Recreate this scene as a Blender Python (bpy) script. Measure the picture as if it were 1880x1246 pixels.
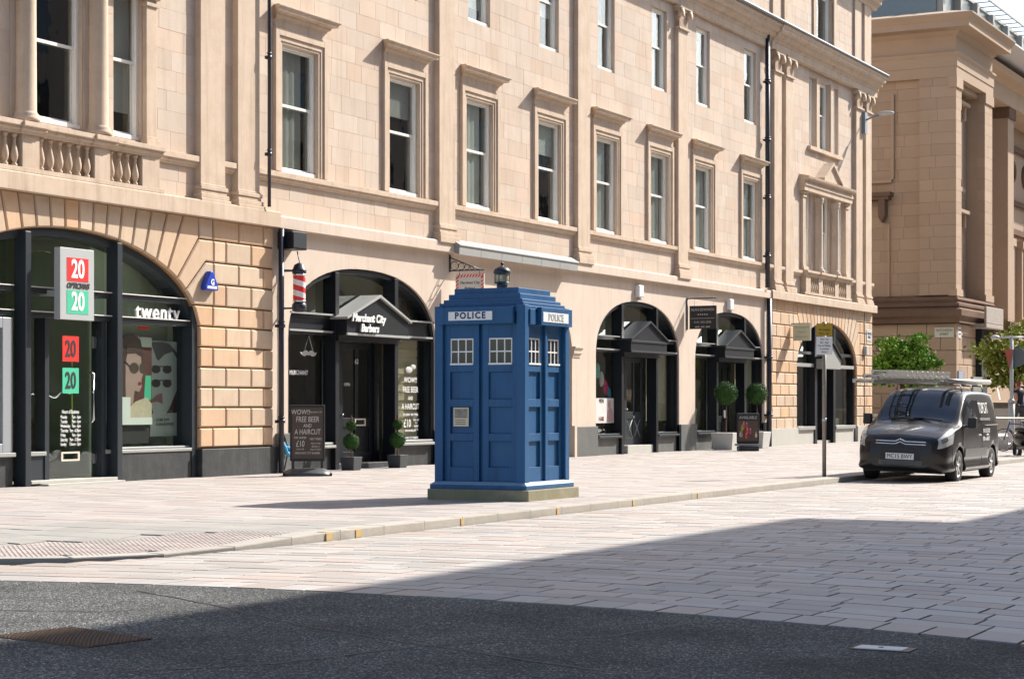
import bpy, bmesh, math, random
from mathutils import Vector, Matrix
R = math.radians
random.seed(7)
S = bpy.context.scene
for o in list(bpy.data.objects): bpy.data.objects.remove(o)
COL = S.collection

# ------------------------------------------------------------------ camera, light, exposure
EYE = 1.35
AX = math.atan(1850/3600)                      # optical axis, measured from the street direction (+x)
cam = bpy.data.cameras.new('camera'); cam_o = bpy.data.objects.new('camera', cam); COL.objects.link(cam_o)
cam.sensor_width = 36; cam.lens = 3600*36/1880; cam.shift_y = (744-623)/1880
cam.clip_start = .1; cam.clip_end = 2000
cam_o.location = (0, 0, EYE); cam_o.rotation_euler = (R(90), 0, AX-R(90))
S.camera = cam_o
SUN = Vector((2.2, -1.0, 1.98)).normalized()
W = bpy.data.worlds.new('World'); S.world = W; W.use_nodes = True
nt = W.node_tree; nt.nodes.clear()
sky = nt.nodes.new('ShaderNodeTexSky'); sky.sky_type = 'NISHITA'; sky.sun_disc = False
sky.sun_elevation = math.asin(SUN.z); sky.sun_rotation = math.atan2(SUN.x, SUN.y)
sky.air_density = 1.0; sky.dust_density = 2.2; sky.ozone_density = 1.6
bg = nt.nodes.new('ShaderNodeBackground'); bg.inputs[1].default_value = .105
wo = nt.nodes.new('ShaderNodeOutputWorld'); nt.links.new(sky.outputs[0], bg.inputs[0]); nt.links.new(bg.outputs[0], wo.inputs[0])
sl = bpy.data.lights.new('sun', 'SUN'); sl.energy = 4.5; sl.angle = R(.5); sl.color = (1, .945, .87)
so = bpy.data.objects.new('sun', sl); COL.objects.link(so); so.rotation_euler = SUN.to_track_quat('Z', 'Y').to_euler(); so.location = (0, 0, 60)
S.view_settings.view_transform = 'Standard'; S.view_settings.look = 'None'; S.view_settings.gamma = 1
S.view_settings.use_curve_mapping = False; S.view_settings.exposure = 1.12
S.render.engine = 'CYCLES'
S.cycles.max_bounces = 8; S.cycles.transparent_max_bounces = 12

# projection of a world point into the photograph's 1880 px frame: used only to rank pieces by how large they show
cA, sA = math.cos(AX), math.sin(AX)
def show_size(p, w, h):
    t = p[0]*cA+p[1]*sA
    if t < 2: return 0
    u = 940+(p[0]*sA-p[1]*cA)/t*3600; v = 744-(p[2]-EYE)/t*3600
    if not (-60 < u < 1940 and -60 < v < 1306): return 0
    return w*h*(3600/t)**2

# ------------------------------------------------------------------ materials
MATS = {}
def nodes(name):
    m = bpy.data.materials.new(name); m.use_nodes = True; n = m.node_tree
    return m, n, n.nodes['Principled BSDF']
def hexc(c): return (*c, 1)
def mat(name, col, rough=.6, metal=0, var=.12, scale=3.0, bump=.0, bscale=60, spec=.5, piece=0., hue=None, coat=0, dirt=None, stretch=None, emit=None, trans=None, streak=None, gum=0):
    """principled with noise-driven colour variation, optional per-piece random tone and second colour, fine bump"""
    if name in MATS: return MATS[name]
    m, n, b = nodes(name); N = n.nodes; L = n.links
    b.inputs['Roughness'].default_value = rough; b.inputs['Metallic'].default_value = metal
    b.inputs['Specular IOR Level'].default_value = spec
    if coat: b.inputs['Coat Weight'].default_value = coat; b.inputs['Coat Roughness'].default_value = .05
    tc = N.new('ShaderNodeTexCoord'); geo = N.new('ShaderNodeNewGeometry')
    mp = N.new('ShaderNodeMapping'); L.new(geo.outputs['Position'], mp.inputs[0])
    if stretch: mp.inputs['Scale'].default_value = stretch
    no = N.new('ShaderNodeTexNoise'); no.inputs['Scale'].default_value = scale; no.inputs['Detail'].default_value = 6; no.inputs['Roughness'].default_value = .65
    L.new(mp.outputs[0], no.inputs['Vector'])
    rgb = N.new('ShaderNodeMix'); rgb.data_type = 'RGBA'
    c = Vector(col)
    rgb.inputs[6].default_value = hexc(tuple(c*(1-var))); rgb.inputs[7].default_value = hexc(tuple(min(1, x) for x in c*(1+var)))
    L.new(no.outputs[0], rgb.inputs[0])
    cur = rgb.outputs[2]
    if piece:
        oi = N.new('ShaderNodeObjectInfo'); ad = N.new('ShaderNodeMath'); ad.operation = 'ADD'
        L.new(oi.outputs['Random'], ad.inputs[0]); L.new(geo.outputs['Random Per Island'], ad.inputs[1])
        fr = N.new('ShaderNodeMath'); fr.operation = 'FRACT'; L.new(ad.outputs[0], fr.inputs[0])
        wn = N.new('ShaderNodeTexWhiteNoise'); wn.noise_dimensions = '1D'; L.new(fr.outputs[0], wn.inputs['W'])
        if hue:
            mx = N.new('ShaderNodeMix'); mx.data_type = 'RGBA'; mx.inputs[7].default_value = hexc(hue)
            sc = N.new('ShaderNodeMath'); sc.operation = 'POWER'; sc.inputs[1].default_value = 2.0; L.new(wn.outputs[0], sc.inputs[0])
            L.new(sc.outputs[0], mx.inputs[0]); L.new(cur, mx.inputs[6]); cur = mx.outputs[2]
        hs = N.new('ShaderNodeHueSaturation'); mr = N.new('ShaderNodeMapRange'); mr.inputs[3].default_value = 1-piece; mr.inputs[4].default_value = 1+piece
        L.new(fr.outputs[0], mr.inputs[0]); L.new(mr.outputs[0], hs.inputs['Value']); L.new(cur, hs.inputs['Color']); cur = hs.outputs[0]
    if dirt:                                   # blotchy weathering: (colour, amount, scale)
        n2 = N.new('ShaderNodeTexNoise'); n2.inputs['Scale'].default_value = dirt[2]; n2.inputs['Detail'].default_value = 8; n2.inputs['Roughness'].default_value = .7
        L.new(geo.outputs['Position'], n2.inputs['Vector'])
        cr = N.new('ShaderNodeValToRGB'); cr.color_ramp.elements[0].position = .45; cr.color_ramp.elements[1].position = .75
        L.new(n2.outputs[0], cr.inputs[0]); mu = N.new('ShaderNodeMath'); mu.operation = 'MULTIPLY'; mu.inputs[1].default_value = dirt[1]
        L.new(cr.outputs[0], mu.inputs[0]); mx = N.new('ShaderNodeMix'); mx.data_type = 'RGBA'; mx.inputs[7].default_value = hexc(dirt[0])
        L.new(mu.outputs[0], mx.inputs[0]); L.new(cur, mx.inputs[6]); cur = mx.outputs[2]
    if streak:                                 # rain and soot streaks: (colour, amount)
        m3 = N.new('ShaderNodeMapping'); m3.inputs['Scale'].default_value = (5.5, 5.5, .35); L.new(geo.outputs['Position'], m3.inputs[0])
        n4 = N.new('ShaderNodeTexNoise'); n4.inputs['Scale'].default_value = 1; n4.inputs['Detail'].default_value = 7; n4.inputs['Roughness'].default_value = .7; L.new(m3.outputs[0], n4.inputs['Vector'])
        c4 = N.new('ShaderNodeValToRGB'); c4.color_ramp.elements[0].position = .50; c4.color_ramp.elements[1].position = .78; L.new(n4.outputs[0], c4.inputs[0])
        u4 = N.new('ShaderNodeMath'); u4.operation = 'MULTIPLY'; u4.inputs[1].default_value = streak[1]; L.new(c4.outputs[0], u4.inputs[0])
        x4 = N.new('ShaderNodeMix'); x4.data_type = 'RGBA'; x4.inputs[7].default_value = hexc(streak[0]); L.new(u4.outputs[0], x4.inputs[0]); L.new(cur, x4.inputs[6]); cur = x4.outputs[2]
    if gum:                                    # trodden gum and oil spots
        vo = N.new('ShaderNodeTexVoronoi'); vo.inputs['Scale'].default_value = 2.6; L.new(geo.outputs['Position'], vo.inputs['Vector'])
        lt = N.new('ShaderNodeMapRange'); lt.inputs[1].default_value = .05; lt.inputs[2].default_value = .09; lt.inputs[3].default_value = gum; lt.inputs[4].default_value = 0; L.new(vo.outputs['Distance'], lt.inputs[0])
        x5 = N.new('ShaderNodeMix'); x5.data_type = 'RGBA'; x5.inputs[7].default_value = (.10, .10, .10, 1); L.new(lt.outputs[0], x5.inputs[0]); L.new(cur, x5.inputs[6]); cur = x5.outputs[2]
    L.new(cur, b.inputs['Base Color'])
    if bump:
        n3 = N.new('ShaderNodeTexNoise'); n3.inputs['Scale'].default_value = bscale; n3.inputs['Detail'].default_value = 4
        L.new(geo.outputs['Position'], n3.inputs['Vector'])
        bp = N.new('ShaderNodeBump'); bp.inputs['Strength'].default_value = min(1, bump); bp.inputs['Distance'].default_value = .01
        L.new(n3.outputs[0], bp.inputs['Height']); L.new(bp.outputs[0], b.inputs['Normal'])
    if emit: b.inputs['Emission Color'].default_value = hexc(emit[0]); b.inputs['Emission Strength'].default_value = emit[1]
    if trans: b.inputs['Transmission Weight'].default_value = trans
    MATS[name] = m; return m
def glassmat(name, tint, ior=1.5, refl=1.0, rough=.0):
    if name in MATS: return MATS[name]
    m = bpy.data.materials.new(name); m.use_nodes = True; n = m.node_tree; N = n.nodes; L = n.links; N.clear()
    tr = N.new('ShaderNodeBsdfTransparent'); tr.inputs[0].default_value = hexc(tint)
    gl = N.new('ShaderNodeBsdfGlossy'); gl.inputs['Roughness'].default_value = rough; gl.inputs[0].default_value = (.9, .95, .97, 1)
    lw = N.new('ShaderNodeLayerWeight'); lw.inputs[0].default_value = .5       # schlick reflectance, same from both sides
    pw = N.new('ShaderNodeMath'); pw.operation = 'POWER'; pw.inputs[1].default_value = 5; L.new(lw.outputs['Facing'], pw.inputs[0])
    mu = N.new('ShaderNodeMath'); mu.operation = 'MULTIPLY_ADD'; mu.inputs[1].default_value = .93*refl; mu.inputs[2].default_value = .05*refl; mu.use_clamp = True; L.new(pw.outputs[0], mu.inputs[0])
    geo = N.new('ShaderNodeNewGeometry'); no = N.new('ShaderNodeTexNoise'); no.inputs['Scale'].default_value = 1.3
    L.new(geo.outputs['Position'], no.inputs['Vector']); bp = N.new('ShaderNodeBump'); bp.inputs['Strength'].default_value = .25; bp.inputs['Distance'].default_value = .02
    L.new(no.outputs[0], bp.inputs['Height']); L.new(bp.outputs[0], gl.inputs['Normal'])
    mx = N.new('ShaderNodeMixShader'); L.new(mu.outputs[0], mx.inputs[0]); L.new(tr.outputs[0], mx.inputs[1]); L.new(gl.outputs[0], mx.inputs[2])
    o = N.new('ShaderNodeOutputMaterial'); L.new(mx.outputs[0], o.inputs[0]); MATS[name] = m; return m

STONE = mat('sandstone_ashlar', (.545, .458, .375), .85, var=.11, scale=1.6, bump=.35, bscale=45, piece=.065, hue=(.56, .43, .33), dirt=((.42, .31, .22), .35, 1.1), streak=((.30, .21, .14), .38), spec=.2)
SMOOTH = mat('sandstone_smooth', (.59, .495, .41), .85, var=.13, scale=1.2, bump=.3, bscale=40, dirt=((.48, .37, .27), .35, .9), streak=((.36, .27, .19), .40), spec=.2)
TRIM = mat('sandstone_trim', (.56, .445, .34), .85, var=.15, scale=2.5, bump=.4, bscale=50, dirt=((.36, .26, .17), .4, 1.7), streak=((.22, .15, .10), .5), spec=.2)
RUST = mat('sandstone_rusticated', (.58, .455, .335), .85, var=.12, scale=2.2, bump=.4, bscale=50, piece=.09, hue=(.60, .39, .235), dirt=((.36, .24, .15), .35, 1.6), streak=((.30, .19, .11), .3), spec=.2)
JOINT = mat('joint_mortar', (.33, .19, .09), .95, var=.2, scale=6, spec=.1)
FJOINT = mat('fine_mortar', (.50, .40, .32), .95, var=.1, scale=4, spec=.1)
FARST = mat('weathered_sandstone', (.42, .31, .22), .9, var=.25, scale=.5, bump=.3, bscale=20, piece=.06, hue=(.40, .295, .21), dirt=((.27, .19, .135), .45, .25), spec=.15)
FARDK = mat('dark_sandstone', (.16, .105, .075), .95, var=.35, scale=.8, spec=.1)  # darker sandstone for mouldings, caps, brackets and roundels
GRAN = mat('grey_granite_plinth', (.10, .105, .10), .6, var=.25, scale=2.2, bump=.2, bscale=80, dirt=((.2, .19, .17), .35, 1.4), streak=((.05, .05, .05), .5))
PALEGRAN = mat('pale_granite_plinth', (.42, .41, .37), .8, var=.15, scale=2.2, bump=.2)
BLACK = mat('black_shop_paint', (.008, .010, .014), .45, var=.25, scale=5, bump=.06, bscale=30, spec=.3)
CHAR = mat('charcoal_frame_paint', (.026, .033, .040), .4, var=.15, scale=5, spec=.4)
DPLINTH = mat('black_painted_plinth', (.025, .028, .03), .55, var=.3, scale=3, bump=.3, bscale=30, dirt=((.08, .08, .075), .45, 3), streak=((.10, .10, .09), .4))
GFRAME = mat('grey_metal_frame', (.33, .35, .37), .45, metal=.3, var=.06)
WHITE = mat('white_sash_paint', (.78, .76, .70), .5, var=.05)
LEAD = mat('lead_sheet', (.31, .315, .30), .6, var=.12, scale=2, metal=.2)
GUTTER = mat('lead_gutter', (.20, .21, .23), .55, metal=.3, var=.2)
PIPE = mat('black_cast_iron', (.018, .022, .035), .4, var=.2, bump=.1)
BLUE = mat('police_blue_paint', (.012, .088, .222), .45, var=.10, scale=2.5, bump=.12, bscale=22, dirt=((.03, .10, .20), .4, 2.5), spec=.4, streak=((.005, .030, .085), .8))
BLUEL = mat('pale_blue_ledge', (.17, .28, .40), .5, var=.15, scale=9)
MOSSY = mat('mossy_concrete', (.22, .20, .12), .9, var=.3, scale=5, bump=.5, bscale=40, dirt=((.36, .34, .27), .5, 3))
SIGNW = mat('white_sign_enamel', (.80, .80, .78), .35, var=.03)
NAVY = mat('navy_lettering', (.012, .03, .12), .5)
INK = mat('black_lettering', (.015, .015, .017), .6)
INKW = mat('white_lettering', (.82, .82, .80), .6, var=.02)
INKG = mat('grey_lettering', (.45, .45, .43), .6, var=.02)
CHALK = mat('chalk_lettering', (.62, .60, .55), .9, var=.1, scale=40)
STEEL = mat('brushed_steel', (.46, .48, .48), .4, metal=.15, var=.05, scale=20)
RED = mat('red_enamel', (.72, .035, .03), .4, var=.05)
GREEN = mat('mint_green_enamel', (.07, .50, .30), .4, var=.04)
BOARD = mat('dark_chalkboard', (.075, .052, .038), .6, var=.35, scale=8)
CURT = mat('pale_net_curtain', (.47, .49, .44), .95, var=.12, scale=2)
CURT2 = mat('grey_blind', (.30, .30, .27), .95, var=.12, scale=2)
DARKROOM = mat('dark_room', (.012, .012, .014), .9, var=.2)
SHOPG = mat('pale_green_interior', (.60, .68, .50), .9, var=.15, scale=.8)
SHOPB = mat('brown_counter', (.075, .03, .018), .5, var=.3, scale=6)
SHOPD = mat('dim_shop_interior', (.34, .32, .25), .9, var=.35, scale=1.2)
PANE = glassmat('window_glass', (.93, .95, .94), 1.52, 1.5)
PANEG = glassmat('shop_glass_green', (.93, .97, .94), 1.5, 1.2)
PANEB = glassmat('shop_glass', (.90, .93, .90), 1.5, 1.2)
LEAF = mat('box_leaves', (.040, .095, .024), .75, spec=.15, var=.4, scale=9, piece=.5)
LEAFT = mat('maple_leaves', (.10, .23, .032), .75, spec=.12, var=.4, scale=2.5, piece=.45, hue=(.16, .24, .03))
LEAFY = mat('yellow_green_leaves', (.22, .28, .05), .75, spec=.12, var=.4, scale=2.5, piece=.45, hue=(.30, .28, .07))
BARK = mat('brown_bark', (.10, .06, .035), .9, var=.3, bump=.5)
PLANTB = mat('black_fibre_planter', (.05, .055, .06), .5, var=.2)
PLANTW = mat('pale_grey_planter', (.50, .49, .46), .7, var=.08)
GALV = mat('galvanised_pole', (.26, .235, .20), .5, metal=.4, var=.3, scale=12)
YEL = mat('yellow_sign_sheet', (.42, .28, .02), .5, var=.04)
YPAINT = mat('worn_yellow_paint', (.50, .34, .12), .85, var=.35, scale=30, dirt=((.40, .36, .30), .7, 25))
SKIN = mat('skin', (.48, .25, .17), .6, var=.05)
GREYP = mat('grey_plastic', (.45, .46, .46), .5, var=.04)
BLUEP = mat('blue_plastic', (.01, .05, .42), .35, var=.05)
CARP = mat('van_dark_metallic_paint', (.009, .008, .008), .35, metal=.0, var=.05, coat=.45, spec=.35)
CARPL = mat('van_black_plastic', (.018, .018, .02), .55, var=.1)
CHROME = mat('chrome', (.65, .66, .68), .15, metal=.95, var=.02)
TYRE = mat('tyre_rubber', (.018, .018, .019), .85, var=.2)
ALLOY = mat('alloy_wheel', (.42, .42, .42), .35, metal=.7, var=.1)
HEADL = mat('headlamp_lens', (.50, .53, .54), .08, metal=.25, var=.45, scale=14, coat=.6)
VGLASS = mat('tinted_windscreen', (.008, .013, .02), .03, var=.05, spec=.9)
ALU = mat('ladder_aluminium', (.38, .37, .35), .45, metal=.6, var=.12, scale=8)

# ------------------------------------------------------------------ object helpers
WLOC = {}
def setp(o, label=None, cat=None, group=None, kind=None):
    if label: o['label'] = label
    if cat: o['category'] = cat
    if group: o['group'] = group
    if kind: o['kind'] = kind
    return o
def thing(name, label, cat, loc=(0, 0, 0), group=None, rot=None):
    o = bpy.data.objects.new(name, None); COL.objects.link(o); o.location = loc; o.empty_display_size = .2
    if rot: o.rotation_euler = rot
    WLOC[o.name] = Vector(loc)
    return setp(o, label, cat, group)
def wl(o): return WLOC.get(o.name, Vector((0, 0, 0))) if o else Vector((0, 0, 0))
class MB:
    def __init__(s): s.v = []; s.f = []; s.mi = []; s.m = 0; s.sm = set()
    def add(s, vs, fs, smooth=False):
        k = len(s.v); s.v += [tuple(v) for v in vs]
        for f in fs:
            if smooth: s.sm.add(len(s.f))
            s.f.append(tuple(i+k for i in f)); s.mi.append(s.m)
        return s
    def box(s, x0, x1, y0, y1, z0, z1):
        if x0 > x1: x0, x1 = x1, x0
        if y0 > y1: y0, y1 = y1, y0
        if z0 > z1: z0, z1 = z1, z0
        return s.add([(x0, y0, z0), (x1, y0, z0), (x1, y1, z0), (x0, y1, z0), (x0, y0, z1), (x1, y0, z1), (x1, y1, z1), (x0, y1, z1)],
              [(0, 3, 2, 1), (4, 5, 6, 7), (0, 1, 5, 4), (1, 2, 6, 5), (2, 3, 7, 6), (3, 0, 4, 7)])
    def quad(s, a, b, c, d): return s.add([a, b, c, d], [(0, 1, 2, 3)])
    def prism(s, poly, y0, y1, ax='y'):
        """poly of (a,b) extruded along ax between y0 (front) and y1"""
        n = len(poly)
        def P(a, b, d): return (a, d, b) if ax == 'y' else ((d, a, b) if ax == 'x' else (a, b, d))
        vs = [P(a, b, y0) for a, b in poly]+[P(a, b, y1) for a, b in poly]
        fs = [tuple(range(n)), tuple(reversed(range(n, 2*n)))]+[(i, n+i, n+(i+1) % n, (i+1) % n) for i in range(n)]
        return s.add(vs, fs)
    def sweep_x(s, prof, x0, x1, e0=0, e1=0):
        """profile of (y,z) swept along x"""
        n = len(prof)
        vs = [(x0, y, z) for y, z in prof]+[(x1, y, z) for y, z in prof]
        return s.add(vs, [tuple(range(n)), tuple(reversed(range(n, 2*n)))]+[(i, (i+1) % n, n+(i+1) % n, n+i) for i in range(n)])
    def lathe(s, prof, c, n=16, ax='z', smooth=True, cap=True):
        """profile of (r,h)"""
        vs = []; fs = []
        for r, h in prof:
            for k in range(n):
                a = 2*math.pi*k/n; p = (r*math.cos(a), r*math.sin(a), h)
                if ax == 'y': p = (p[0], p[2], p[1])
                if ax == 'x': p = (p[2], p[0], p[1])
                vs.append((c[0]+p[0], c[1]+p[1], c[2]+p[2]))
        m = len(prof)
        for j in range(m-1):
            for k in range(n):
                k2 = (k+1) % n; fs.append((j*n+k, j*n+k2, (j+1)*n+k2, (j+1)*n+k))
        s.add(vs, fs, smooth)
        if not cap: return s
        b = len(s.v)-len(vs)
        s.f.append(tuple(b+k for k in reversed(range(n)))); s.mi.append(s.m)
        s.f.append(tuple(b+(m-1)*n+k for k in range(n))); s.mi.append(s.m)
        return s
    def cyl(s, c, r, h, n=16, ax='z', r2=None): return s.lathe([(r, 0), (r if r2 is None else r2, h)], c, n, ax)
    def tube(s, pts, r, n=8):
        pts = [Vector(p) for p in pts]; vs = []; fs = []
        for i, p in enumerate(pts):
            d = (pts[min(i+1, len(pts)-1)]-pts[max(i-1, 0)]).normalized()
            u = d.cross(Vector((0, 0, 1)));  u = Vector((1, 0, 0)) if u.length < 1e-3 else u.normalized(); w = d.cross(u).normalized()
            for k in range(n):
                a = 2*math.pi*k/n; vs.append(p+(u*math.cos(a)+w*math.sin(a))*r)
        for i in range(len(pts)-1):
            for k in range(n):
                k2 = (k+1) % n; fs.append((i*n+k, i*n+k2, (i+1)*n+k2, (i+1)*n+k))
        fs += [tuple(reversed(range(n))), tuple((len(pts)-1)*n+k for k in range(n))]
        return s.add(vs, fs, True)
    def sphere(s, c, r, n=12, m=8, sc=(1, 1, 1)):
        vs = [(c[0], c[1], c[2]+r*sc[2])]; fs = []
        for j in range(1, m):
            t = math.pi*j/m
            for k in range(n):
                a = 2*math.pi*k/n; vs.append((c[0]+r*sc[0]*math.sin(t)*math.cos(a), c[1]+r*sc[1]*math.sin(t)*math.sin(a), c[2]+r*sc[2]*math.cos(t)))
        vs.append((c[0], c[1], c[2]-r*sc[2])); e = len(vs)-1
        for k in range(n): fs.append((0, 1+k, 1+(k+1) % n)); fs.append((e, 1+(m-2)*n+(k+1) % n, 1+(m-2)*n+k))
        for j in range(m-2):
            for k in range(n):
                k2 = (k+1) % n; fs.append((1+j*n+k, 1+(j+1)*n+k, 1+(j+1)*n+k2, 1+j*n+k2))
        return s.add(vs, fs, True)
    def torus(s, c, R_, r, n=24, m=8, ax='y'):
        vs = []; fs = []
        for i in range(n):
            a = 2*math.pi*i/n
            for j in range(m):
                b = 2*math.pi*j/m; rr = R_+r*math.cos(b); p = (rr*math.cos(a), rr*math.sin(a), r*math.sin(b))
                if ax == 'y': p = (p[0], p[2], p[1])
                if ax == 'x': p = (p[2], p[0], p[1])
                vs.append((c[0]+p[0], c[1]+p[1], c[2]+p[2]))
        for i in range(n):
            for j in range(m): fs.append((i*m+j, ((i+1) % n)*m+j, ((i+1) % n)*m+(j+1) % m, i*m+(j+1) % m))
        return s.add(vs, fs, True)
    def build(s, name, mats, parent=None, bev=0, local=False, **kw):
        me = bpy.data.meshes.new(name)
        if not local and parent: d = wl(parent); vs = [(x-d.x, y-d.y, z-d.z) for x, y, z in s.v]
        else: vs = s.v
        me.from_pydata(vs, [], s.f)
        if not isinstance(mats, (list, tuple)): mats = [mats]
        for m in mats: me.materials.append(m)
        if len(mats) > 1: me.polygons.foreach_set('material_index', s.mi)
        if s.sm:
            for i in s.sm: me.polygons[i].use_smooth = True
        bm = bmesh.new(); bm.from_mesh(me); bmesh.ops.recalc_face_normals(bm, faces=bm.faces); bm.to_mesh(me); bm.free()
        o = bpy.data.objects.new(name, me); COL.objects.link(o)
        if parent:
            o.parent = parent; WLOC[o.name] = wl(parent)
        if bev:
            b = o.modifiers.new('bevel', 'BEVEL'); b.width = bev; b.segments = 2; b.limit_method = 'ANGLE'; b.angle_limit = R(40)
        setp(o, **kw); return o
def inset(poly, d):
    n = len(poly); out = []
    for i in range(n):
        p0 = Vector(poly[i-1]); p1 = Vector(poly[i]); p2 = Vector(poly[(i+1) % n])
        a = (p1-p0).normalized(); b = (p2-p1).normalized()
        na = Vector((-a.y, a.x)); nb = Vector((-b.y, b.x)); k = 1+na.dot(nb)
        out.append(tuple(p1+(na+nb)*(d/max(k, .35))))
    return out
def cham(poly, back, mid, front, ch, fn):
    """a block: polygon (ccw) with chamfered front; fn(a,b,depth)->xyz.  returns verts, faces"""
    n = len(poly); ins = inset(poly, ch)
    vs = [fn(a, b, back) for a, b in poly]+[fn(a, b, mid) for a, b in poly]+[fn(a, b, front) for a, b in ins]
    fs = [tuple(range(2*n, 3*n))]
    for i in range(n):
        j = (i+1) % n; fs += [(i, j, n+j, n+i), (n+i, n+j, 2*n+j, 2*n+i)]
    return vs, fs
def pieces(items, name, parent, m, limit, rest):
    """items: (verts, faces, weight). the largest `limit` are objects of their own, the others one joined part"""
    items = sorted(items, key=lambda t: -t[2]); big = [t for t in items[:limit] if t[2] > 0]; small = items[len(big):]
    d = wl(parent)
    for vs, fs, w in big:
        c = Vector((0, 0, 0))
        for v in vs: c += Vector(v)
        c /= len(vs)
        me = bpy.data.meshes.new(name); me.from_pydata([(v[0]-c.x, v[1]-c.y, v[2]-c.z) for v in vs], [], fs); me.materials.append(m)
        o = bpy.data.objects.new(name, me); COL.objects.link(o); o.parent = parent; o.location = c-d
    if small:
        V = []; F = []
        for vs, fs, w in small:
            k = len(V); V += [(v[0]-d.x, v[1]-d.y, v[2]-d.z) for v in vs]; F += [tuple(i+k for i in f) for f in fs]
        me = bpy.data.meshes.new(rest); me.from_pydata(V, [], F); me.materials.append(m)
        o = bpy.data.objects.new(rest, me); COL.objects.link(o); o.parent = parent; o['kind'] = 'stuff'
TEXTQ = []
FACE = (R(90), 0, 0)             # reads from the street (normal -y)
FACEX = (R(90), 0, R(-90))       # reads from the -x side
def text(body, size, loc, rot, m, parent, name='lettering', sx=1.0, ext=.002, align='CENTER', shear=0, bold=0, spacing=1.0, label=None):
    TEXTQ.append((body, size, loc, rot, m, parent, name, sx, ext, align, shear, bold, spacing, label))
def flush_text():
    obs = []
    for t in TEXTQ:
        cu = bpy.data.curves.new('t', 'FONT'); cu.body = t[0]; cu.size = t[1]; cu.extrude = t[8]; cu.align_x = t[9]; cu.align_y = 'CENTER'
        cu.shear = t[10]; cu.offset = t[11]; cu.space_character = t[12]; cu.resolution_u = 3
        o = bpy.data.objects.new('t', cu); COL.objects.link(o); obs.append(o)
    dg = bpy.context.evaluated_depsgraph_get()
    for t, o in zip(TEXTQ, obs):
        me = bpy.data.meshes.new_from_object(o.evaluated_get(dg)); me.name = t[6]; me.materials.clear(); me.materials.append(t[4])
        for v in me.vertices: v.co.x *= t[7]
        n = bpy.data.objects.new(t[6], me); COL.objects.link(n)
        if t[5]: n.parent = t[5]; n.location = Vector(t[2])-wl(t[5])
        else: n.location = t[2]
        n.rotation_euler = t[3]
        if t[13]: n['label'] = t[13]
    for o in obs:
        c = o.data; bpy.data.objects.remove(o); bpy.data.curves.remove(c)
def copy_tree(root, loc, label=None, group=None):
    r = root.copy(); COL.objects.link(r); r.location = loc; WLOC[r.name] = Vector(loc)
    if label: r['label'] = label
    if group: r['group'] = group
    def rec(a, b):
        for ch in a.children:
            c = ch.copy(); COL.objects.link(c); c.parent = b; rec(ch, c)
    rec(root, r); return r

YF = 22.1                                      # face of the terrace along the street
# ------------------------------------------------------------------ ground, road, pavement
def edge(y): return 12.95-.036*(y-7.8)**2 if y < 12 else 12.95-.036*4.2**2-.30*(y-12)*.4
def warp(s, y):
    return s+(edge(y)-12.95)*math.exp(-max(0, s-12.95)/10)
GR = mat('rolled_asphalt', (.085, .088, .088), .9, var=.35, scale=30, bump=1.0, bscale=38, spec=.35)
# coarse chippings for the asphalt
def asphalt_nodes(m):
    n = m.node_tree; N = n.nodes; L = n.links; b = N['Principled BSDF']
    geo = N.new('ShaderNodeNewGeometry'); v = N.new('ShaderNodeTexVoronoi'); v.inputs['Scale'].default_value = 85
    L.new(geo.outputs['Position'], v.inputs['Vector'])
    sep = N.new('ShaderNodeSeparateColor'); L.new(v.outputs['Color'], sep.inputs[0])
    cr = N.new('ShaderNodeValToRGB'); e = cr.color_ramp.elements; e[0].position = 0; e[0].color = (.016, .021, .026, 1); e[1].position = 1; e[1].color = (.40, .385, .34, 1)
    x = cr.color_ramp.elements.new(.55); x.color = (.075, .080, .080, 1); x = cr.color_ramp.elements.new(.88); x.color = (.15, .147, .135, 1)
    L.new(sep.outputs[0], cr.inputs[0])
    big = N.new('ShaderNodeTexNoise'); big.inputs['Scale'].default_value = .9; big.inputs['Detail'].default_value = 5; L.new(geo.outputs['Position'], big.inputs['Vector'])
    mr = N.new('ShaderNodeMapRange'); mr.inputs[1].default_value = .3; mr.inputs[2].default_value = .7; mr.inputs[3].default_value = .6; mr.inputs[4].default_value = 1.4; L.new(big.outputs[0], mr.inputs[0])
    hs = N.new('ShaderNodeHueSaturation'); L.new(cr.outputs[0], hs.inputs['Color']); L.new(mr.outputs[0], hs.inputs['Value']); L.new(hs.outputs[0], b.inputs['Base Color'])
    bp = N.new('ShaderNodeBump'); bp.inputs['Strength'].default_value = 1; bp.inputs['Distance'].default_value = .012
    mu = N.new('ShaderNodeMath'); mu.operation = 'ADD'; L.new(v.outputs['Distance'], mu.inputs[0]); L.new(sep.outputs[1], mu.inputs[1])
    L.new(mu.outputs[0], bp.inputs['Height']); L.new(bp.outputs[0], b.inputs['Normal'])
asphalt_nodes(GR)
BED = mat('sett_joint_bed', (.05, .043, .037), .95, var=.3, scale=12)
g = MB(); g.quad((-300, -300, -.14), (900, -300, -.14), (900, 700, -.14), (-300, 700, -.14))
g.build('ground', BED, kind='structure')
ys = [-30, -20, -12]+[-8+.5*i for i in range(41)]+[14, 18, 25, 40, 80]
m_ = MB()
for a, b in zip(ys[:-1], ys[1:]): m_.quad((-60, a, -.1), (edge(a)-.02 if a > -8 else 5, a, -.1), (edge(b)-.02 if b > -8 else 5, b, -.1), (-60, b, -.1))
asph = m_.build('asphalt_road', GR, kind='structure')
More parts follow.
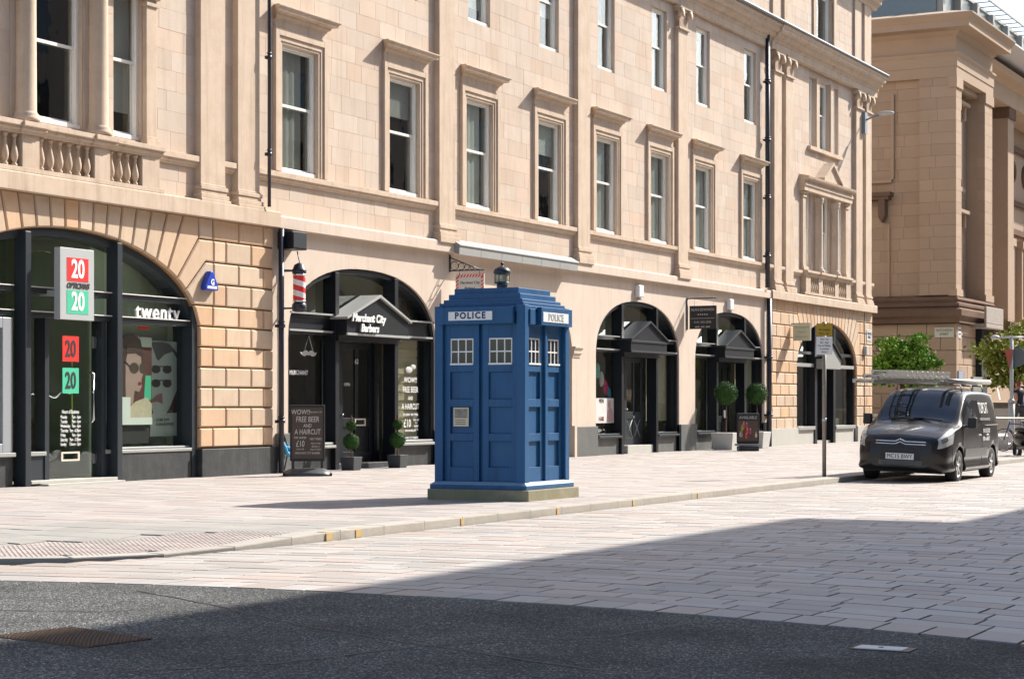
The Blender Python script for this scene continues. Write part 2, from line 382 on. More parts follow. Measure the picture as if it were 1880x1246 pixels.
# chippings that stand proud of the asphalt close to the camera
ch = MB(); rr = random.Random(5)
for i in range(4500):
    x = rr.uniform(6.5, 12.7); y = rr.uniform(-1.5, 12)
    if x > edge(y)-.05: continue
    s = rr.uniform(.006, .014); a = rr.uniform(0, 6.28); h = rr.uniform(.003, .007)
    pts = [(x+s*math.cos(a+k*2.09)*rr.uniform(.7, 1.2), y+s*math.sin(a+k*2.09)*rr.uniform(.7, 1.2)) for k in range(3)]
    ch.add([(p[0], p[1], -.101) for p in pts]+[(x, y, -.1+h)], [(0, 1, 3), (1, 2, 3), (2, 0, 3)])
CHIP = mat('pale_stone_chippings', (.13, .127, .12), .8, var=.4, scale=60, piece=.5)
o = ch.build('stone_chippings', CHIP, asph, kind='stuff')
TAR = mat('black_tar', (.018, .018, .02), .5)
for pts_ in ([(12.3, 9.6), (11.6, 8.3), (10.9, 7.2), (10.4, 6.1), (9.8, 4.6), (9.5, 3.0)], [(8.4, 6.9), (9.2, 6.2), (10.3, 5.9), (11.2, 5.1), (12.2, 4.9)], [(10.6, 9.9), (10.9, 8.9), (11.3, 8.6)]):
    fine = []
    for (xa, ya), (xb, yb) in zip(pts_[:-1], pts_[1:]):
        for k in range(8): t_ = k/8; fine.append((xa+(xb-xa)*t_+rr.uniform(-.02, .02), ya+(yb-ya)*t_+rr.uniform(-.02, .02)))
    q = MB(); w_ = .009
    for (xa, ya), (xb, yb) in zip(fine[:-1], fine[1:]):
        d_ = Vector((xb-xa, yb-ya)).normalized(); nx_, ny_ = -d_.y*w_, d_.x*w_
        q.quad((xa-nx_, ya-ny_, -.0965), (xb-nx_, yb-ny_, -.0965), (xb+nx_, yb+ny_, -.0965), (xa+nx_, ya+ny_, -.0965))
    q.build('tar_seam', TAR, asph)
# paving setts: courses run across the street
SETT = mat('granite_setts', (.355, .335, .31), .58, var=.14, scale=5, bump=.3, bscale=70, piece=.17, hue=(.365, .295, .25), dirt=((.27, .26, .245), .35, .8), spec=.6, gum=.5)
road = thing('road', None, None, (13, 0, -.1)); road['kind'] = 'structure'
items = []; rr = random.Random(11)
def fnz(z0):
    return lambda a, b, d: (a, b, z0+d)
def sett(s0, s1, y0, y1, zt, items, lim=1, gap=.010, ch_=.0012, thick=.045, wf=warp):
    q = [(wf(s0+gap, y0+gap), y0+gap), (wf(s1-gap, y0+gap), y0+gap), (wf(s1-gap, y1-gap), y1-gap), (wf(s0+gap, y1-gap), y1-gap)]
    dz = rr.uniform(-.002, .002)
    vs, fs = cham(q, zt-thick, zt-ch_+dz, zt+dz, ch_, lambda a, b, d: (a, b, d))
    items.append((vs, fs, show_size((q[0][0], q[0][1], zt), (y1-y0), (s1-s0)*1.4/max(3, (s0*cA+y0*sA))) if lim else 0))
s = 12.97; k = 0
def kerb_y(x): return 11.36 if x > 17 else (11.36 if x > 16.6 else 11.36)
def yhi(x):                                    # where the carriageway meets the kerb
    for (xa, ya), (xb, yb) in zip(KERB[:-1], KERB[1:]):
        if xb <= x <= xa: return ya+(yb-ya)*(x-xa)/(xb-xa)
    return 40
KERB = [(120, 11.36), (20, 11.36), (17.6, 11.36), (16.6, 11.40), (15.8, 11.50), (15.1, 11.72), (14.5, 12.15), (14.05, 12.75), (13.75, 13.5), (13.65, 14.5), (13.6, 16), (13.6, 60)]
while s < 66:
    d = .44 if k == 0 else rr.choice((.27, .29, .31, .33))
    y = -9-rr.uniform(0, .4)
    top = min(yhi(s+d*.5), 30) if s < 66 else 11.3
    while y < top-.03:
        l = .34 if k == 0 else rr.uniform(.38, .72)
        y1 = min(y+l, top-.01)
        if y1-y > .05: sett(s, s+d, y, y1, -.1, items, 1)
        y = y1
    s += d; k += 1
pieces(items, 'paving_sett', road, SETT, 300, 'sett_surface')
m_ = MB(); m_.quad((66, -60, -.1), (260, -60, -.1), (260, 11.3, -.1), (66, 11.3, -.1)); m_.build('far_road_surface', SETT, road)
# pavement
pave = thing('pavement', None, None, (14, 12, 0)); pave['kind'] = 'structure'
SLAB = mat('pavement_slabs', (.345, .32, .30), .75, var=.12, scale=3, bump=.25, bscale=50, piece=.11, hue=(.36, .305, .275), dirt=((.29, .265, .245), .4, .6), spec=.3, gum=.6)
SLABG = mat('grey_crossing_slabs', (.30, .285, .26), .8, var=.10, scale=2, bump=.2, bscale=60, piece=.08, dirt=((.36, .34, .31), .3, 1.2), spec=.3)
def ramp(x, y):                                # pavement level: dropped towards the crossing at the corner
    t = min(1, max(0, (x-15.2)/3.0)); u = min(1, max(0, (y-13.0)/3.5))
    k = max(t, u); k = k*k*(3-2*k)
    return -.085+.085*k
def kx(y):                                     # inner edge of the kerb at the corner, as x for a given y
    pts = KERB_IN
    if y <= 11.66: return 99
    for (xa, ya), (xb, yb) in zip(pts[:-1], pts[1:]):
        if ya <= y <= yb and yb > ya: return xa+(xb-xa)*(y-ya)/(yb-ya)
    return 13.9
def off_line(pts, d):
    out = []
    for i, p in enumerate(pts):
        a = Vector(pts[max(i-1, 0)]); b = Vector(pts[min(i+1, len(pts)-1)]); t = (b-a).normalized(); out.append((p[0]+t.y*d, p[1]-t.x*d))
    return out
KERB_IN = off_line(KERB, .30)
items = []; itg = []; rr = random.Random(23)
s = 14.0; row = 0
TACT = lambda x, y: (x < 17.6 and y < 14.0 and (y-11.7) < .95+max(0, (17.2-x))*.62 and x < 17.5)
while s < 73.8:
    d = .42; y = 11.66
    off = rr.uniform(0, .6)
    y -= off
    ymax = YF+.02 if s > 19 else 34 if s < 16 else 24
    ymax = YF+.35
    while y < ymax:
        l = rr.choice((.5, .6, .7, .8)); y1 = y+l; a = max(y, 11.66); b = min(y1, ymax)
        y = y1
        if b-a < .06: continue
        xs0 = s
        cx_ = min(kx(a+.01), 14.0) if a > 14 else kx(max(a, 11.67))
        cx_ = kx((a+b)/2)
        if s+d < cx_ or (cx_ > 50): 
            if s < 17.6: continue
        lo = max(s, cx_) if cx_ < 50 else s
        if s+d-lo < .05: continue
        g_ = .004
        mid = ((lo+s+d)/2, (a+b)/2)
        if TACT(*mid): continue
        q = [(lo+g_, a+g_), (s+d-g_, a+g_), (s+d-g_, b-g_), (lo+g_, b-g_)]
        dz = rr.uniform(-.0015, .0015); z = [ramp(*p)+dz for p in q]
        ins = inset(q, .004)
        vs = [(p[0], p[1], zz-.03) for p, zz in zip(q, z)]+[(p[0], p[1], zz-.004) for p, zz in zip(q, z)]+[(p[0], p[1], zz) for p, zz in zip(ins, z)]
        fs = [(8, 9, 10, 11)]
        for i in range(4): j = (i+1) % 4; fs += [(i, j, 4+j, 4+i), (4+i, 4+j, 8+j, 8+i)]
        w = show_size((q[0][0], q[0][1], 0), b-a, (s+d-lo)*1.4/max(3, s*cA+a*sA))
        grey = (mid[0] < 19.6 and mid[1] < 17.5-(mid[0]-15)*.95)
        (itg if grey else items).append((vs, fs, w))
    s += d; row += 1
allw = sorted([t[2] for t in items+itg], reverse=True)[299]
nb = len([t for t in items if t[2] > allw])
pieces(items, 'paving_slab', pave, SLAB, nb, 'slab_surface')
pieces(itg, 'paving_slab', pave, SLABG, 299-nb, 'crossing_slab_surface')
m_ = MB(); m_.prism([(17.8, 11.7), (73.9, 11.7), (73.9, 60), (13.9, 60), (13.9, 17)], -.16, -.122, 'z')
m_.build('pavement_bed', BED, pave)
m_ = MB(); xx = 13.7
while xx < 20:
    yy_ = 11.66
    while yy_ < 20:
        if kx(yy_+.1) < xx+.12 or (kx(yy_+.1) > 50 and xx > 17.5):
            m_.quad((xx, yy_, ramp(xx, yy_)-.012), (xx+.2, yy_, ramp(xx+.2, yy_)-.012), (xx+.2, yy_+.2, ramp(xx+.2, yy_+.2)-.012), (xx, yy_+.2, ramp(xx, yy_+.2)-.012))
        yy_ += .2
    xx += .2
m_.build('crossing_bed', SLABG, pave)
# far plaza surface beyond the terrace
m_ = MB(); m_.box(73.9, 200, 11.7, 60, -.2, 0); m_.build('far_pavement', SLAB, pave)
# blister paving
BLIS = mat('pink_blister_paving', (.35, .295, .265), .8, var=.15, scale=6, piece=.12, bump=.2)
items = []; bl = MB()
gx = 14.0
while gx < 17.6:
    gy = 11.68
    while gy < 14.0:
        m2 = (gx+.2, gy+.2)
        if TACT(*m2) and m2[0] > kx(m2[1])+.1 and kx(m2[1]) < 50:
            q = [(gx+.004, gy+.004), (gx+.396, gy+.004), (gx+.396, gy+.396), (gx+.004, gy+.396)]; ins = inset(q, .004); z = [ramp(*p) for p in q]
            vs = [(p[0], p[1], zz-.03) for p, zz in zip(q, z)]+[(p[0], p[1], zz) for p, zz in zip(ins, z)]
            fs = [(4, 5, 6, 7)]+[(i, (i+1) % 4, 4+(i+1) % 4, 4+i) for i in range(4)]
            for i in range(6):
                for j in range(6):
                    cx, cy = gx+.033+i*.0667, gy+.033+j*.0667; zz = ramp(cx, cy); k0 = len(vs)
                    for r_, h_ in ((.016, 0), (.010, .006)):
                        for k in range(6): vs.append((cx+r_*math.cos(k*1.047), cy+r_*math.sin(k*1.047), zz-.0008+h_))
                    fs += [(k0+k, k0+(k+1) % 6, k0+6+(k+1) % 6, k0+6+k) for k in range(6)]+[tuple(k0+6+k for k in range(6))]
            items.append((vs, fs, show_size((gx, gy, 0), .4, .02)))
        gy += .4
    gx += .4
pieces(items, 'blister_slab', pave, BLIS, 60, 'blister_surface')
# kerb stones
KST = mat('granite_kerb', (.36, .33, .29), .8, var=.16, scale=6, bump=.35, bscale=60, piece=.07, dirt=((.27, .25, .20), .4, 4))
kerb = thing('kerb', None, None, (14, 11.4, 0)); kerb['kind'] = 'structure'
path = []
for (xa, ya), (xb, yb) in zip(KERB[:-1], KERB[1:]): path.append(((xa, ya), (xb, yb)))
pts = [Vector(KERB[0])]
# resample to 0.9 m stones
flat = [Vector(p) for p in KERB]; samp = []; 
L_ = [0]
for a, b in zip(flat[:-1], flat[1:]): L_.append(L_[-1]+(b-a).length)
def at(l):
    for i in range(len(flat)-1):
        if l <= L_[i+1]: return flat[i].lerp(flat[i+1], (l-L_[i])/(L_[i+1]-L_[i]))
    return flat[-1]
l = L_[-1]-40; ks = []
step = .92
ls = []; cur = 44.0
while cur < L_[-1]-38: ls.append(cur); cur += step
items = []
for a, b in zip(ls[:-1], ls[1:]):
    A = at(a+.003); B = at(b-.003); M = at((a+b)/2); t0 = (at(a+.05)-at(a-.05)).normalized(); t1 = (at(b+.05)-at(b-.05)).normalized()
    n0 = Vector((t0.y, -t0.x)); n1 = Vector((t1.y, -t1.x)); w = .30
    if abs(A.y-11.36) < .01 and abs(B.y-11.36) < .01: n0 = n1 = Vector((0, 1))
    q = [A, B, B+n1*w, A+n0*w]
    z = [ramp(A.x, A.y)+.001, ramp(B.x, B.y)+.001, ramp(B.x, B.y)+.001, ramp(A.x, A.y)+.001]
    c = sum(q, Vector((0, 0)))/4
    ins = [p+(c-p).normalized()*.014 for p in q]
    vs = [(p.x, p.y, -.2) for p in q]+[(p.x, p.y, zz-.011) for p, zz in zip(q, z)]+[(p.x, p.y, zz) for p, zz in zip(ins, z)]
    fs = [(8, 9, 10, 11)]
    for i in range(4): j = (i+1) % 4; fs += [(i, j, 4+j, 4+i), (4+i, 4+j, 8+j, 8+i)]
    items.append((vs, fs, show_size((A.x, A.y, 0), .9, .2)))
pieces(items, 'kerb_stone', kerb, KST, 300, 'far_kerb')
for x in (17.75, 18.35, 20.75, 23.4, 25.9, 28.4):
    m_ = MB(); w = .16 if x < 19 else .09
    w *= .8; m_.box(x, x+w, 11.352, 11.365, -.098, ramp(x, 12)-.013); m_.box(x, x+w, 11.372, 11.47, ramp(x, 12)-.0, ramp(x, 12)+.0035)
    m_.build('yellow_mark', YPAINT, kerb, label='worn yellow loading mark painted on the kerb face')
# manhole cover and hydrant lid in the carriageway
IRON = mat('rusty_cast_iron', (.13, .085, .06), .6, metal=.4, var=.4, scale=12, bump=.4)
mc = thing('drain_cover', 'rusty chequered iron drain cover set in the asphalt at the left edge of the street', 'drain cover', (9.7, 8.0, -.1))
ang = R(-30)
m_ = MB()
a0 = Vector((9.28, 7.62)); a1 = Vector((9.80, 7.55)); a2 = Vector((10.08, 8.42)); a3 = Vector((9.45, 8.52))
m_.prism([tuple(a0), tuple(a1), tuple(a2), tuple(a3)], -.12, -.094, 'z'); m_.build('frame', IRON, mc)
st = MB()
for i in range(16):
    for j in range(24):
        u = (i+.5)/16; v = (j+.5)/24; p = (a0.lerp(a1, u)).lerp(a3.lerp(a2, u), v); s_ = .010
        st.box(p.x-s_, p.x+s_, p.y-s_*1.1, p.y+s_*1.1, -.095, -.089)
st.build('tread_pattern', IRON, mc, kind='stuff')
hc = thing('hydrant_cover', 'small pale grey rectangular hydrant lid in the asphalt at bottom right', 'hydrant cover', (11.42, 3.35, -.1))
m_ = MB(); m_.box(11.30, 11.50, 3.19, 3.55, -.11, -.093); m_.build('frame', IRON, hc)
m_ = MB(); m_.box(11.32, 11.48, 3.24, 3.53, -.1, -.089); m_.build('lid', mat('pale_lid', (.66, .65, .60), .5), hc, bev=.003)
m_ = MB(); m_.cyl((11.40, 3.385, -.0895), .016, .003, 10); m_.build('key_hole', INK, hc)

# ------------------------------------------------------------------ the terrace
bld = thing('sandstone_building', 'long four-storey blond sandstone terrace with arched shopfronts and pilasters', 'building', (33, YF, 0))
LC, LW, RC, RW = 26.45, 6.1, 67.27, 5.87
X0, X1 = LC-LW, RC+RW
CX0, CX1 = LC+LW, RC-RW                       # centre section
def ell(dx, a, b=1.57, zs=2.70, p=2.3):
    t = min(1, abs(dx)/a); return zs+b*(1-t**p)**(1/p)
ARCH_C = [(36.15, 3.03, 1.57, 2.70, 2.3), (43.45, 3.0, 1.57, 2.70, 2.3), (50.88, 2.94, 1.57, 2.70, 2.3), (58.08, 3.0, 1.57, 2.70, 2.3)]
ARCH_L = (LC, 3.65, 1.65, 2.72, 2.0); ARCH_R = (67.75, 3.4, 1.58, 2.70, 2.0)
def arch_pts(c, a, b, zs, p, n=28, z0=0):
    pts = [(c-a, z0)]
    for i in range(n+1):
        t = math.pi*(1-i/n); dx = a*math.cos(t)
        pts.append((c+dx, ell(dx, a, b, zs, p)))
    pts.append((c+a, z0)); return pts
def arch_wall(x0, x1, z0, zt, archs, y0, depth, name, m, parent):
    w = MB(); x = x0
    for A in archs:
        c, a = A[0], A[1]
        if c-a > x: w.quad((x, y0, z0), (c-a, y0, z0), (c-a, y0, zt), (x, y0, zt))
        pts = arch_pts(*A)
        for (xa, za), (xb, zb) in zip(pts[:-1], pts[1:]):
            if xb-xa > 1e-4: w.quad((xa, y0, za), (xb, y0, zb), (xb, y0, zt), (xa, y0, zt))
            w.quad((xa, y0, za), (xa, y0+depth, za), (xb, y0+depth, zb), (xb, y0, zb))
        x = c+a
    w.quad((x, y0, z0), (x1, y0, z0), (x1, y0, zt), (x, y0, zt))
    w.quad((x0, y0, zt), (x1, y0, zt), (x1, y0+depth, zt), (x0, y0+depth, zt))
    return w.build(name, m, parent)
arch_wall(CX0, CX1, 0, 4.9, ARCH_C, YF, .45, 'ground_floor_wall', SMOOTH, bld)
arch_wall(X0, CX0, 0, 4.9, [ARCH_L], YF+.03, .45, 'ground_floor_wall', JOINT, bld)
arch_wall(CX1, X1, 0, 4.9, [ARCH_R], YF+.03, .45, 'ground_floor_wall', JOINT, bld)
# solid body behind, gable end and roof
m_ = MB(); m_.box(X0, X1, YF+5, YF+16, -.1, 20.5); m_.box(X1-.3, X1-.002, YF+.25, YF+5, -.1, 20.5); m_.box(X0, X0+.3, YF+.25, YF+5, -.1, 20.5)
m_.build('rear_wall', SMOOTH, bld)
# impost moulding beside the passage arch
m_ = MB(); m_.sweep_x([(YF+.1, 2.62), (YF-.02, 2.62), (YF-.02, 2.68), (YF-.06, 2.72), (YF-.06, 2.80), (YF-.1, 2.86), (YF-.1, 2.9), (YF+.1, 2.9)], 46.46, 46.95)
m_.build('impost', SMOOTH, bld)

# windows list: (centre, z bottom, z top, half opening)
PSH = {LC: -.30, RC: .12}
W1 = [33.55, 37.76, 41.30, 45.10, 48.62, 52.32, 55.73, 59.83]
OPEN = []                                     # openings in the upper wall
for c in W1:
    OPEN.append((c-.67, c+.67, 6.02, 8.62)); OPEN.append((c-.55, c+.55, 10.45, 12.80)); OPEN.append((c-.5, c+.5, 15.0, 17.2))
def pavw(c):
    c += PSH[c]
    for dx, h in ((-1.85, .40), (0, .60), (1.85, .40)):
        OPEN.append((c+dx-h, c+dx+h, 6.1, 8.9))
    for dx, h in ((-1.32, .34), (0, .58), (1.32, .34)):
        OPEN.append((c+dx-h, c+dx+h, 10.42, 12.85))
    OPEN.append((c-1.0, c+1.0, 14.3, 17.4))
pavw(LC); pavw(RC)
PIL_C = [39.50, 46.93, 53.83]
PIL = [(c, .375) for c in PIL_C]
for c, sg in ((LC, 1), (RC, 1)):
    for d0, d1 in ((3.55, 4.33), (4.75, 5.48)):
        for s_ in (-1, 1): PIL.append((c+s_*(d0+d1)/2, (d1-d0)/2))
# backing wall with reveals
def rect_wall(x0, x1, z0, z1, ops, y, depth, name, m):
    xs = sorted({x0, x1}|{v for o_ in ops for v in o_[:2]}); zs = sorted({z0, z1}|{v for o_ in ops for v in o_[2:4]})
    w = MB()
    for xa, xb in zip(xs[:-1], xs[1:]):
        za = None
        for z_a, z_b in zip(zs[:-1], zs[1:]):
            cx, cz = (xa+xb)/2, (z_a+z_b)/2
            inside = any(o_[0] < cx < o_[1] and o_[2] < cz < o_[3] for o_ in ops)
            if not inside:
                if za is None: za = z_a
                ze = z_b
            if (inside or z_b == zs[-1]) and za is not None:
                w.quad((xa, y, za), (xb, y, za), (xb, y, ze), (xa, y, ze)); za = None
    for a, b, c, d in ops:
        w.quad((a, y, c), (a, y+depth, c), (a, y+depth, d), (a, y, d)); w.quad((b, y, c), (b, y, d), (b, y+depth, d), (b, y+depth, c))
        w.quad((a, y, d), (a, y+depth, d), (b, y+depth, d), (b, y, d)); w.quad((a, y, c), (b, y, c), (b, y+depth, c), (a, y+depth, c))
    return w.build(name, m, bld)
rect_wall(X0, X1, 4.9, 18.4, OPEN, YF+.004, .30, 'upper_wall', FJOINT)
# ashlar blocks
def courses(z0, z1, n): return [(z0+(z1-z0)*i/n, z0+(z1-z0)*(i+1)/n) for i in range(n)]
CR = courses(5.12, 5.84, 2)+courses(5.84, 6.02, 1)+courses(6.02, 8.62, 7)+courses(8.62, 10.45, 5)+courses(10.45, 12.80, 6)+courses(12.80, 13.14, 1)+courses(14.0, 15.0, 3)+courses(15.0, 17.2, 6)+courses(17.2, 18.3, 3)
items = []; rr = random.Random(3)
for z0, z1 in CR:
    bl_ = []
    for a, b, c, d in OPEN:
        if c < z1-.02 and d > z0+.02: bl_.append((a, b))
    for c, h in PIL: bl_.append((c-h+.02, c+h-.02))
    bl_.sort(); x = X0+.01; spans = []
    for a, b in bl_:
        if a > x: spans.append((x, a))
        x = max(x, b)
    spans.append((x, X1-.01))
    for a, b in spans:
        x = a
        first = True
        while x < b-.01:
            l = rr.uniform(.45, 1.05)
            if first: l = rr.uniform(.25, .9); first = False
            e = x+l
            if b-e < .28: e = b
            q = [(x+.0018, z0+.0018), (e-.0018, z0+.0018), (e-.0018, z1-.0018), (x+.0018, z1-.0018)]
            yy = YF-.0+rr.uniform(-.0015, .0015)
            vs, fs = cham(q, YF+.01, yy+.002, yy, .002, lambda a_, b_, d_: (a_, d_, b_))
            items.append((vs, fs, show_size(((x+e)/2, YF, (z0+z1)/2), (e-x)*.35, z1-z0)))
            x = e
ash = items
# rusticated blocks and voussoirs
rus = []
def rust(q, out=.07, d=.022, gap=.014):
    q = inset(q, gap)
    yo = YF+.03-out
    vs, fs = cham(q, YF+.035, yo+d, yo, d, lambda a_, b_, d_: (a_, d_, b_))
    xs = [p[0] for p in q]; zs = [p[1] for p in q]
    rus.append((vs, fs, show_size((sum(xs)/len(xs), YF, sum(zs)/len(zs)), (max(xs)-min(xs))*.4, max(zs)-min(zs))))
def rust_pavilion(c, hw, A, zp):
    ac, a, b, zs, p = A
    k = a/3.65
    def E(dx): return (ac+dx, ell(dx, a, b, zs, p))
    def tang(dx):
        zr = max(.05, ell(dx, a, b, zs, p)-zs); return (dx/a**2)/(zr/b**2)
    ZT = 4.895
    J = [.18, .54, .90, 1.26, 1.62, 1.98, 2.33, 2.66]
    J = [j*k for j in J]
    def topat(dx, z): e = E(dx); return (e[0]+tang(dx)*(z-e[1]), z)
    def mir(q, s_): return q if s_ > 0 else [(2*ac-x, z) for x, z in reversed(q)]
    rust([E(-J[0]), E(J[0]), topat(J[0], ZT), (2*ac-topat(J[0], ZT)[0], ZT)])
    for s_ in (1, -1):
        for d0, d1 in zip(J[:-1], J[1:]):
            rust(mir([E(d0), E(d1), topat(d1, ZT), topat(d0, ZT)], s_))
        j8, j9, j10 = 2.66*k, 2.95*k, 3.22*k
        X3, X4, X5 = 3.62*k, 3.84*k, 4.09*k
        rust(mir([E(j8), E((j8+j9)/2), E(j9), (ac+X3, 4.48), (ac+X3, ZT), topat(j8, ZT)], s_))
        rust(mir([E(j9), E((j9+j10)/2), E(j10), (ac+X4, 4.06), (ac+X5, 4.06), (ac+X5, 4.48), (ac+X3, 4.48)], s_))
        rust(mir([E(j10), E(3.36*k), E(3.47*k), (ac+X5, 3.23), (ac+X5, 4.06), (ac+X4, 4.06)], s_))
        zz = [.55, .93, 1.31, 1.69, 2.07, 2.45, 2.84, 3.23, 3.65, 4.06, 4.48, ZT]
        edge_x = (c+hw-ac) if s_ > 0 else (ac-(c-hw))
        for i, (z0, z1) in enumerate(zip(zz[:-1], zz[1:])):
            def ex(z):
                t = min(1, max(0, (z-zs)/b)); return a*(1-t**p)**(1/p)
            if z1 <= 3.3: st0, st1 = ex(z0), ex(z1)
            elif z1 <= 4.1: st0 = st1 = X5
            elif z1 <= 4.5: st0 = st1 = X5
            else: st0 = st1 = X3
            x = max(st0, st1); w = .84
            js = []
            base = a
            n0 = base+(.42 if i % 2 == 0 else .84)
            j = n0
            while j < edge_x-.12:
                if j > max(st0, st1)+.15: js.append(j)
                j += w
            js.append(edge_x)
            pl, pr = None, None
            lo0, lo1 = st0, st1
            for j in js:
                rust(mir([(ac+lo0, z0), (ac+j, z0), (ac+j, z1), (ac+lo1, z1)], s_)); lo0 = lo1 = j
rust_pavilion(LC, LW, ARCH_L, .54); rust_pavilion(RC, RW, ARCH_R, .6)
tot = sorted(ash+rus, key=lambda t: -t[2]); thr = tot[299][2]
na = len([t for t in ash if t[2] > thr]); nr = len([t for t in rus if t[2] > thr])
pieces(ash, 'stone', bld, STONE, na, 'ashlar_courses'); pieces(rus, 'stone', bld, RUST, nr, 'rusticated_courses')
# plinths
def plinths(x0, x1, archs, h, m, y=YF-.07):
    x = x0; sp = []
    for A in archs: sp.append((x, A[0]-A[1])); x = A[0]+A[1]
    for a, b in sp+[(x, x1)]: MB().box(a, b, y, YF+.42, -.05, h).build('plinth', m, bld, bev=.01)
plinths(CX0+.12, CX1-.1, ARCH_C, .79, GRAN)
plinths(X0, CX0+.11, [ARCH_L], .53, DPLINTH, YF-.09)
plinths(CX1-.09, X1, [ARCH_R], .58, PALEGRAN, YF-.09)
# string course above the shops
def mould(prof, x0, x1, name, m=TRIM): w = MB(); w.sweep_x(prof, x0, x1); return w.build(name, m, bld, bev=.004)
mould([(YF+.1, 4.88), (YF-.17, 4.88), (YF-.17, 5.10), (YF-.14, 5.13), (YF+.1, 5.17)], CX0-.05, CX1+.05, 'string_course', SMOOTH)
mould([(YF+.1, 4.88), (YF-.22, 4.88), (YF-.22, 5.17), (YF-.19, 5.19), (YF+.1, 5.22)], X0, CX0+.0, 'string_course', TRIM)
mould([(YF+.1, 4.88), (YF-.22, 4.88), (YF-.22, 5.13), (YF-.19, 5.16), (YF+.1, 5.19)], CX1+.0, X1+.06, 'string_course', TRIM)
# sill course, broken by the pilasters
SILLP = [(YF+.05, 5.80), (YF-.04, 5.80), (YF-.05, 5.84), (YF-.08, 5.86), (YF-.085, 5.90), (YF-.115, 5.905), (YF-.115, 6.01), (YF+.05, 6.035)]
def gaps(x0, x1, centers):
    out = []; x = x0
    for c, h in sorted(centers): 
        if c-h > x+.02 and c < x1: out.append((x, c-h)); 
        if c > x0: x = max(x, c+h)
    if x < x1: out.append((x, x1))
    return out
PP = [(c, h) for c, h in PIL]
for a, b in gaps(CX0, CX1, [(c, h+.0) for c, h in PP if CX0 < c < CX1]): mould(SILLP, a, b, 'sill_course')
for c0, hw in ((LC, LW), (RC, RW)):
    cc_ = [(c, h) for c, h in PP if abs(c-c0) < hw]
    for a, b in gaps(c0-hw, c0+hw, cc_):
        if b-a > 3: mould(SILLP, a, c0+PSH[c0]-2.55, 'sill_course'); mould(SILLP, c0+PSH[c0]+2.55, b, 'sill_course')
        else: mould(SILLP, a, b, 'sill_course')
# pilasters
def pilaster(c, h, zt=12.45, y=YF-.13):
    w = MB(); w.box(c-h, c+h, y, YF+.02, 5.10, 12.5)
    p = w.build('pilaster', TRIM, bld, bev=.006)
    w = MB()
    for (z0, z1, e) in ((5.08, 5.24, .085), (5.24, 5.33, .06), (5.33, 5.40, .025), (5.40, 5.48, .045), (5.48, 5.52, .015)):
        w.box(c-h-e, c+h+e, y-e, YF+.015, z0, z1)
    w.build('base', TRIM, p, bev=.012)
    w = MB(); w.box(c-h-.05, c+h+.05, y-.06, YF+.015, 12.42, 12.48)
    for i in range(9): w.box(c-h+.04+i*(2*h-.08)/9, c-h+.04+(i+.55)*(2*h-.08)/9, y-.02, y+.01, 12.50, 12.80)
    w.box(c-h-.04, c+h+.04, y-.05, YF+.015, 12.94, 13.02); w.box(c-h-.09, c+h+.09, y-.11, YF+.014, 13.02, 13.10)
    for s_ in (-1, 1): w.lathe([(.02, -.15), (.13, -.13), (.115, -.06), (.13, 0), (.11, 0)], (c+s_*(h-.06), y+.0, 12.88), 12, 'y')
    w.build('capital', TRIM, p)
    # storey above
    w = MB(); w.box(c-h, c+h, YF-.08, YF+.02, 14.05, 16.5); w.build('upper_pilaster', TRIM, bld, bev=.006)
for c, h in PIL: pilaster(c, h)
# entablature, gutter and upper cornice
ENT = [(YF+.1, 13.12), (YF-.14, 13.12), (YF-.14, 13.34), (YF-.2, 13.38), (YF-.2, 13.46), (YF-.34, 13.52), (YF-.36, 13.62), (YF-.48, 13.66), (YF-.48, 13.76), (YF-.56, 13.84), (YF-.56, 13.88), (YF+.1, 14.02)]
for a, b, e in ((X0, CX0, .06), (CX0, CX1, 0), (CX1, X1+.12, .06)): mould([(y-e if y < YF else y, z) for y, z in ENT], a, b, 'cornice')
w = MB(); w.sweep_x([(YF-.56, 13.885), (YF-.66, 13.885), (YF-.68, 13.93), (YF-.66, 13.97), (YF-.54, 13.975), (YF-.2, 14.03), (YF-.2, 14.0), (YF-.54, 13.93)], X0, X1+.15); w.build('gutter', GUTTER, bld)
mould([(YF+.1, 16.5), (YF-.1, 16.5), (YF-.14, 16.6), (YF-.3, 16.7), (YF-.32, 16.85), (YF-.5, 16.92), (YF-.5, 17.05), (YF+.1, 17.2)], CX1+.1, X1+.35, 'upper_cornice')
mould([(YF+.1, 18.3), (YF-.1, 18.3), (YF-.4, 18.6), (YF-.4, 18.8), (YF+.1, 19.0)], X0, X1+.1, 'upper_cornice')

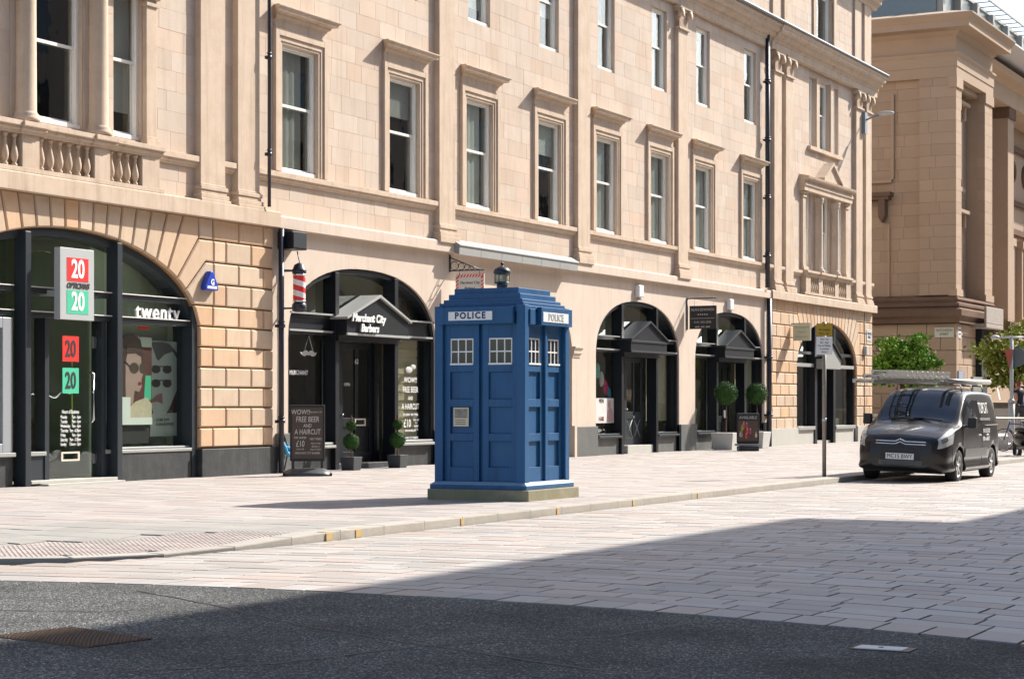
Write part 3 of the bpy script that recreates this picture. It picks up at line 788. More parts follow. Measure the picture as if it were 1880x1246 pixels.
# sash windows
rw = random.Random(9)
def sash(xa, xb, z0, z1, y=YF+.20, parent=None, split=.53, curtain=True, wname='window'):
    f = MB(); e = .065
    f.box(xa, xa+e, y-.05, y+.08, z0, z1); f.box(xb-e, xb, y-.05, y+.08, z0, z1); f.box(xa+e, xb-e, y-.05, y+.08, z1-e, z1); f.box(xa, xb, y-.09, y+.08, z0-.005, z0+.07)
    fr = f.build(wname, WHITE, parent or bld, bev=.004)
    zm = z0+(z1-z0)*split; a, b = xa+e, xb-e; t = .045
    for (q0, q1, yy, nm) in ((zm-.03, z1-e, y-.01, 'upper_sash'), (z0+.07, zm+.03, y+.035, 'lower_sash')):
        g = MB(); g.box(a, a+t, yy, yy+.035, q0, q1); g.box(b-t, b, yy, yy+.035, q0, q1); g.box(a+t, b-t, yy, yy+.035, q0, q0+.055); g.box(a+t, b-t, yy, yy+.035, q1-.045, q1)
        g.build(nm, WHITE, fr)
        g = MB(); g.box(a+t-.005, b-t+.005, yy+.014, yy+.020, q0+.05, q1-.04); g.build('pane', PANE, fr)
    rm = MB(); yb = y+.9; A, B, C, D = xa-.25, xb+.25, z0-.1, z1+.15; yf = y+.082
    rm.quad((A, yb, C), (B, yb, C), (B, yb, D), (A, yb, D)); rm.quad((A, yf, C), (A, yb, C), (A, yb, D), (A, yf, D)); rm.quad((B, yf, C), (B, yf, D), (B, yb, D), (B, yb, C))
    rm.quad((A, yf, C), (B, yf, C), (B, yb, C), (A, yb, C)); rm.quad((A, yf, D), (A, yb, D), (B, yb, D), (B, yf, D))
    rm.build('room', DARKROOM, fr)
    if curtain:
        k = rw.random(); c = MB(); yc = y+.10; wdt = (b-a)*rw.uniform(.72, 1.0); top = z1-.05-(0 if k < .5 else rw.uniform(.1, .5))
        n = 14; vs = []; fs = []
        for i in range(n+1):
            xx = a+wdt*i/n; dy = .02*math.sin(i*1.9)
            vs += [(xx, yc+dy, z0+.05), (xx, yc+dy, top)]
        for i in range(n): fs.append((2*i, 2*i+2, 2*i+3, 2*i+1))
        c.add(vs, fs, True)
        if k < .62: c.build('curtain', CURT if k < .45 else CURT2, fr)
        else:
            c = MB(); drop = z1-.05-(z1-z0)*rw.choice((.3, .45, .6, .8)); c.box(a, b-.02, yc-.01, yc, drop, z1-.05); c.box(a, b-.02, yc-.02, yc+.005, drop-.03, drop); c.build('roller_blind', CURT if k < .85 else CURT2, fr)
    return fr
def architrave(c, parent):
    # stepped stone surround standing proud of the wall, frieze and hood
    w = MB(); o1, o2, i_ = .96, .83, .665
    zt = 8.90
    for s_ in (-1, 1):
        w.box(c+s_*o2, c+s_*o1, YF-.07, YF+.004, 6.035, zt); w.box(c+s_*.735, c+s_*o2, YF-.04, YF+.004, 6.035, zt-.15); w.box(c+s_*i_, c+s_*.735, YF-.02, YF+.1, 6.035, zt-.25)
    w.box(c-o2, c+o2, YF-.07, YF+.004, zt-.15, zt); w.box(c-.735, c+.735, YF-.04, YF+.004, zt-.25, zt-.15); w.box(c-i_, c+i_, YF-.02, YF+.1, 8.60, zt-.25)
    w.build('architrave', TRIM, parent, bev=.006)
    w = MB(); w.box(c-.93, c+.93, YF-.045, YF+.004, 8.903, 9.06); w.build('frieze', TRIM, parent)
    w = MB(); pr = [(0, 9.06), (.05, 9.06), (.07, 9.10), (.11, 9.12), (.13, 9.17), (.24, 9.19), (.24, 9.24), (.28, 9.275), (.28, 9.30), (0, 9.35)]
    ins = [.90, .93, .95, .99, 1.01, 1.12, 1.12, 1.16, 1.16, .93]
    n = len(pr); vs = []
    for s_ in (-1, 1): vs += [(c+s_*hx, YF-d, z) for (d, z), hx in zip(pr, ins)]
    fs = [tuple(range(n)), tuple(reversed(range(n, 2*n)))]+[(i, n+i, n+(i+1) % n, (i+1) % n) for i in range(n)]
    w.add(vs, fs); w.build('hood', TRIM, parent, bev=.004)
for c in W1:
    f = sash(c-.655, c+.655, 6.04, 8.62, y=YF+.12); architrave(c, f)
    sash(c-.55, c+.55, 10.46, 12.80, y=YF+.14)
    sash(c-.5, c+.5, 15.0, 17.2, y=YF+.16)
BALPROF = [(.055, 0), (.055, .04), (.03, .055), (.042, .075), (.066, .13), (.070, .18), (.052, .26), (.030, .33), (.026, .38), (.042, .395), (.028, .41), (.036, .44), (.055, .455), (.055, .49)]
def pavilion(c):
    c += PSH[c]
    for dx, h in ((-1.85, .40), (0, .60), (1.85, .40)):
        sash(c+dx-h, c+dx+h, 6.12, 8.9, y=YF+.13, split=.50, curtain=(dx != 0))
    for dx, h in ((-1.32, .34), (0, .58), (1.32, .34)): sash(c+dx-h, c+dx+h, 10.42, 12.85, y=YF+.17)
    sash(c-1.0, c+1.0, 14.3, 17.4, y=YF+.2)
    # half-round jambs, columns and outer half pilasters
    for dx, hw in ((-.93, .20), (.93, .20)):
        w = MB(); x = c+dx*1.0
        w.box(x-.30, x+.30, YF-.02, YF+.2, 6.09, 8.92); p = w.build('column_backing', TRIM, bld)
        w = MB(); w.lathe([(.255, 0), (.255, .07), (.225, .09), (.235, .12), (.205, .15), (.195, .18), (.185, 2.35), (.19, 2.4), (.215, 2.42), (.21, 2.46), (.23, 2.55), (.24, 2.6)], (x, YF-.06, 6.04), 20)
        w.build('column', TRIM, bld)
    for dx in (-2.42, 2.42):
        w = MB(); w.box(c+dx-.15, c+dx+.15, YF-.09, YF+.02, 6.09, 8.75)
        for z0, z1, e in ((6.04, 6.14, .05), (6.14, 6.2, .02), (8.55, 8.62, .03), (8.68, 8.76, .05)): w.box(c+dx-.15-e, c+dx+.15+e, YF-.09-e, YF+.015, z0, z1)
        w.build('half_pilaster', TRIM, bld, bev=.008)
    # entablature over the triple window with central pediment
    w = MB(); w.sweep_x([(YF+.02, 8.77), (YF-.20, 8.77), (YF-.20, 8.93), (YF-.24, 8.95), (YF-.24, 9.03), (YF-.2, 9.05), (YF-.2, 9.12), (YF-.34, 9.18), (YF-.36, 9.26), (YF+.02, 9.34)], c-2.72, c+2.72)
    w.prism([(c-.95, 9.27), (c+.95, 9.27), (c+.95, 9.33), (c, 9.90), (c-.95, 9.33)], YF-.30, YF+.02)
    w.build('window_entablature', TRIM, bld, bev=.005)
    w = MB(); w.prism([(c-1.06, 9.27), (c-1.06, 9.36), (c, 9.99), (c+1.06, 9.36), (c+1.06, 9.27), (c, 9.88)], YF-.38, YF+.02); w.build('pediment', TRIM, bld)
    # second floor mullion strips
    w = MB()
    for dx in (-.79, .79): w.box(c+dx-.16, c+dx+.16, YF-.05, YF+.02, 10.3, 12.9)
    w.box(c-1.85, c+1.85, YF-.12, YF+.02, 10.28, 10.41); w.build('window_sill', TRIM, bld, bev=.005)
    # attic arch hood
    w = MB()
    n = 20; po = [(1.25, 1.55), (1.05, 1.3)]
    outer = [(c+1.3*math.cos(math.pi*i/n), 15.9+1.35*math.sin(math.pi*i/n)) for i in range(n+1)]; inner = [(c+1.0*math.cos(math.pi*i/n), 15.9+1.05*math.sin(math.pi*i/n)) for i in range(n+1)]
    w.prism([(c+1.3, 14.05)]+outer+[(c-1.3, 14.05), (c-1.0, 14.05)]+list(reversed(inner))+[(c+1.0, 14.05)], YF-.06, YF+.02); w.build('attic_arch', TRIM, bld)
    # balustrade: base, dado piers, turned balusters, rail
    br = MB(); br.box(c-2.66, c+2.66, YF-.20, YF+.02, 5.19, 5.27); bb = br.build('balustrade', TRIM, bld, bev=.006)
    for dx, hw in ((-2.28, .25), (-.92, .21), (.92, .21), (2.28, .25)):
        w = MB(); w.box(c+dx-hw, c+dx+hw, YF-.185, YF+.015, 5.27, 5.82); w.build('pier', TRIM, bb, bev=.005)
    for a, b, n in ((-2.03, -1.13, 4), (-.71, .71, 6), (1.13, 2.03, 4)):
        for i in range(n):
            w = MB(); w.lathe([(r*.92, h*1.12) for r, h in BALPROF], (c+a+(b-a)*(i+.5)/n, YF-.11, 5.27), 10); w.build('baluster', TRIM, bb)
    w = MB(); w.quad((c-2.6, YF-.012, 5.27), (c+2.6, YF-.012, 5.27), (c+2.6, YF-.012, 5.82), (c-2.6, YF-.012, 5.82)); w.build('backing', TRIM, bb)
    w = MB()
    w.sweep_x([(YF+.02, 5.82), (YF-.19, 5.82), (YF-.20, 5.86), (YF-.24, 5.89), (YF-.24, 5.93), (YF-.28, 5.94), (YF-.28, 6.02), (YF+.02, 6.05)], c-2.6, c+2.6)
    for dx, hw in ((-.92, .3), (.92, .3)): w.sweep_x([(YF+.01, 5.825), (YF-.23, 5.825), (YF-.24, 5.86), (YF-.28, 5.89), (YF-.28, 5.93), (YF-.32, 5.94), (YF-.32, 6.02), (YF+.01, 6.045)], c+dx-hw, c+dx+hw)
    w.build('rail', TRIM, bb, bev=.004)
pavilion(LC); pavilion(RC)
# lead-covered ledge
w = MB()
for i in range(6):
    a = 39.75+i*1.07; w.sweep_x([(YF-.16, 4.88), (YF-.30, 4.84), (YF-.31, 5.04), (YF-.16, 5.04)], a+.006, a+1.064)
w.sweep_x([(YF-.14, 5.04), (YF-.33, 5.04), (YF-.33, 5.07), (YF-.1, 5.20)], 39.73, 46.2)
w.build('lead_ledge', LEAD, bld, bev=.003, label='lead sheet covered ledge above the arch behind the blue box')

# ------------------------------------------------------------------ shopfronts
def rim(A, w_, y0, y1, z0=0, p2=None):
    """arched rim inside an opening"""
    c, a, b, zs, p = A; o = arch_pts(c, a-.004, b-.004, zs, p, 28, z0); i = arch_pts(c, a-w_, b-w_, zs, p, 28, z0)
    m_ = MB(); n = len(o); vs = [(x, y0, z) for x, z in o]+[(x, y0, z) for x, z in i]+[(x, y1, z) for x, z in o]+[(x, y1, z) for x, z in i]
    fs = []
    for k in range(n-1): fs += [(k, k+1, n+k+1, n+k), (n+k, n+k+1, 3*n+k+1, 3*n+k)]
    return m_.add(vs, fs)
def glazing(A, x0, x1, z0, z1, y, inset_=.08):
    """pane polygon between x0,x1,z0,z1 clipped by the arch"""
    c, a, b, zs, p = A; pts = [(x0, z0), (x1, z0)]; n = 12
    for i in range(n+1):
        x = x1+(x0-x1)*i/n; z = min(z1, ell(x-c, a-inset_, b-inset_, zs, p) if abs(x-c) < a-inset_ else zs); pts.append((x, max(z, z0+.01)))
    m_ = MB(); m_.prism(pts, y, y+.008); return m_
def interior(A, m_wall, y0=YF+.46, y1=YF+3.6, parent=None):
    c, a = A[0], A[1]; x0, x1 = c-a-.1, c+a+.1; r = MB()
    r.quad((x0, y1, 0), (x1, y1, 0), (x1, y1, 4.6), (x0, y1, 4.6)); r.quad((x0, y0, 0), (x0, y1, 0), (x0, y1, 4.6), (x0, y0, 4.6)); r.quad((x1, y0, 0), (x1, y0, 4.6), (x1, y1, 4.6), (x1, y1, 0))
    r.quad((x0, y0, 4.6), (x0, y1, 4.6), (x1, y1, 4.6), (x1, y0, 4.6)); r.quad((x0, y0, .02), (x1, y0, .02), (x1, y1, .02), (x0, y1, .02))
    return r.build('shop_interior', m_wall, parent)
def letterbox(x, z, y, parent, w_=.15, m_=STEEL):
    q = MB(); h = .05
    q.box(x-w_, x+w_, y-.02, y, z-h-.03, z-h); q.box(x-w_, x+w_, y-.02, y, z+h, z+h+.03); q.box(x-w_, x-w_+.04, y-.02, y, z-h, z+h); q.box(x+w_-.04, x+w_, y-.02, y, z-h, z+h)
    return q.build('letterbox', mat('polished_pale_brass', (.72, .62, .52), .35), parent)
def shopfront_centre(A, kind, intm):
    c, a = A[0], A[1]; yg = YF+.17
    top = MB()
    sf = rim(A, .11, YF+.05, YF+.47).build('shopfront', BLACK, bld)
    interior(A, intm, parent=sf)
    pd = 1.22                                   # post offset from the centre
    for s_ in (-1, 1):
        px = c+s_*pd; q = MB(); zt = ell(pd+.07, a, *A[2:])-.03
        q.box(px-.075, px+.075, YF-.03, YF+.28, 0, zt); q.build('post', BLACK, sf, bev=.006)
        xo = c+s_*(a-.1); xi = px+s_*.08; xa, xb = min(xo, xi), max(xo, xi)
        # transoms and fascia between them
        q = MB(); q.box(xa, xb, YF+.08, YF+.26, 3.15, 3.24); q.box(xa, xb, YF+.06, YF+.26, 2.82, 2.89)
        if kind == 'barber': q.box(xa, xb, YF+.10, YF+.24, 2.89, 3.15)
        q.build('transom', CHAR if kind != 'barber' else BLACK, sf, bev=.006)
        q = MB(); q.box(xa-.03, xb+.03, YF+.0, YF+.26, 3.225 if kind == 'barber' else 3.235, 3.26); q.box(xa, xb, YF+.02, YF+.26, 2.865, 2.905); q.build('flashing', LEAD, sf)
        g_ = glazing(A, xa, xb, 3.24, 9, yg+.05, .1); g_.build('pane', PANEB, sf)
        if kind != 'barber': q = MB(); q.box(xa, xb, yg+.05, yg+.058, 2.9, 3.15); q.build('pane', PANEB, sf)
        q = MB(); q.box(xa, xb, yg+.05, yg+.058, .58, 2.82); q.build('pane', PANEB, sf)
        q = MB(); q.box(xa, xb, YF+.06, YF+.28, -.02, .46); q.build('stall_riser', GRAN if kind != 'barber' else DPLINTH, sf, bev=.005)
        q = MB(); q.box(xa, xb, YF-.06, YF+.28, .46, .52); q.box(xa, xb, YF+.0, YF+.28, .53, .58); q.build('sill', LEAD if kind == 'barber' else CHAR, sf, bev=.012)
        q = MB(); q.box(xb-.05 if s_ > 0 else xa, xb if s_ > 0 else xa+.05, YF+.1, YF+.25, .58, 2.82); q.build('side_frame', BLACK, sf)
    q = glazing(A, c-pd+.08, c+pd-.08, 3.1, 9, yg+.05, .1); q.build('pane', PANEB, sf)
    # canopy
    zc = 3.66; e = pd+.06; q = MB()
    q.prism([(c-e, 2.82), (c+e, 2.82), (c+e, 3.17), (c, zc), (c-e, 3.17)], YF-.30, YF+.12)
    q.build('canopy', BLACK, sf, bev=.006)
    q = MB()
    q.prism([(c-e-.06, 3.15), (c, zc-.0), (c+e+.06, 3.15), (c+e+.06, 3.20), (c, zc+.06), (c-e-.06, 3.20)], YF-.36, YF+.16)
    q.box(c-e-.02, c+e+.02, YF-.33, YF-.29, 2.82, 2.87)
    if kind != 'barber': q.box(c-e-.02, c+e+.02, YF-.33, YF-.29, 3.10, 3.16)
    q.build('canopy_flashing', LEAD if kind == 'barber' else CHAR, sf, bev=.004)
    q = MB(); q.box(c-e, c+e, YF-.1, YF+.26, 2.70, 2.82); q.build('lintel', BLACK, sf)
    return sf, pd
def shop_door(x0, x1, y, z0, z1, parent, crosses=False, glass=2):
    d = MB(); fr = .13
    w_ = x1-x0
    d.box(x0, x0+fr, y, y+.05, z0, z1); d.box(x1-fr, x1, y, y+.05, z0, z1); d.box(x0+fr, x1-fr, y, y+.05, z1-fr, z1); d.box(x0+fr, x1-fr, y, y+.05, z0, z0+.2)
    zm = z0+.85; d.box(x0+fr, x1-fr, y, y+.05, zm-.12, zm+.08)
    d.box((x0+x1)/2-.05, (x0+x1)/2+.05, y, y+.05, z0+.2, z1-fr)
    d.box(x0+fr, x1-fr, y+.025, y+.045, z0+.2, zm-.12)
    o_ = d.build('door', BLACK if not crosses else CHAR, parent, bev=.006)
    if crosses:
        q = MB()
        for s_ in (0, 1):
            xa = x0+fr if s_ == 0 else (x0+x1)/2+.05; xb = (x0+x1)/2-.05 if s_ == 0 else x1-fr
            q.tube([(xa, y+.02, z0+.2), (xb, y+.02, zm-.12)], .014, 6); q.tube([(xb, y+.02, z0+.2), (xa, y+.02, zm-.12)], .014, 6)
        q.build('cross_rail', LEAD, o_)
    q = MB(); q.box(x0+fr-.01, x1-fr+.01, y+.02, y+.028, zm+.07, z1-fr+.01); q.build('pane', PANEB, o_)
    q = MB(); q.sphere((x0+fr*.5, y-.03, zm+.15), .03); q.build('knob', CHROME, o_)
    return o_
# A: barber
A = ARCH_C[0]; sfA, pd = shopfront_centre(A, 'barber', SHOPD); c = A[0]
dA = shop_door(c-.42, c+.93, YF+.42, .15, 2.7, bld)
q = MB(); q.box(c-1.15, c-.43, YF+.40, YF+.46, .02, 2.75); q.build('door_side_panel', BLACK, bld); q = MB(); q.box(c+.94, c+1.15, YF+.38, YF+.46, .02, 2.75); q.build('door_side_panel', BLACK, bld)
letterbox(c+.40, .985, YF+.42, dA, .22)
q = MB(); q.box(c-1.14, c+1.14, YF+.0, YF+.45, -.02, .12); q.build('door_step', DPLINTH, bld, bev=.01)
text('62', .15, (c+.25, YF+.405, 2.3), FACE, INKW, dA, 'door_number')
text('OPEN', .09, (c-.15, YF+.40, 1.8), FACE, INKW, dA, 'door_sign')
text('Merchant City', .235, (c-.50, YF-.36, 3.19), FACE, INKW, sfA, 'fascia_lettering', ext=.014, shear=.18, bold=.005, sx=.98)
text('Barbers', .235, (c-.46, YF-.36, 2.98), FACE, INKW, sfA, 'fascia_lettering', ext=.014, shear=.18, bold=.005, sx=.98)
yw = YF+.21
text('MERCHANT', .135, (c-2.32, yw, 2.02), FACE, INKW, sfA, 'window_lettering', sx=.95)
text('CITY', .12, (c-2.5, yw, 1.0), FACE, INKW, sfA, 'window_lettering')
xw = c+2.24
for s_, t_, z_, sc_ in ((.17, 'WOW!!', 1.92, 1.0), (.19, 'FREE BEER', 1.70, .8), (.12, 'AND', 1.51, .8), (.19, 'A HAIRCUT', 1.32, .78), (.08, 'FOR UNDER   FIRST TIMERS', 1.14, .68), (.26, '£10', .94, .8), (.07, 'WALK INS WELCOME', .78, .7), (.07, 'MERCHANT CITY BARBERS', .62, .8)):
    if t_ == '£10': text(t_, s_, (xw-.14, yw, z_), FACE, INKW, sfA, 'window_lettering', sx=sc_)
    else: text(t_, s_, (xw, yw, z_), FACE, INKW, sfA, 'window_lettering', sx=sc_)
for i_ in range(4): text(('MON - SAT', '9 - 6', 'SUNDAY', '11 - 5')[i_], .065, (xw+.26, yw, 1.02-i_*.07), FACE, INKW, sfA, 'window_lettering', sx=.8)
# moustache neon / scissors motif in the windows
def moustache(x, z, s_, m_, parent, y):
    pts = []; n = 16
    up = [(-1, .12), (-.8, -.1), (-.45, -.18), (-.15, -.05), (0, -.12), (.15, -.05), (.45, -.18), (.8, -.1), (1, .12), (.75, .05), (.5, .2), (.2, .22), (0, .1), (-.2, .22), (-.5, .2), (-.75, .05)]
    w_ = MB(); w_.prism([(x+a*s_, z+b*s_) for a, b in up], y, y+.01); return w_.build('moustache_motif', m_, parent)
moustache(c-1.95, 2.42, .32, INKG, sfA, yw); q = MB(); q.tube([(c-2.1, yw, 2.5), (c-1.95, yw, 2.8), (c-1.8, yw, 2.5)], .008); q.build('hanging_cord', INKG, sfA)
q = MB(); q.sphere((c+2.2, yw+.02, 2.15), .13, sc=(1.3, .15, .6)); q.sphere((c+2.4, yw+.02, 2.22), .10, sc=(1.3, .15, .6)); q.build('scissors_motif', INKG, sfA)
# display behind the left window: red banner, bust figure on a shelf, lights
q = MB(); q.box(c-2.92, c-2.42, YF+.5, YF+.52, .8, 1.85); q.build('red_banner', RED, sfA)
q = MB(); q.box(c-2.85, c-1.4, YF+1.1, YF+1.3, 1.55, 1.58); q.box(c-2.85, c-1.4, YF+1.1, YF+1.3, 1.75, 1.78); q.build('shelf', LEAD, sfA)
q = MB(); q.box(c+1.35, c+2.8, YF+.38, YF+.42, .62, 2.8)
for i_ in range(11): q.box(c+1.35, c+2.8, YF+.365, YF+.38, .66+i_*.2, .82+i_*.2)
q.build('slatted_screen', mat('pale_pine_slats', (.50, .42, .29), .7, var=.15, scale=4), sfA)
for i_, (dx, dz) in enumerate(((-2.3, 3.42), (-1.95, 3.40))):
    q = MB(); q.sphere((c+dx, YF+.7, dz), .05, 10, 6); q.build('spotlight_bulb', mat('lit_bulb', (.9, .85, .7), .5, emit=((1, .9, .7), 3)), sfA)
# B
A = ARCH_C[2]; sfB, _ = shopfront_centre(A, 'plain', SHOPD); c = A[0]
dB = shop_door(c-.25, c+1.0, YF+.34, .24, 2.7, bld, True); q = MB(); q.box(c-1.13, c-.26, YF+.33, YF+.38, .02, 2.75); q.build('door_side_panel', BLACK, bld)
q = MB(); q.box(c-.7, c+1.1, YF+.05, YF+.4, -.02, .23); q.build('door_step', PALEGRAN, bld, bev=.01)
text('58', .11, (c+.37, YF+.33, 1.02), FACE, INKG, dB, 'door_number')
yw = YF+.20
q = MB(); q.box(c-2.6, c-1.32, yw, yw+.006, .87, 1.55); pb = q.build('poster', mat('cream_poster', (.62, .58, .55), .7, var=.2, scale=3), sfB)
text('MEN', .17, (c-2.15, yw-.004, 1.47), FACE, INK, pb, sx=.9); text('HAIR', .17, (c-2.15, yw-.004, .98), FACE, mat('maroon_ink', (.2, .03, .03), .6), pb, sx=.9)
q = MB(); q.sphere((c-1.62, yw-.006, 1.38), .10, sc=(1, .04, 1.3)); q.prism([(c-1.82, .9), (c-1.39, .9), (c-1.42, 1.2), (c-1.57, 1.33), (c-1.72, 1.2)], yw-.006, yw-.002); q.build('figure_print', mat('rose_print', (.42, .27, .25), .7, var=.3, scale=9), pb)
q = MB()
cols = [((.15, .45, .42), 0), ((.55, .5, .48), .12), ((.6, .05, .15), .24), ((.08, .3, .5), .34)]
for i_, (cc_, d_) in enumerate(cols):
    q = MB(); x = c-2.35+d_*2.2; z = 2.45-d_*1.9; q.sphere((x+.2, yw+.12, z-.15), .17, 10, 6, sc=(.9, .3, 1.3)); q.build('hanging_fabric', mat('fabric%d' % i_, cc_, .8, var=.3, scale=10), sfB)
q = MB(); q.lathe([(.05, 0), (.06, .04), (.02, .06), (.015, .12), (.07, .16), (.08, .22), (.05, .28)], (c+1.55, YF+.4, .6), 12); q.build('vase', INKW, sfB)
# C
A = ARCH_C[3]; sfC, _ = shopfront_centre(A, 'plain', SHOPD); c = A[0]
dC = shop_door(c-.3, c+1.0, YF+.40, .08, 2.7, bld); q = MB(); q.box(c-1.13, c-.31, YF+.38, YF+.44, .02, 2.75); q.build('door_side_panel', BLACK, bld)
q = MB(); q.box(c+.4, c+.6, YF+.37, YF+.395, .95, 1.2); q.build('notice', INKW, dC)
q = MB(); q.prism([(c+1.5, .6), (c+2.3, .6), (c+2.2, 2.3), (c+1.5, 2.3)], YF+.32, YF+.34); q.build('display_board', mat('pale_mint_board', (.45, .58, .52), .7, var=.1), sfC)
q = MB(); q.tube([(c+1.35, YF+.48, 1.8), (c+2.1, YF+.48, 2.6)], .05); q.build('display_strut', CHAR, sfC)
q = MB()
for i_ in range(3): q.prism([(c-2.6+i_*.3, .62), (c-2.35+i_*.3, .62), (c-2.2+i_*.3, 1.75-i_*.25), (c-2.3+i_*.3, 1.75-i_*.25)], YF+.5, YF+.52)
q.build('display_cards', mat('pale_teal_card', (.25, .42, .40), .7, var=.2), sfC)
CEILTONE = mat('lit_ceiling_tone', (.30, .27, .20), .9, var=.3, scale=1.5); BLIND = mat('tan_roller_blind', (.42, .38, .29), .9, var=.12, scale=1.5)
for A_, sf_ in ((ARCH_C[0], sfA), (ARCH_C[2], sfB), (ARCH_C[3], sfC)):
    q = glazing(A_, A_[0]-2.85, A_[0]+2.85, 3.30, 9, YF+.62, .05); q.build('lunette_haze_panel', CEILTONE, sf_)  # upright panel added; its colour stands in for lit ceiling and interior haze
for A_, sf_, z_ in ((ARCH_C[2], sfB, .9), (ARCH_C[3], sfC, 1.9)):
    q = MB(); q.box(A_[0]+1.3, A_[0]+2.85, YF+.36, YF+.37, z_, 2.85); q.build('roller_blind', BLIND, sf_)
# D, behind the blue box: deep stone reveal and dark glazed doors
A = ARCH_C[1]; c = A[0]
sfD = rim(A, .10, YF+.42, YF+.6).build('shopfront', BLACK, bld)
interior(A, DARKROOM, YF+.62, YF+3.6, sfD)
q = MB(); 
for dx in (-1.2, 1.2): q.box(c+dx-.08, c+dx+.08, YF+.40, YF+.6, 0, ell(1.28, A[1], *A[2:])-.05)
q.box(c-2.9, c+2.9, YF+.42, YF+.58, 2.75, 2.95); q.build('post', BLACK, sfD)
for xa, xb in ((c-2.9, c-1.28), (c-1.12, c+1.12), (c+1.28, c+2.9)):
    q = MB(); q.box(xa, xb, YF+.5, YF+.508, .5, 2.75); q.build('pane', PANEB, sfD); glazing(A, xa, xb, 2.95, 9, YF+.5, .1).build('pane', PANEB, sfD)
    q = MB(); q.box(xa, xb, YF+.44, YF+.58, 0, .5); q.build('stall_riser', BLACK, sfD)
q = MB(); q.box(A[0]+A[1]-.02, A[0]+A[1]+.12, YF-.09, YF+.3, -.05, .82); q.build('worn_corner_stone', SMOOTH, bld)

# left pavilion shop: optician
A = ARCH_L; c = LC
sfL = rim(A, .13, YF+.08, YF+.49).build('shopfront', CHAR, bld)
interior(A, SHOPG, YF+.48, YF+5.0, sfL)
zP = lambda dx: ell(dx, A[1], *A[2:])-.03
for x in (25.26, 27.66):
    q = MB(); q.box(x-.01, x+.13, YF-.05, YF+.20, 0, zP(max(abs(x-.03-c), abs(x+.13-c)))); q.build('post', CHAR, sfL, bev=.008)
yg = YF+.24
for xa, xb in ((22.9, 25.10), (25.40, 27.64), (27.81, 30.0)):
    q = MB(); q.box(xa, xb, YF+.10, YF+.34, 3.24, 3.33); q.box(xa, xb, YF+.10, YF+.34, 2.83, 2.92); q.build('transom', CHAR, sfL, bev=.006)
    q = MB(); q.box(xa, xb, YF+.06, YF+.3, 3.335, 3.35); q.box(xa, xb, YF+.06, YF+.3, 2.925, 2.94); q.build('flashing', WHITE, sfL)
    glazing(A, xa, xb, 3.33, 9, yg, .13).build('pane', PANEG, sfL)
    q = MB(); q.box(xa, xb, yg, yg+.008, 2.92, 3.24); q.build('pane', PANEG, sfL)
q = MB(); q.box(27.83, 29.95, yg, yg+.008, .56, 2.83); q.build('pane', PANEG, sfL, label='large green-tinted shop window with sunglasses posters behind')
q = MB(); q.box(27.83, 29.98, YF+.02, YF+.34, .50, .56); q.box(27.83, 29.98, YF+.08, YF+.34, .565, .60); q.build('sill', LEAD, sfL, bev=.01)
q = MB(); q.box(27.83, 30.02, YF+.04, YF+.34, -.02, .50); q.build('stall_riser', DPLINTH, sfL)
q = MB(); q.box(29.93, 30.08, YF+.02, YF+.3, -.02, 3.2); q.build('side_frame', CHAR, sfL)
# left window with light grey frame
q = MB(); q.box(22.9, 25.10, YF+.02, YF+.34, .50, .57); q.build('sill', LEAD, sfL, bev=.01)
q = MB(); q.box(22.9, 25.10, YF+.10, YF+.34, -.02, .50); q.build('stall_riser', DPLINTH, sfL)
q = MB(); q.box(24.82, 25.06, YF+.06, YF+.3, .57, 2.80); q.box(22.9, 24.82, YF+.06, YF+.3, 2.62, 2.80); q.box(22.9, 24.82, YF+.06, YF+.3, .57, .72); q.build('grey_frame', GFRAME, sfL, bev=.01)
q = MB(); q.box(22.9, 24.84, yg-.03, yg-.022, .7, 2.65); q.build('pane', PANEG, sfL)
# door bay: side lights, glass door
q = MB(); q.box(25.40, 25.95, YF+.10, YF+.34, .50, .57); q.box(27.52, 27.66, YF+.10, YF+.34, .50, .57); q.build('sill', LEAD, sfL, bev=.008)
q = MB(); q.box(25.40, 25.93, YF+.14, YF+.34, -.02, .50); q.build('stall_riser', CHAR, sfL); q = MB(); q.box(27.54, 27.66, YF+.14, YF+.34, -.02, .50); q.build('stall_riser', CHAR, sfL)
q = MB(); q.box(25.40, 25.90, yg, yg+.008, .57, 2.83); q.build('pane', PANEG, sfL); q = MB(); q.box(27.56, 27.72, yg, yg+.008, .57, 2.83); q.build('pane', PANEG, sfL)
q = MB(); q.box(25.93, 26.04, YF+.12, YF+.36, 0, 2.83); q.build('door_jamb', CHAR, sfL, bev=.004); q = MB(); q.box(27.43, 27.54, YF+.12, YF+.36, 0, 2.83); q.build('door_jamb', CHAR, sfL, bev=.004)
dL = MB(); dL.box(26.05, 27.42, YF+.23, YF+.242, .10, 2.80); dL = dL.build('door', PANEG, bld, label='frameless glass shop door with number stickers')
q = MB(); q.tube([(27.22, YF+.22, 1.92), (27.22, YF+.16, 1.94), (27.22, YF+.13, 1.90), (27.22, YF+.13, 1.10), (27.22, YF+.16, 1.06), (27.22, YF+.22, 1.06)], .018, 8); q.build('handle', CHROME, dL)
q = MB(); q.box(27.32, 27.41, YF+.21, YF+.25, 2.36, 2.56); q.box(27.32, 27.41, YF+.21, YF+.25, .33, .50); q.build('hinge', CHROME, dL)
letterbox(26.70, .47, YF+.23, dL, .24)
yd = YF+.222
for z0, m_, nm, tc_ in ((2.11, RED, 'red_sticker', INK), (1.56, GREEN, 'green_sticker', INK)):
    q = MB(); q.box(26.50, 26.93, yd, yd+.004, z0, z0+.44); q.build(nm, m_, dL)
    text('20', .40, (26.71, yd-.004, z0+.21), FACE, tc_, dL, 'sticker_number', sx=.72, bold=.008)
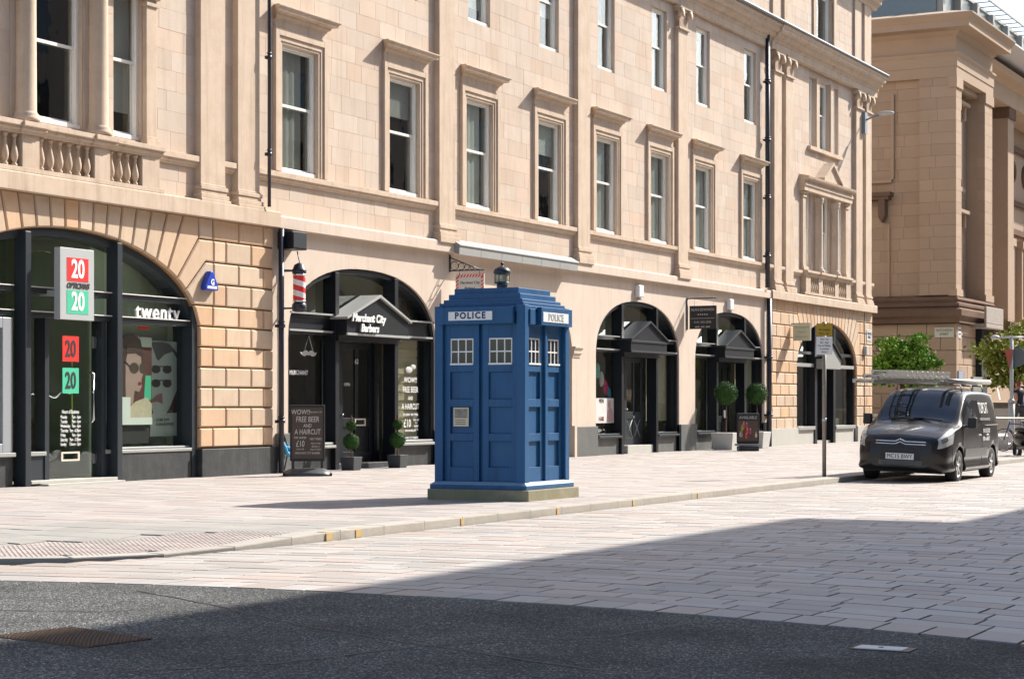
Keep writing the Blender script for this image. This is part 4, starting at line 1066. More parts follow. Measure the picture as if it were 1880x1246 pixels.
q = MB(); q.box(27.1, 27.13, yd+.3, yd+.31, 1.0, 2.55); q.build('lime_strip', mat('lime_strip', (.4, .55, .05), .6), sfL)
text('Hours of Business', .10, (26.71, yd, 1.24), FACE, INKW, dL, 'door_lettering', sx=.62)
for i_, (d_, h_) in enumerate((('Monday', '9am - 6pm'), ('Tuesday', '9am - 6pm'), ('Wednesday', '9am - 6pm'), ('Thursday', '9am - 6.30pm'), ('Friday', '9am - 6pm'), ('Saturday', '9am - 5.30pm'), ('Sunday', '12noon - 5pm'))):
    text(d_, .085, (26.45, yd, 1.15-i_*.078), FACE, INKW, dL, 'door_lettering', sx=.62, align='LEFT'); text(h_, .085, (26.98, yd, 1.15-i_*.078), FACE, INKW, dL, 'door_lettering', sx=.62, align='RIGHT')
q = MB(); q.box(25.62, 27.66, YF-.22, YF+.3, -.04, .035); q.box(25.40, 27.66, YF-.05, YF+.3, .035, .09); q.build('door_step', PALEGRAN, bld, bev=.008)
text('twenty', .42, (29.07, YF+.16, 3.05), FACE, INKW, sfL, 'fascia_lettering', ext=.016, bold=.004, spacing=1.12)
# interior fittings: counter, shelves of frames
q = MB(); q.box(23, 27.8, YF+1.6, YF+2.3, .05, 1.05); q.build('counter', SHOPB, sfL)
q = MB()
for i_ in range(13):
    z = 1.2+i_*.12
    q.box(24.9, 29.6, YF+4.6, YF+4.75, z, z+.012)
q.build('display_shelf', LEAD, sfL)
q = MB(); rq = random.Random(2)
for i_ in range(13):
    for j_ in range(30):
        if rq.random() < .85: x = 25+j_*.155; z = 1.215+i_*.12; q.box(x, x+.055, YF+4.55, YF+4.6, z, z+.035); q.box(x+.065, x+.12, YF+4.55, YF+4.6, z, z+.035)
q.build('spectacle_frames', INK, sfL, kind='stuff')
q = MB(); q.box(27.95, 31.2, YF+.80, YF+.84, .1, 4.5); q.build('partition', SHOPG, sfL)
# posters behind the glass (flat prints)
yp = YF+.34
def blob(pts, y, name, m_, parent): q = MB(); q.prism(pts, y, y+.003); return q.build(name, m_, parent)
def oval(cx, cz, rx, rz, n=18, a0=0): return [(cx+rx*math.cos(2*math.pi*i/n), cz+rz*math.sin(2*math.pi*i/n)) for i in range(n)]
HAIRB = mat('dark_brown_print', (.055, .022, .018), .5, var=.35, scale=8); FACEP = mat('face_print', (.42, .27, .235), .5, var=.18, scale=4); LACE = mat('cream_lace_print', (.55, .46, .34), .6, var=.4, scale=18)
q = MB(); q.box(27.85, 28.62, yp, yp+.01, 1.05, 2.62); p1 = q.build('poster', mat('maroon_poster', (.10, .02, .02), .5, var=.5, scale=3), sfL, label='poster of a woman in sunglasses')
blob([(28.25, 2.42), (28.62, 2.42), (28.62, 2.60), (28.25, 2.60)], yp-.004, 'pale_panel', mat('pale_panel', (.5, .55, .47), .6), p1)
blob([(28.42, 1.45), (28.60, 1.45), (28.60, 1.9), (28.46, 1.9)], yp-.004, 'green_patch', GREEN, p1)
blob([(27.86, 1.35), (28.02, 1.35), (28.2, 1.5), (28.38, 1.75), (28.40, 2.3), (28.33, 2.55), (28.15, 2.66), (27.95, 2.64), (27.86, 2.5)], yp-.008, 'hair', HAIRB, p1)
blob([(27.97, 1.42), (28.14, 1.36), (28.18, 1.62), (28.30, 1.60), (28.36, 1.70), (28.35, 1.82), (28.39, 1.92), (28.35, 2.1), (28.34, 2.28), (28.2, 2.36), (28.02, 2.36), (27.96, 2.1), (27.96, 1.8)], yp-.012, 'face', FACEP, p1)
blob([(27.98, 2.28), (28.2, 2.30), (28.34, 2.24), (28.34, 2.4), (28.15, 2.5), (27.98, 2.45)], yp-.016, 'fringe', HAIRB, p1)
for ox in (28.17, 28.37): blob(oval(ox, 2.03, .115 if ox < 28.3 else .07, .10), yp-.016, 'sunglass_lens', mat('brown_lens', (.10, .075, .06), .2), p1)
blob([(27.93, 2.14), (28.08, 2.02), (28.09, 2.05), (27.94, 2.17)], yp-.017, 'sunglass_arm', INK, p1)
blob(oval(28.31, 1.75, .045, .035, 10), yp-.016, 'lips', mat('lip_red', (.25, .01, .02), .5), p1)
blob([(27.86, 1.12), (28.6, 1.12), (28.6, 1.38), (28.48, 1.5), (28.2, 1.42), (28.02, 1.3), (27.86, 1.4)], yp-.018, 'lace_collar', LACE, p1)
blob([(27.86, 1.0), (28.61, 1.0), (28.61, 1.13), (27.86, 1.13)], yp-.02, 'white_strip', SIGNW, p1)
blob([(27.86, 1.12), (28.07, 1.12), (28.07, 1.5), (27.86, 1.5)], yp-.023, 'white_card', SIGNW, p1)
blob([(28.27, 2.74), (28.55, 2.74), (28.55, 2.8), (28.27, 2.8)], yp-.004, 'red_tag', mat('red_tag', (.75, .02, .01), .5), p1)
q = MB(); q.box(28.64, 29.52, yp+.06, yp+.07, .78, 2.55); p2 = q.build('poster', mat('pale_grey_poster', (.37, .40, .38), .6, var=.08, scale=2), sfL, label='pale poster with two pairs of sunglasses and a bow tie')
yq = yp+.055
blob([(28.66, 2.52), (29.0, 2.53), (29.2, 2.50), (29.5, 2.28), (29.48, 2.18), (29.3, 2.36), (29.05, 2.30), (28.88, 2.18), (28.82, 2.22)], yq, 'hair_shape', mat('slate_print', (.06, .065, .075), .6, var=.3), p2)
for zc_ in (2.02, 1.76):
    for ox in (28.80, 29.13): blob(oval(ox, zc_, .13, .075), yq-.003, 'sunglass_lens', INK, p2)
    blob([(28.7, zc_+.04), (29.25, zc_+.05), (29.25, zc_+.07), (28.7, zc_+.06)], yq-.004, 'sunglass_bridge', INK, p2)
blob([(28.66, 1.45), (28.84, 1.55), (28.98, 1.58), (29.0, 1.38), (28.84, 1.42), (28.66, 1.40)], yq-.003, 'bow_tie', mat('dusty_rose_print', (.22, .10, .10), .6, var=.3, scale=20), p2)
blob([(29.10, 1.20), (29.48, 1.22), (29.5, 1.62), (29.42, 1.64), (29.2, 1.3)], yq-.003, 'lapel', HAIRB, p2)
blob([(28.64, 1.15), (28.72, 1.22), (28.66, 1.36), (28.64, 1.36)], yq-.003, 'shirt_edge', HAIRB, p2)
text('£100 OFF', .075, (29.0, yq-.004, 1.08), FACE, INK, p2, 'poster_lettering', spacing=1.3); text('SUNGLASSES', .075, (29.06, yq-.004, 1.0), FACE, INK, p2, 'poster_lettering', spacing=1.25)
q = MB(); q.box(28.25, 29.1, YF+.38, YF+.6, .66, .95); q.build('display_box', INK, sfL)
q = MB(); q.box(25.43, 25.66, YF+.26, YF+.27, .60, .98); q.build('notice', INKW, sfL)
q = MB(); q.box(24.2, 24.75, YF+2.2, YF+2.3, 1.1, 2.0); q.build('lit_shelf', mat('warm_lit_shelf', (.5, .28, .1), .7, emit=((1, .5, .15), .25)), sfL)

for p_, x0_, x1_, k_ in ((p1, 27.85, 28.22, 1.18), (p2, 28.64, 29.16, 1.03)):
    p_.scale.x = k_; p_.location.x = x1_+(wl(p_).x-x0_)*k_-wl(p_).x

# right pavilion shop
A = ARCH_R; c = A[0]
sfR = rim(A, .12, YF+.08, YF+.49).build('shopfront', BLACK, bld)
interior(A, SHOPD, YF+.46, YF+3.6, sfR)
for s_ in (-1, 1):
    px = c-.25+s_*1.05; q = MB(); q.box(px-.14, px+.12, YF-.02, YF+.3, 0, ell(1.35, A[1], *A[2:])-.04); q.build('post', BLACK, sfR, bev=.006)
yg = YF+.2
for xa, xb in ((c-3.25, c-1.44), (c-1.18, c+.66), (c+.92, c+3.25)):
    q = MB(); q.box(xa, xb, YF+.06, YF+.26, 3.14, 3.24); q.build('transom', CHAR, sfR); glazing(A, xa, xb, 3.24, 9, yg, .12).build('pane', PANEB, sfR)
    if abs(xa-(c-1.18)) > .01:
        q = MB(); q.box(xa, xb, YF+.02, YF+.26, 2.70, 2.82); q.build('transom', LEAD, sfR)
        q = MB(); q.box(xa, xb, yg, yg+.008, .62, 2.7); q.box(xa, xb, yg, yg+.008, 2.82, 3.14); q.build('pane', PANEB, sfR)
        q = MB(); q.box(xa, xb, YF+.02, YF+.3, -.02, .5); q.build('stall_riser', PALEGRAN, sfR)
        q = MB(); q.box(xa, xb, YF-.05, YF+.3, .5, .62); q.build('sill', LEAD, sfR, bev=.01)
q = MB(); q.prism([(c-1.3, 2.65), (c+.78, 2.65), (c+.78, 3.0), (c-.26, 3.55), (c-1.3, 3.0)], YF-.25, YF+.1); q.build('canopy', LEAD, sfR, bev=.006)
q = MB(); q.prism([(c-1.36, 3.0), (c-.26, 3.58), (c+.84, 3.0), (c+.84, 3.07), (c-.26, 3.66), (c-1.36, 3.07)], YF-.31, YF+.12); q.build('canopy_flashing', BLACK, sfR)
q = MB(); q.box(c-1.2, c+.66, YF+.4, YF+.45, .1, 2.7); q.build('door', BLACK, bld)
q = MB(); q.box(c-1.2, c+.66, YF+.1, YF+.45, -.02, .1); q.build('door_step', PALEGRAN, bld)
# display: red dress on mannequin, boxes, frames
q = MB(); q.lathe([(.30, 0), (.24, .5), (.15, .8), (.19, 1.1), (.17, 1.2), (.05, 1.25)], (c-2.8, YF+.55, 1.15), 14); q.build('red_dress', RED, sfR)
q = MB(); q.box(c-2.2, c-1.9, YF+.8, YF+.85, 1.2, 2.3); q.build('olive_panel', mat('olive_panel', (.12, .15, .05), .8), sfR)
for i_, (x, z, w_, h_, m_) in enumerate(((1.2, .62, .35, .5, SHOPB), (1.7, .62, .4, .45, YEL), (2.3, .62, .5, .25, SIGNW), (-2.4, .62, .9, .3, BLACK), (1.3, 1.3, .3, .3, BLUEP))):
    q = MB(); q.box(c+x, c+x+w_, YF+.45, YF+.6, z, z+h_); q.build('display_box', m_, sfR)
q = MB(); q.torus((c+1.8, YF+.5, 1.95), .2, .02); q.build('wall_clock', LEAD, sfR)

# ------------------------------------------------------------------ things fixed to the terrace
def drainpipe(x, y, z0, z1, r, label, group='black drainpipes on the terrace', shoe=True, cols=None):
    t = thing('drainpipe', label, 'drainpipe', (x, y, z0), group)
    q = MB(); q.cyl((x, y, z0), r, z1-z0, 12); 
    q.build('pipe', PIPE, t)
    for z in (cols or [z0+1.0+i*1.9 for i in range(int((z1-z0)/1.9))]):
        q = MB(); q.cyl((x, y, z), r*1.45, .07, 12); q.cyl((x, y, z+.10), r*1.3, .03, 12); q.box(x-r*1.9, x+r*1.9, y+r*.4, y+r+.03, z+.0, z+.06); q.build('collar', PIPE, t)
    return t
drainpipe(CX0+.09, YF-.16, .0, 4.86, .055, 'black drainpipe beside the barber shop, below the string course')
drainpipe(32.10, YF-.24, 5.25, 13.85, .035, 'black upper drainpipe right of the left bay pilasters')
drainpipe(CX1-.12, YF-.13, .0, 4.86, .085, 'thick black ground-floor downpipe at the right end of the plain arches')
drainpipe(CX1-.42, YF-.18, 5.2, 13.7, .08, 'thick black upper downpipe left of the right bay')
t = thing('cable_run', 'thin black electric cable running down beside the barber shop drainpipe', 'cable', (CX0+.27, YF-.03, 0))
q = MB(); q.tube([(CX0+.28, YF-.03, 4.5), (CX0+.27, YF-.03, 3.6), (CX0+.29, YF-.03, 2), (CX0+.27, YF-.03, .9), (CX0+.42, YF-.12, .5), (CX0+.25, YF-.12, .05)], .018, 6); q.tube([(33.15, YF-.2, 4.45), (33.2, YF-.22, 4.25), (33.12, YF-.25, 4.05)], .012, 6); q.build('cable', PIPE, t)
t = thing('junction_box', 'black metal box on the wall above the barber pole', 'electrical box', (33.0, YF, 4.5)); q = MB(); q.box(32.74, 33.26, YF-.36, YF, 4.47, 4.82); q.build('housing', BLACK, t, bev=.01)
q = MB(); q.box(32.77, 33.23, YF-.37, YF-.361, 4.50, 4.79); q.build('cover', CHAR, t)
# barber pole
_n0 = len(bpy.data.objects)
t = thing('barber_pole', 'red and white striped barber pole with black caps beside the drainpipe', 'barber pole', (32.93, YF-.35, 3.2))
x, y = 32.98, YF-.36
q = MB(); q.lathe([(.09, 0), (.14, .02), (.15, .10), (.14, .16), (.10, .2)], (x, y, 3.22), 18); q.build('base_cap', PIPE, t)
q = MB(); q.lathe([(.12, 0), (.145, .02), (.145, .09), (.13, .1), (.10, .18), (.03, .22), (.0, .23)], (x, y, 3.98), 18); q.build('top_cap', PIPE, t)
q = MB(); q.lathe([(.138, 0), (.138, .035)], (x, y, 3.945), 18); q.lathe([(.138, 0), (.138, .03)], (x, y, 3.42), 18); q.build('chrome_ring', CHROME, t)
# helical stripes as geometry
st_w = MB(); st_r = MB(); n = 24; H0, H1 = 3.43, 3.97
for part, mb_ in ((0, st_w), (1, st_r)):
    for band in range(-2, 5):
        for k in range(n):
            a0, a1 = 2*math.pi*k/n, 2*math.pi*(k+1)/n; p = .22
            def zz(a): return H0+band*p+(-a/(2*math.pi))*p+(.11 if part else 0)
            c4 = [(a0, zz(a0)), (a1, zz(a1)), (a1, zz(a1)+.11), (a0, zz(a0)+.11)]
            c4 = [(a, min(H1, max(H0, z))) for a, z in c4]
            if max(z for a, z in c4)-min(z for a, z in c4) < 1e-4: continue
            if c4[0][1] >= H1 and c4[1][1] >= H1: continue
            if c4[2][1] <= H0 and c4[3][1] <= H0: continue
            mb_.add([(x+.125*math.cos(a), y+.125*math.sin(a), z) for a, z in c4], [(0, 1, 2, 3)], True)
st_w.build('white_stripe', SIGNW, t); st_r.build('red_stripe', RED, t)
q = MB(); q.tube([(x, YF, 4.05), (x-.0, y+.1, 4.05)], .02); q.tube([(x, YF, 3.3), (x, y+.1, 3.3)], .02); q.tube([(CX0+.1, YF-.1, 4.05), (x-.1, y, 4.05)], .012); q.build('bracket', PIPE, t)
# blue alarm box
t = thing('alarm_box', 'blue triangular security alarm box on the rusticated pier', 'alarm box', (30.3, YF-.05, 3.5))
q = MB(); b0 = [(30.12, 3.52), (30.52, 3.52), (30.52, 3.60), (30.36, 3.88), (30.28, 3.88), (30.12, 3.60)]
q.prism(b0, YF-.16, YF-.04); q.build('housing', BLUEP, t, bev=.015)
text('G', .15, (30.33, YF-.165, 3.67), FACE, INKW, t, 'emblem', bold=.006); q = MB(); q.box(30.17, 30.47, YF-.164, YF-.161, 3.55, 3.60); q.build('white_band', SIGNW, t)
for x, z, dsc in ((50.72, 4.55, 'white alarm sounder above the arch right of the blue box'), (57.85, 4.50, 'white alarm sounder above the rightmost plain arch')):
    t = thing('alarm_sounder', dsc, 'alarm box', (x, YF, z), 'white alarm sounders'); q = MB(); q.box(x-.17, x+.17, YF-.14, YF, z-.16, z+.18); q.build('housing', SIGNW, t, bev=.03)
    q = MB(); q.cyl((x, YF-.08, z-.24), .05, .09, 10); q.build('strobe', HEADL, t)
# 20/20 sign box
t = thing('shop_sign', 'brushed steel box sign with red and green number 20 squares', 'sign', (26.26, YF-.2, 2.8))
q = MB(); q.box(25.82, 26.70, YF-.30, YF-.17, 2.80, 4.01); sb = q.build('sign_box', STEEL, t, bev=.004)
ys_ = YF-.304
q = MB(); q.box(25.99, 26.55, ys_, ys_+.003, 3.45, 3.85); q.build('red_square', RED, t); q = MB(); q.box(25.99, 26.55, ys_, ys_+.003, 2.90, 3.30); q.build('green_square', GREEN, t)
text('20', .43, (26.27, ys_-.003, 3.65), FACE, INKW, t, 'sign_number', sx=.80, bold=.012); text('20', .43, (26.27, ys_-.003, 3.10), FACE, INKW, t, 'sign_number', sx=.80, bold=.012)
text('OPTICIANS', .125, (26.27, ys_-.003, 3.375), FACE, INK, t, 'sign_lettering', sx=.92, shear=.3, bold=.006)
q = MB(); q.box(25.95, 26.0, YF-.18, YF+.3, 3.2, 3.3); q.box(26.5, 26.55, YF-.18, YF+.3, 3.2, 3.3); q.build('bracket', STEEL, t)
# hanging signs (perpendicular to the wall, faces -x)
t = thing('hanging_sign', 'hanging white barber sign with red diagonal striped border on scrolled iron bracket', 'sign', (39.6, YF, 4.0))
x = 39.82
q = MB(); q.tube([(x, YF-.02, 4.84), (x, YF-.02, 4.44)], .02); q.tube([(x, YF-.02, 4.47), (x, YF-.92, 4.47)], .014); q.tube([(x, YF-.02, 4.78), (x, YF-.8, 4.48)], .013)
for yc, r in ((YF-.14, .10), (YF-.32, .08), (YF-.47, .06), (YF-.6, .04)): q.torus((x, yc, 4.47+r+.015), r, .009, 16, 6, 'x')
q.build('bracket', PIPE, t)
q = MB(); q.tube([(x, YF-.27, 4.46), (x, YF-.27, 4.38)], .006); q.tube([(x, YF-.80, 4.46), (x, YF-.80, 4.38)], .006); q.build('hook', PIPE, t)
q = MB(); q.box(x-.015, x+.015, YF-.92, YF-.18, 3.86, 4.38); q.build('board', mat('off_white_board', (.66, .63, .58), .6), t)
q = MB(); rb = .075; yA, yB, zA, zB = YF-.92, YF-.18, 3.86, 4.38
def stripes(q, y0, y1, z0, z1, horiz):
    n_ = int((abs(y1-y0) if horiz else abs(z1-z0))/.07)
    for i_ in range(n_):
        if horiz: a = y0+(y1-y0)*i_/n_; d_ = (y1-y0)/n_*.5; q.add([(x-.018, a, z0), (x-.018, a+d_, z0), (x-.018, a+d_-.05, z1), (x-.018, a-.05, z1)], [(0, 1, 2, 3)])
        else: a = z0+(z1-z0)*i_/n_; d_ = (z1-z0)/n_*.5; q.add([(x-.018, y0, a), (x-.018, y1, a+.05), (x-.018, y1, a+d_+.05), (x-.018, y0, a+d_)], [(0, 1, 2, 3)])
stripes(q, yA+.05, yB, zB-rb, zB, True); stripes(q, yA+.05, yB, zA, zA+rb, True); stripes(q, yA+rb, yA, zA, zB-.05, False); stripes(q, yB, yB-rb, zA, zB-.05, False)
q.build('red_border_stripes', RED, t)
text('Merchant City', .088, (x-.019, YF-.55, 4.18), FACEX, INK, t, 'sign_lettering', shear=.15); text('Barbers', .088, (x-.019, YF-.55, 4.05), FACEX, INK, t, 'sign_lettering', shear=.15)
t = thing('hanging_sign', 'black hanging estate agent sign with gold stars left of the rightmost plain arch', 'sign', (54.4, YF, 3.7))
x = 54.4
q = MB(); q.tube([(x, YF-.02, 4.55), (x, YF-.02, 3.6)], .025); q.tube([(x, YF-.02, 4.53), (x, YF-.95, 4.53)], .018); q.build('bracket', PIPE, t)
q = MB(); q.tube([(x, YF-.25, 4.52), (x, YF-.25, 4.30)], .006); q.tube([(x, YF-.85, 4.52), (x, YF-.85, 4.30)], .006); q.build('hook', CHROME, t)
q = MB(); q.box(x-.02, x+.02, YF-.95, YF-.1, 3.62, 4.31); q.build('board', INK, t)
text('ALAN EDWARDS', .105, (x-.024, YF-.52, 4.19), FACEX, INKG, t, 'sign_lettering', sx=.92); text('* * * * *', .10, (x-.024, YF-.52, 4.03), FACEX, INKW, t, 'sign_lettering'); text('0141 552 5292', .09, (x-.024, YF-.52, 3.82), FACEX, INKG, t, 'sign_lettering')
q = MB(); q.box(x-.023, x-.021, YF-.9, YF-.14, 3.93, 3.94); q.build('rule_line', INKG, t); text('SALES   LETS   RENT', .055, (x-.024, YF-.52, 3.68), FACEX, INKW, t, 'sign_lettering')
t = thing('hanging_sign', 'pale cream hanging shop sign with green lettering left of the far pavilion arch', 'sign', (63.7, YF, 3.5))
x = 63.75
q = MB(); q.tube([(x, YF-.0, 4.15), (x, YF-.0, 3.4)], .03); q.tube([(x, YF, 4.13), (x, YF-.75, 4.13)], .018); q.build('bracket', PIPE, t)
q = MB(); q.box(x-.02, x+.02, YF-.73, YF-.1, 3.55, 4.1); q.build('board', mat('cream_green_board', (.50, .52, .40), .6), t)
for i_, (s_, z_) in enumerate((('Wholefoods', 4.0), ('Organic', 3.85), ('Restaurant', 3.68))): text(s_, .10, (x-.024, YF-.41, z_), FACEX, mat('dull_green_ink', (.28, .36, .18), .6), t, 'sign_lettering')
# street name signs
def plate(x0, x1, z0, z1, y, l1, l2, label, size, sx=.8):
    t = thing('street_sign', label, 'street sign', ((x0+x1)/2, y, z0)); q = MB(); q.box(x0, x1, y-.02, y, z0, z1); q.build('plate', SIGNW, t, bev=.004)
    q = MB(); w_ = .012; q.box(x0+.03, x1-.03, y-.0225, y-.0205, z0+.03, z0+.03+w_); q.box(x0+.03, x1-.03, y-.0225, y-.0205, z1-.03-w_, z1-.03); q.box(x0+.03, x0+.03+w_, y-.0225, y-.0205, z0+.03, z1-.03); q.box(x1-.03-w_, x1-.03, y-.0225, y-.0205, z0+.03, z1-.03); q.build('border', INK, t)
    text(l1, size, ((x0+x1)/2, y-.024, z0+(z1-z0)*.66), FACE, INK, t, 'street_name', sx=sx); text(l2, size, ((x0+x1)/2, y-.024, z0+(z1-z0)*.33), FACE, INK, t, 'street_name', sx=sx)
    return t
plate(72.35, 73.0, 3.80, 4.22, YF-.04, 'WILSON', 'STREET', 'white street name plate high on the corner of the right pavilion', .155)
t = thing('wall_bell_box', 'small grey box on the right pavilion pier below the street sign', 'alarm box', (72.2, YF, 3.3)); q = MB(); q.box(72.0, 72.25, YF-.16, YF-.04, 3.25, 3.6); q.build('housing', GREYP, t, bev=.02); q = MB(); q.tube([(72.12, YF-.05, 4.85), (72.12, YF-.05, .6)], .012, 6); q.build('cable', PIPE, t)
# wall mounted street lamp
t = thing('wall_street_lamp', 'grey street lantern on an arm from the far corner pilaster', 'street lamp', (71.6, YF-.2, 12.1))
q = MB(); q.box(71.5, 71.78, YF-.26, YF-.13, 11.55, 12.35); q.tube([(71.64, YF-.2, 12.05), (71.64, YF-.55, 12.18), (71.64, YF-.75, 12.22)], .035); q.build('arm', mat('grey_blue_steel', (.22, .26, .30), .5, metal=.3), t)
q = MB(); q.sphere((71.64, YF-1.0, 12.27), .34, 14, 8, sc=(.42, 1.0, .24)); q.build('lantern', GREYP, t)

# ------------------------------------------------------------------ police box
BX0, BX1, BY0, BY1 = 24.66, 26.12, 12.47, 13.93
pb = thing('police_box', 'tall blue police telephone box with stepped roof and POLICE signs on the pavement', 'police box', ((BX0+BX1)/2, (BY0+BY1)/2, 0))
q = MB(); q.box(BX0-.11, BX1+.10, BY0-.11, BY1+.06, -.02, .155); q.build('plinth', MOSSY, pb, bev=.012)
q = MB()
q.box(BX0-.05, BX1+.05, BY0-.05, BY1+.05, .155, .215); q.build('skirting', BLUE, pb, bev=.006)
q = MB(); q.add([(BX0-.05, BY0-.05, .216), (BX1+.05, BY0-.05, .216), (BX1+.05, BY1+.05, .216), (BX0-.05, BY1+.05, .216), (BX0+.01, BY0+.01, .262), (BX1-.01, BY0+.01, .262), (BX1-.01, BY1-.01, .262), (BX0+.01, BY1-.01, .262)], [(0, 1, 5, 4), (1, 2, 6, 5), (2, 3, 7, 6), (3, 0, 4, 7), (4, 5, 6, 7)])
q.build('pale_ledge', BLUEL, pb)  # sloping rim above the skirting, in a paler blue
# corner posts
for x in (BX0, BX1-.135):
    for y in (BY0, BY1-.135):
        q = MB(); q.box(x, x+.135, y, y+.135, .2, 2.775); q.build('corner_post', BLUE, pb, bev=.008)
q = MB(); q.box(BX0+.105, BX1-.105, BY0+.105, BY1-.105, .2, 2.76); q.build('wall', BLUE, pb)
# a leaf of a door face: builds in (u along face, depth, z) and maps to world
def faceleaf(fn, u0, u1, name, left=True, notice=False):
    q = MB(); d0, d1 = .055, .090       # leaf front plane and panel recess, measured inwards
    def B(ua, ub, za, zb, da, db):
        ps = [fn(ua, da, za), fn(ub, da, za), fn(ub, db, za), fn(ua, db, za), fn(ua, da, zb), fn(ub, da, zb), fn(ub, db, zb), fn(ua, db, zb)]
        q.add(ps, [(0, 3, 2, 1), (4, 5, 6, 7), (0, 1, 5, 4), (1, 2, 6, 5), (2, 3, 7, 6), (3, 0, 4, 7)])
    st_ = .095; zs_ = [.265, .47, .84, .95, 1.33, 1.44, 1.83, 1.93, 2.31, 2.52]
    B(u0, u0+st_, .265, 2.52, d0, d1+.02); B(u1-st_, u1, .265, 2.52, d0, d1+.02)
    for a, b in ((.265, .47), (.84, .95), (1.33, 1.44), (1.83, 1.93), (2.31, 2.52)): B(u0+st_, u1-st_, a, b, d0, d1+.02)
    for a, b in ((.47, .84), (.95, 1.33), (1.44, 1.83)): B(u0+st_, u1-st_, a, b, d1, d1+.02)
    lf = q.build(name, BLUE, pb, bev=.004)
    # window: white bars, 3 x 2 panes
    ua, ub, za, zb = u0+st_, u1-st_, 1.93, 2.31
    q2 = MB(); q = q2
    def B2(ua, ub, za, zb, da, db):
        ps = [fn(ua, da, za), fn(ub, da, za), fn(ub, db, za), fn(ua, db, za), fn(ua, da, zb), fn(ub, da, zb), fn(ub, db, zb), fn(ua, db, zb)]
        q2.add(ps, [(0, 3, 2, 1), (4, 5, 6, 7), (0, 1, 5, 4), (1, 2, 6, 5), (2, 3, 7, 6), (3, 0, 4, 7)])
    B2(ua, ub, za, za+.025, d0-.012, d1); B2(ua, ub, zb-.02, zb, d0+.01, d1); B2(ua, ua+.018, za+.025, zb-.02, d0+.01, d1); B2(ub-.018, ub, za+.025, zb-.02, d0+.01, d1)
    for i_ in (1, 2): x_ = ua+(ub-ua)*i_/3; B2(x_-.009, x_+.009, za+.025, zb-.02, d0+.014, d1-.002)
    zm = (za+zb)/2; B2(ua+.018, ub-.018, zm-.009, zm+.009, d0+.012, d1-.004)
    q2.build('window_bars', SIGNW, lf)
    for i_ in range(3):
        for j_ in range(2):
            q3 = MB(); xa = ua+.01+(ub-ua-.02)*i_/3; xb = ua+.01+(ub-ua-.02)*(i_+1)/3; z1_ = za+.01+(zb-za-.02)*j_/2; z2_ = za+.01+(zb-za-.02)*(j_+1)/2
            ps = [fn(xa, d1-.012, z1_), fn(xb, d1-.012, z1_), fn(xb, d1-.012, z2_), fn(xa, d1-.012, z2_)]; q3.add(ps, [(0, 1, 2, 3)]); q3.build('pane', VGLASS, lf)
    if notice:
        zc0, zc1 = 1.05, 1.32
        q4 = MB(); uu0, uu1 = u0+.15, u0+.42-.02
        q4.add([fn(uu0, d0-.006, zc0), fn(uu1, d0-.006, zc0), fn(uu1, d0-.006, zc1), fn(uu0, d0-.006, zc1)], [(0, 1, 2, 3)]); nn = q4.build('notice', mat('aged_paper', (.66, .57, .42), .8, var=.1), lf)
        q4 = MB(); 
        q4.add([fn(uu0+.02, d0-.008, zc0+.12), fn(uu1-.02, d0-.008, zc0+.12), fn(uu1-.02, d0-.008, zc1-.02), fn(uu0+.02, d0-.008, zc1-.02)], [(0, 1, 2, 3)])
        q4.build('photo_print', mat('grey_photo_print', (.26, .24, .19), .7, var=.9, scale=16), lf)
        q4 = MB()
        for i_ in range(3): q4.add([fn(uu0+.03, d0-.008, zc0+.03+i_*.028), fn(uu1-.05, d0-.008, zc0+.03+i_*.028), fn(uu1-.05, d0-.008, zc0+.038+i_*.028), fn(uu0+.03, d0-.008, zc0+.038+i_*.028)], [(0, 1, 2, 3)])
        q4.build('print_lines', INK, lf)
    return lf
faces = {'f': lambda u, d, z: (BX0+u, BY0+d, z), 'l': lambda u, d, z: (BX0+d, BY1-u, z), 'b': lambda u, d, z: (BX1-u, BY1-d, z), 'r': lambda u, d, z: (BX1-d, BY0+u, z)}
Wd = BX1-BX0
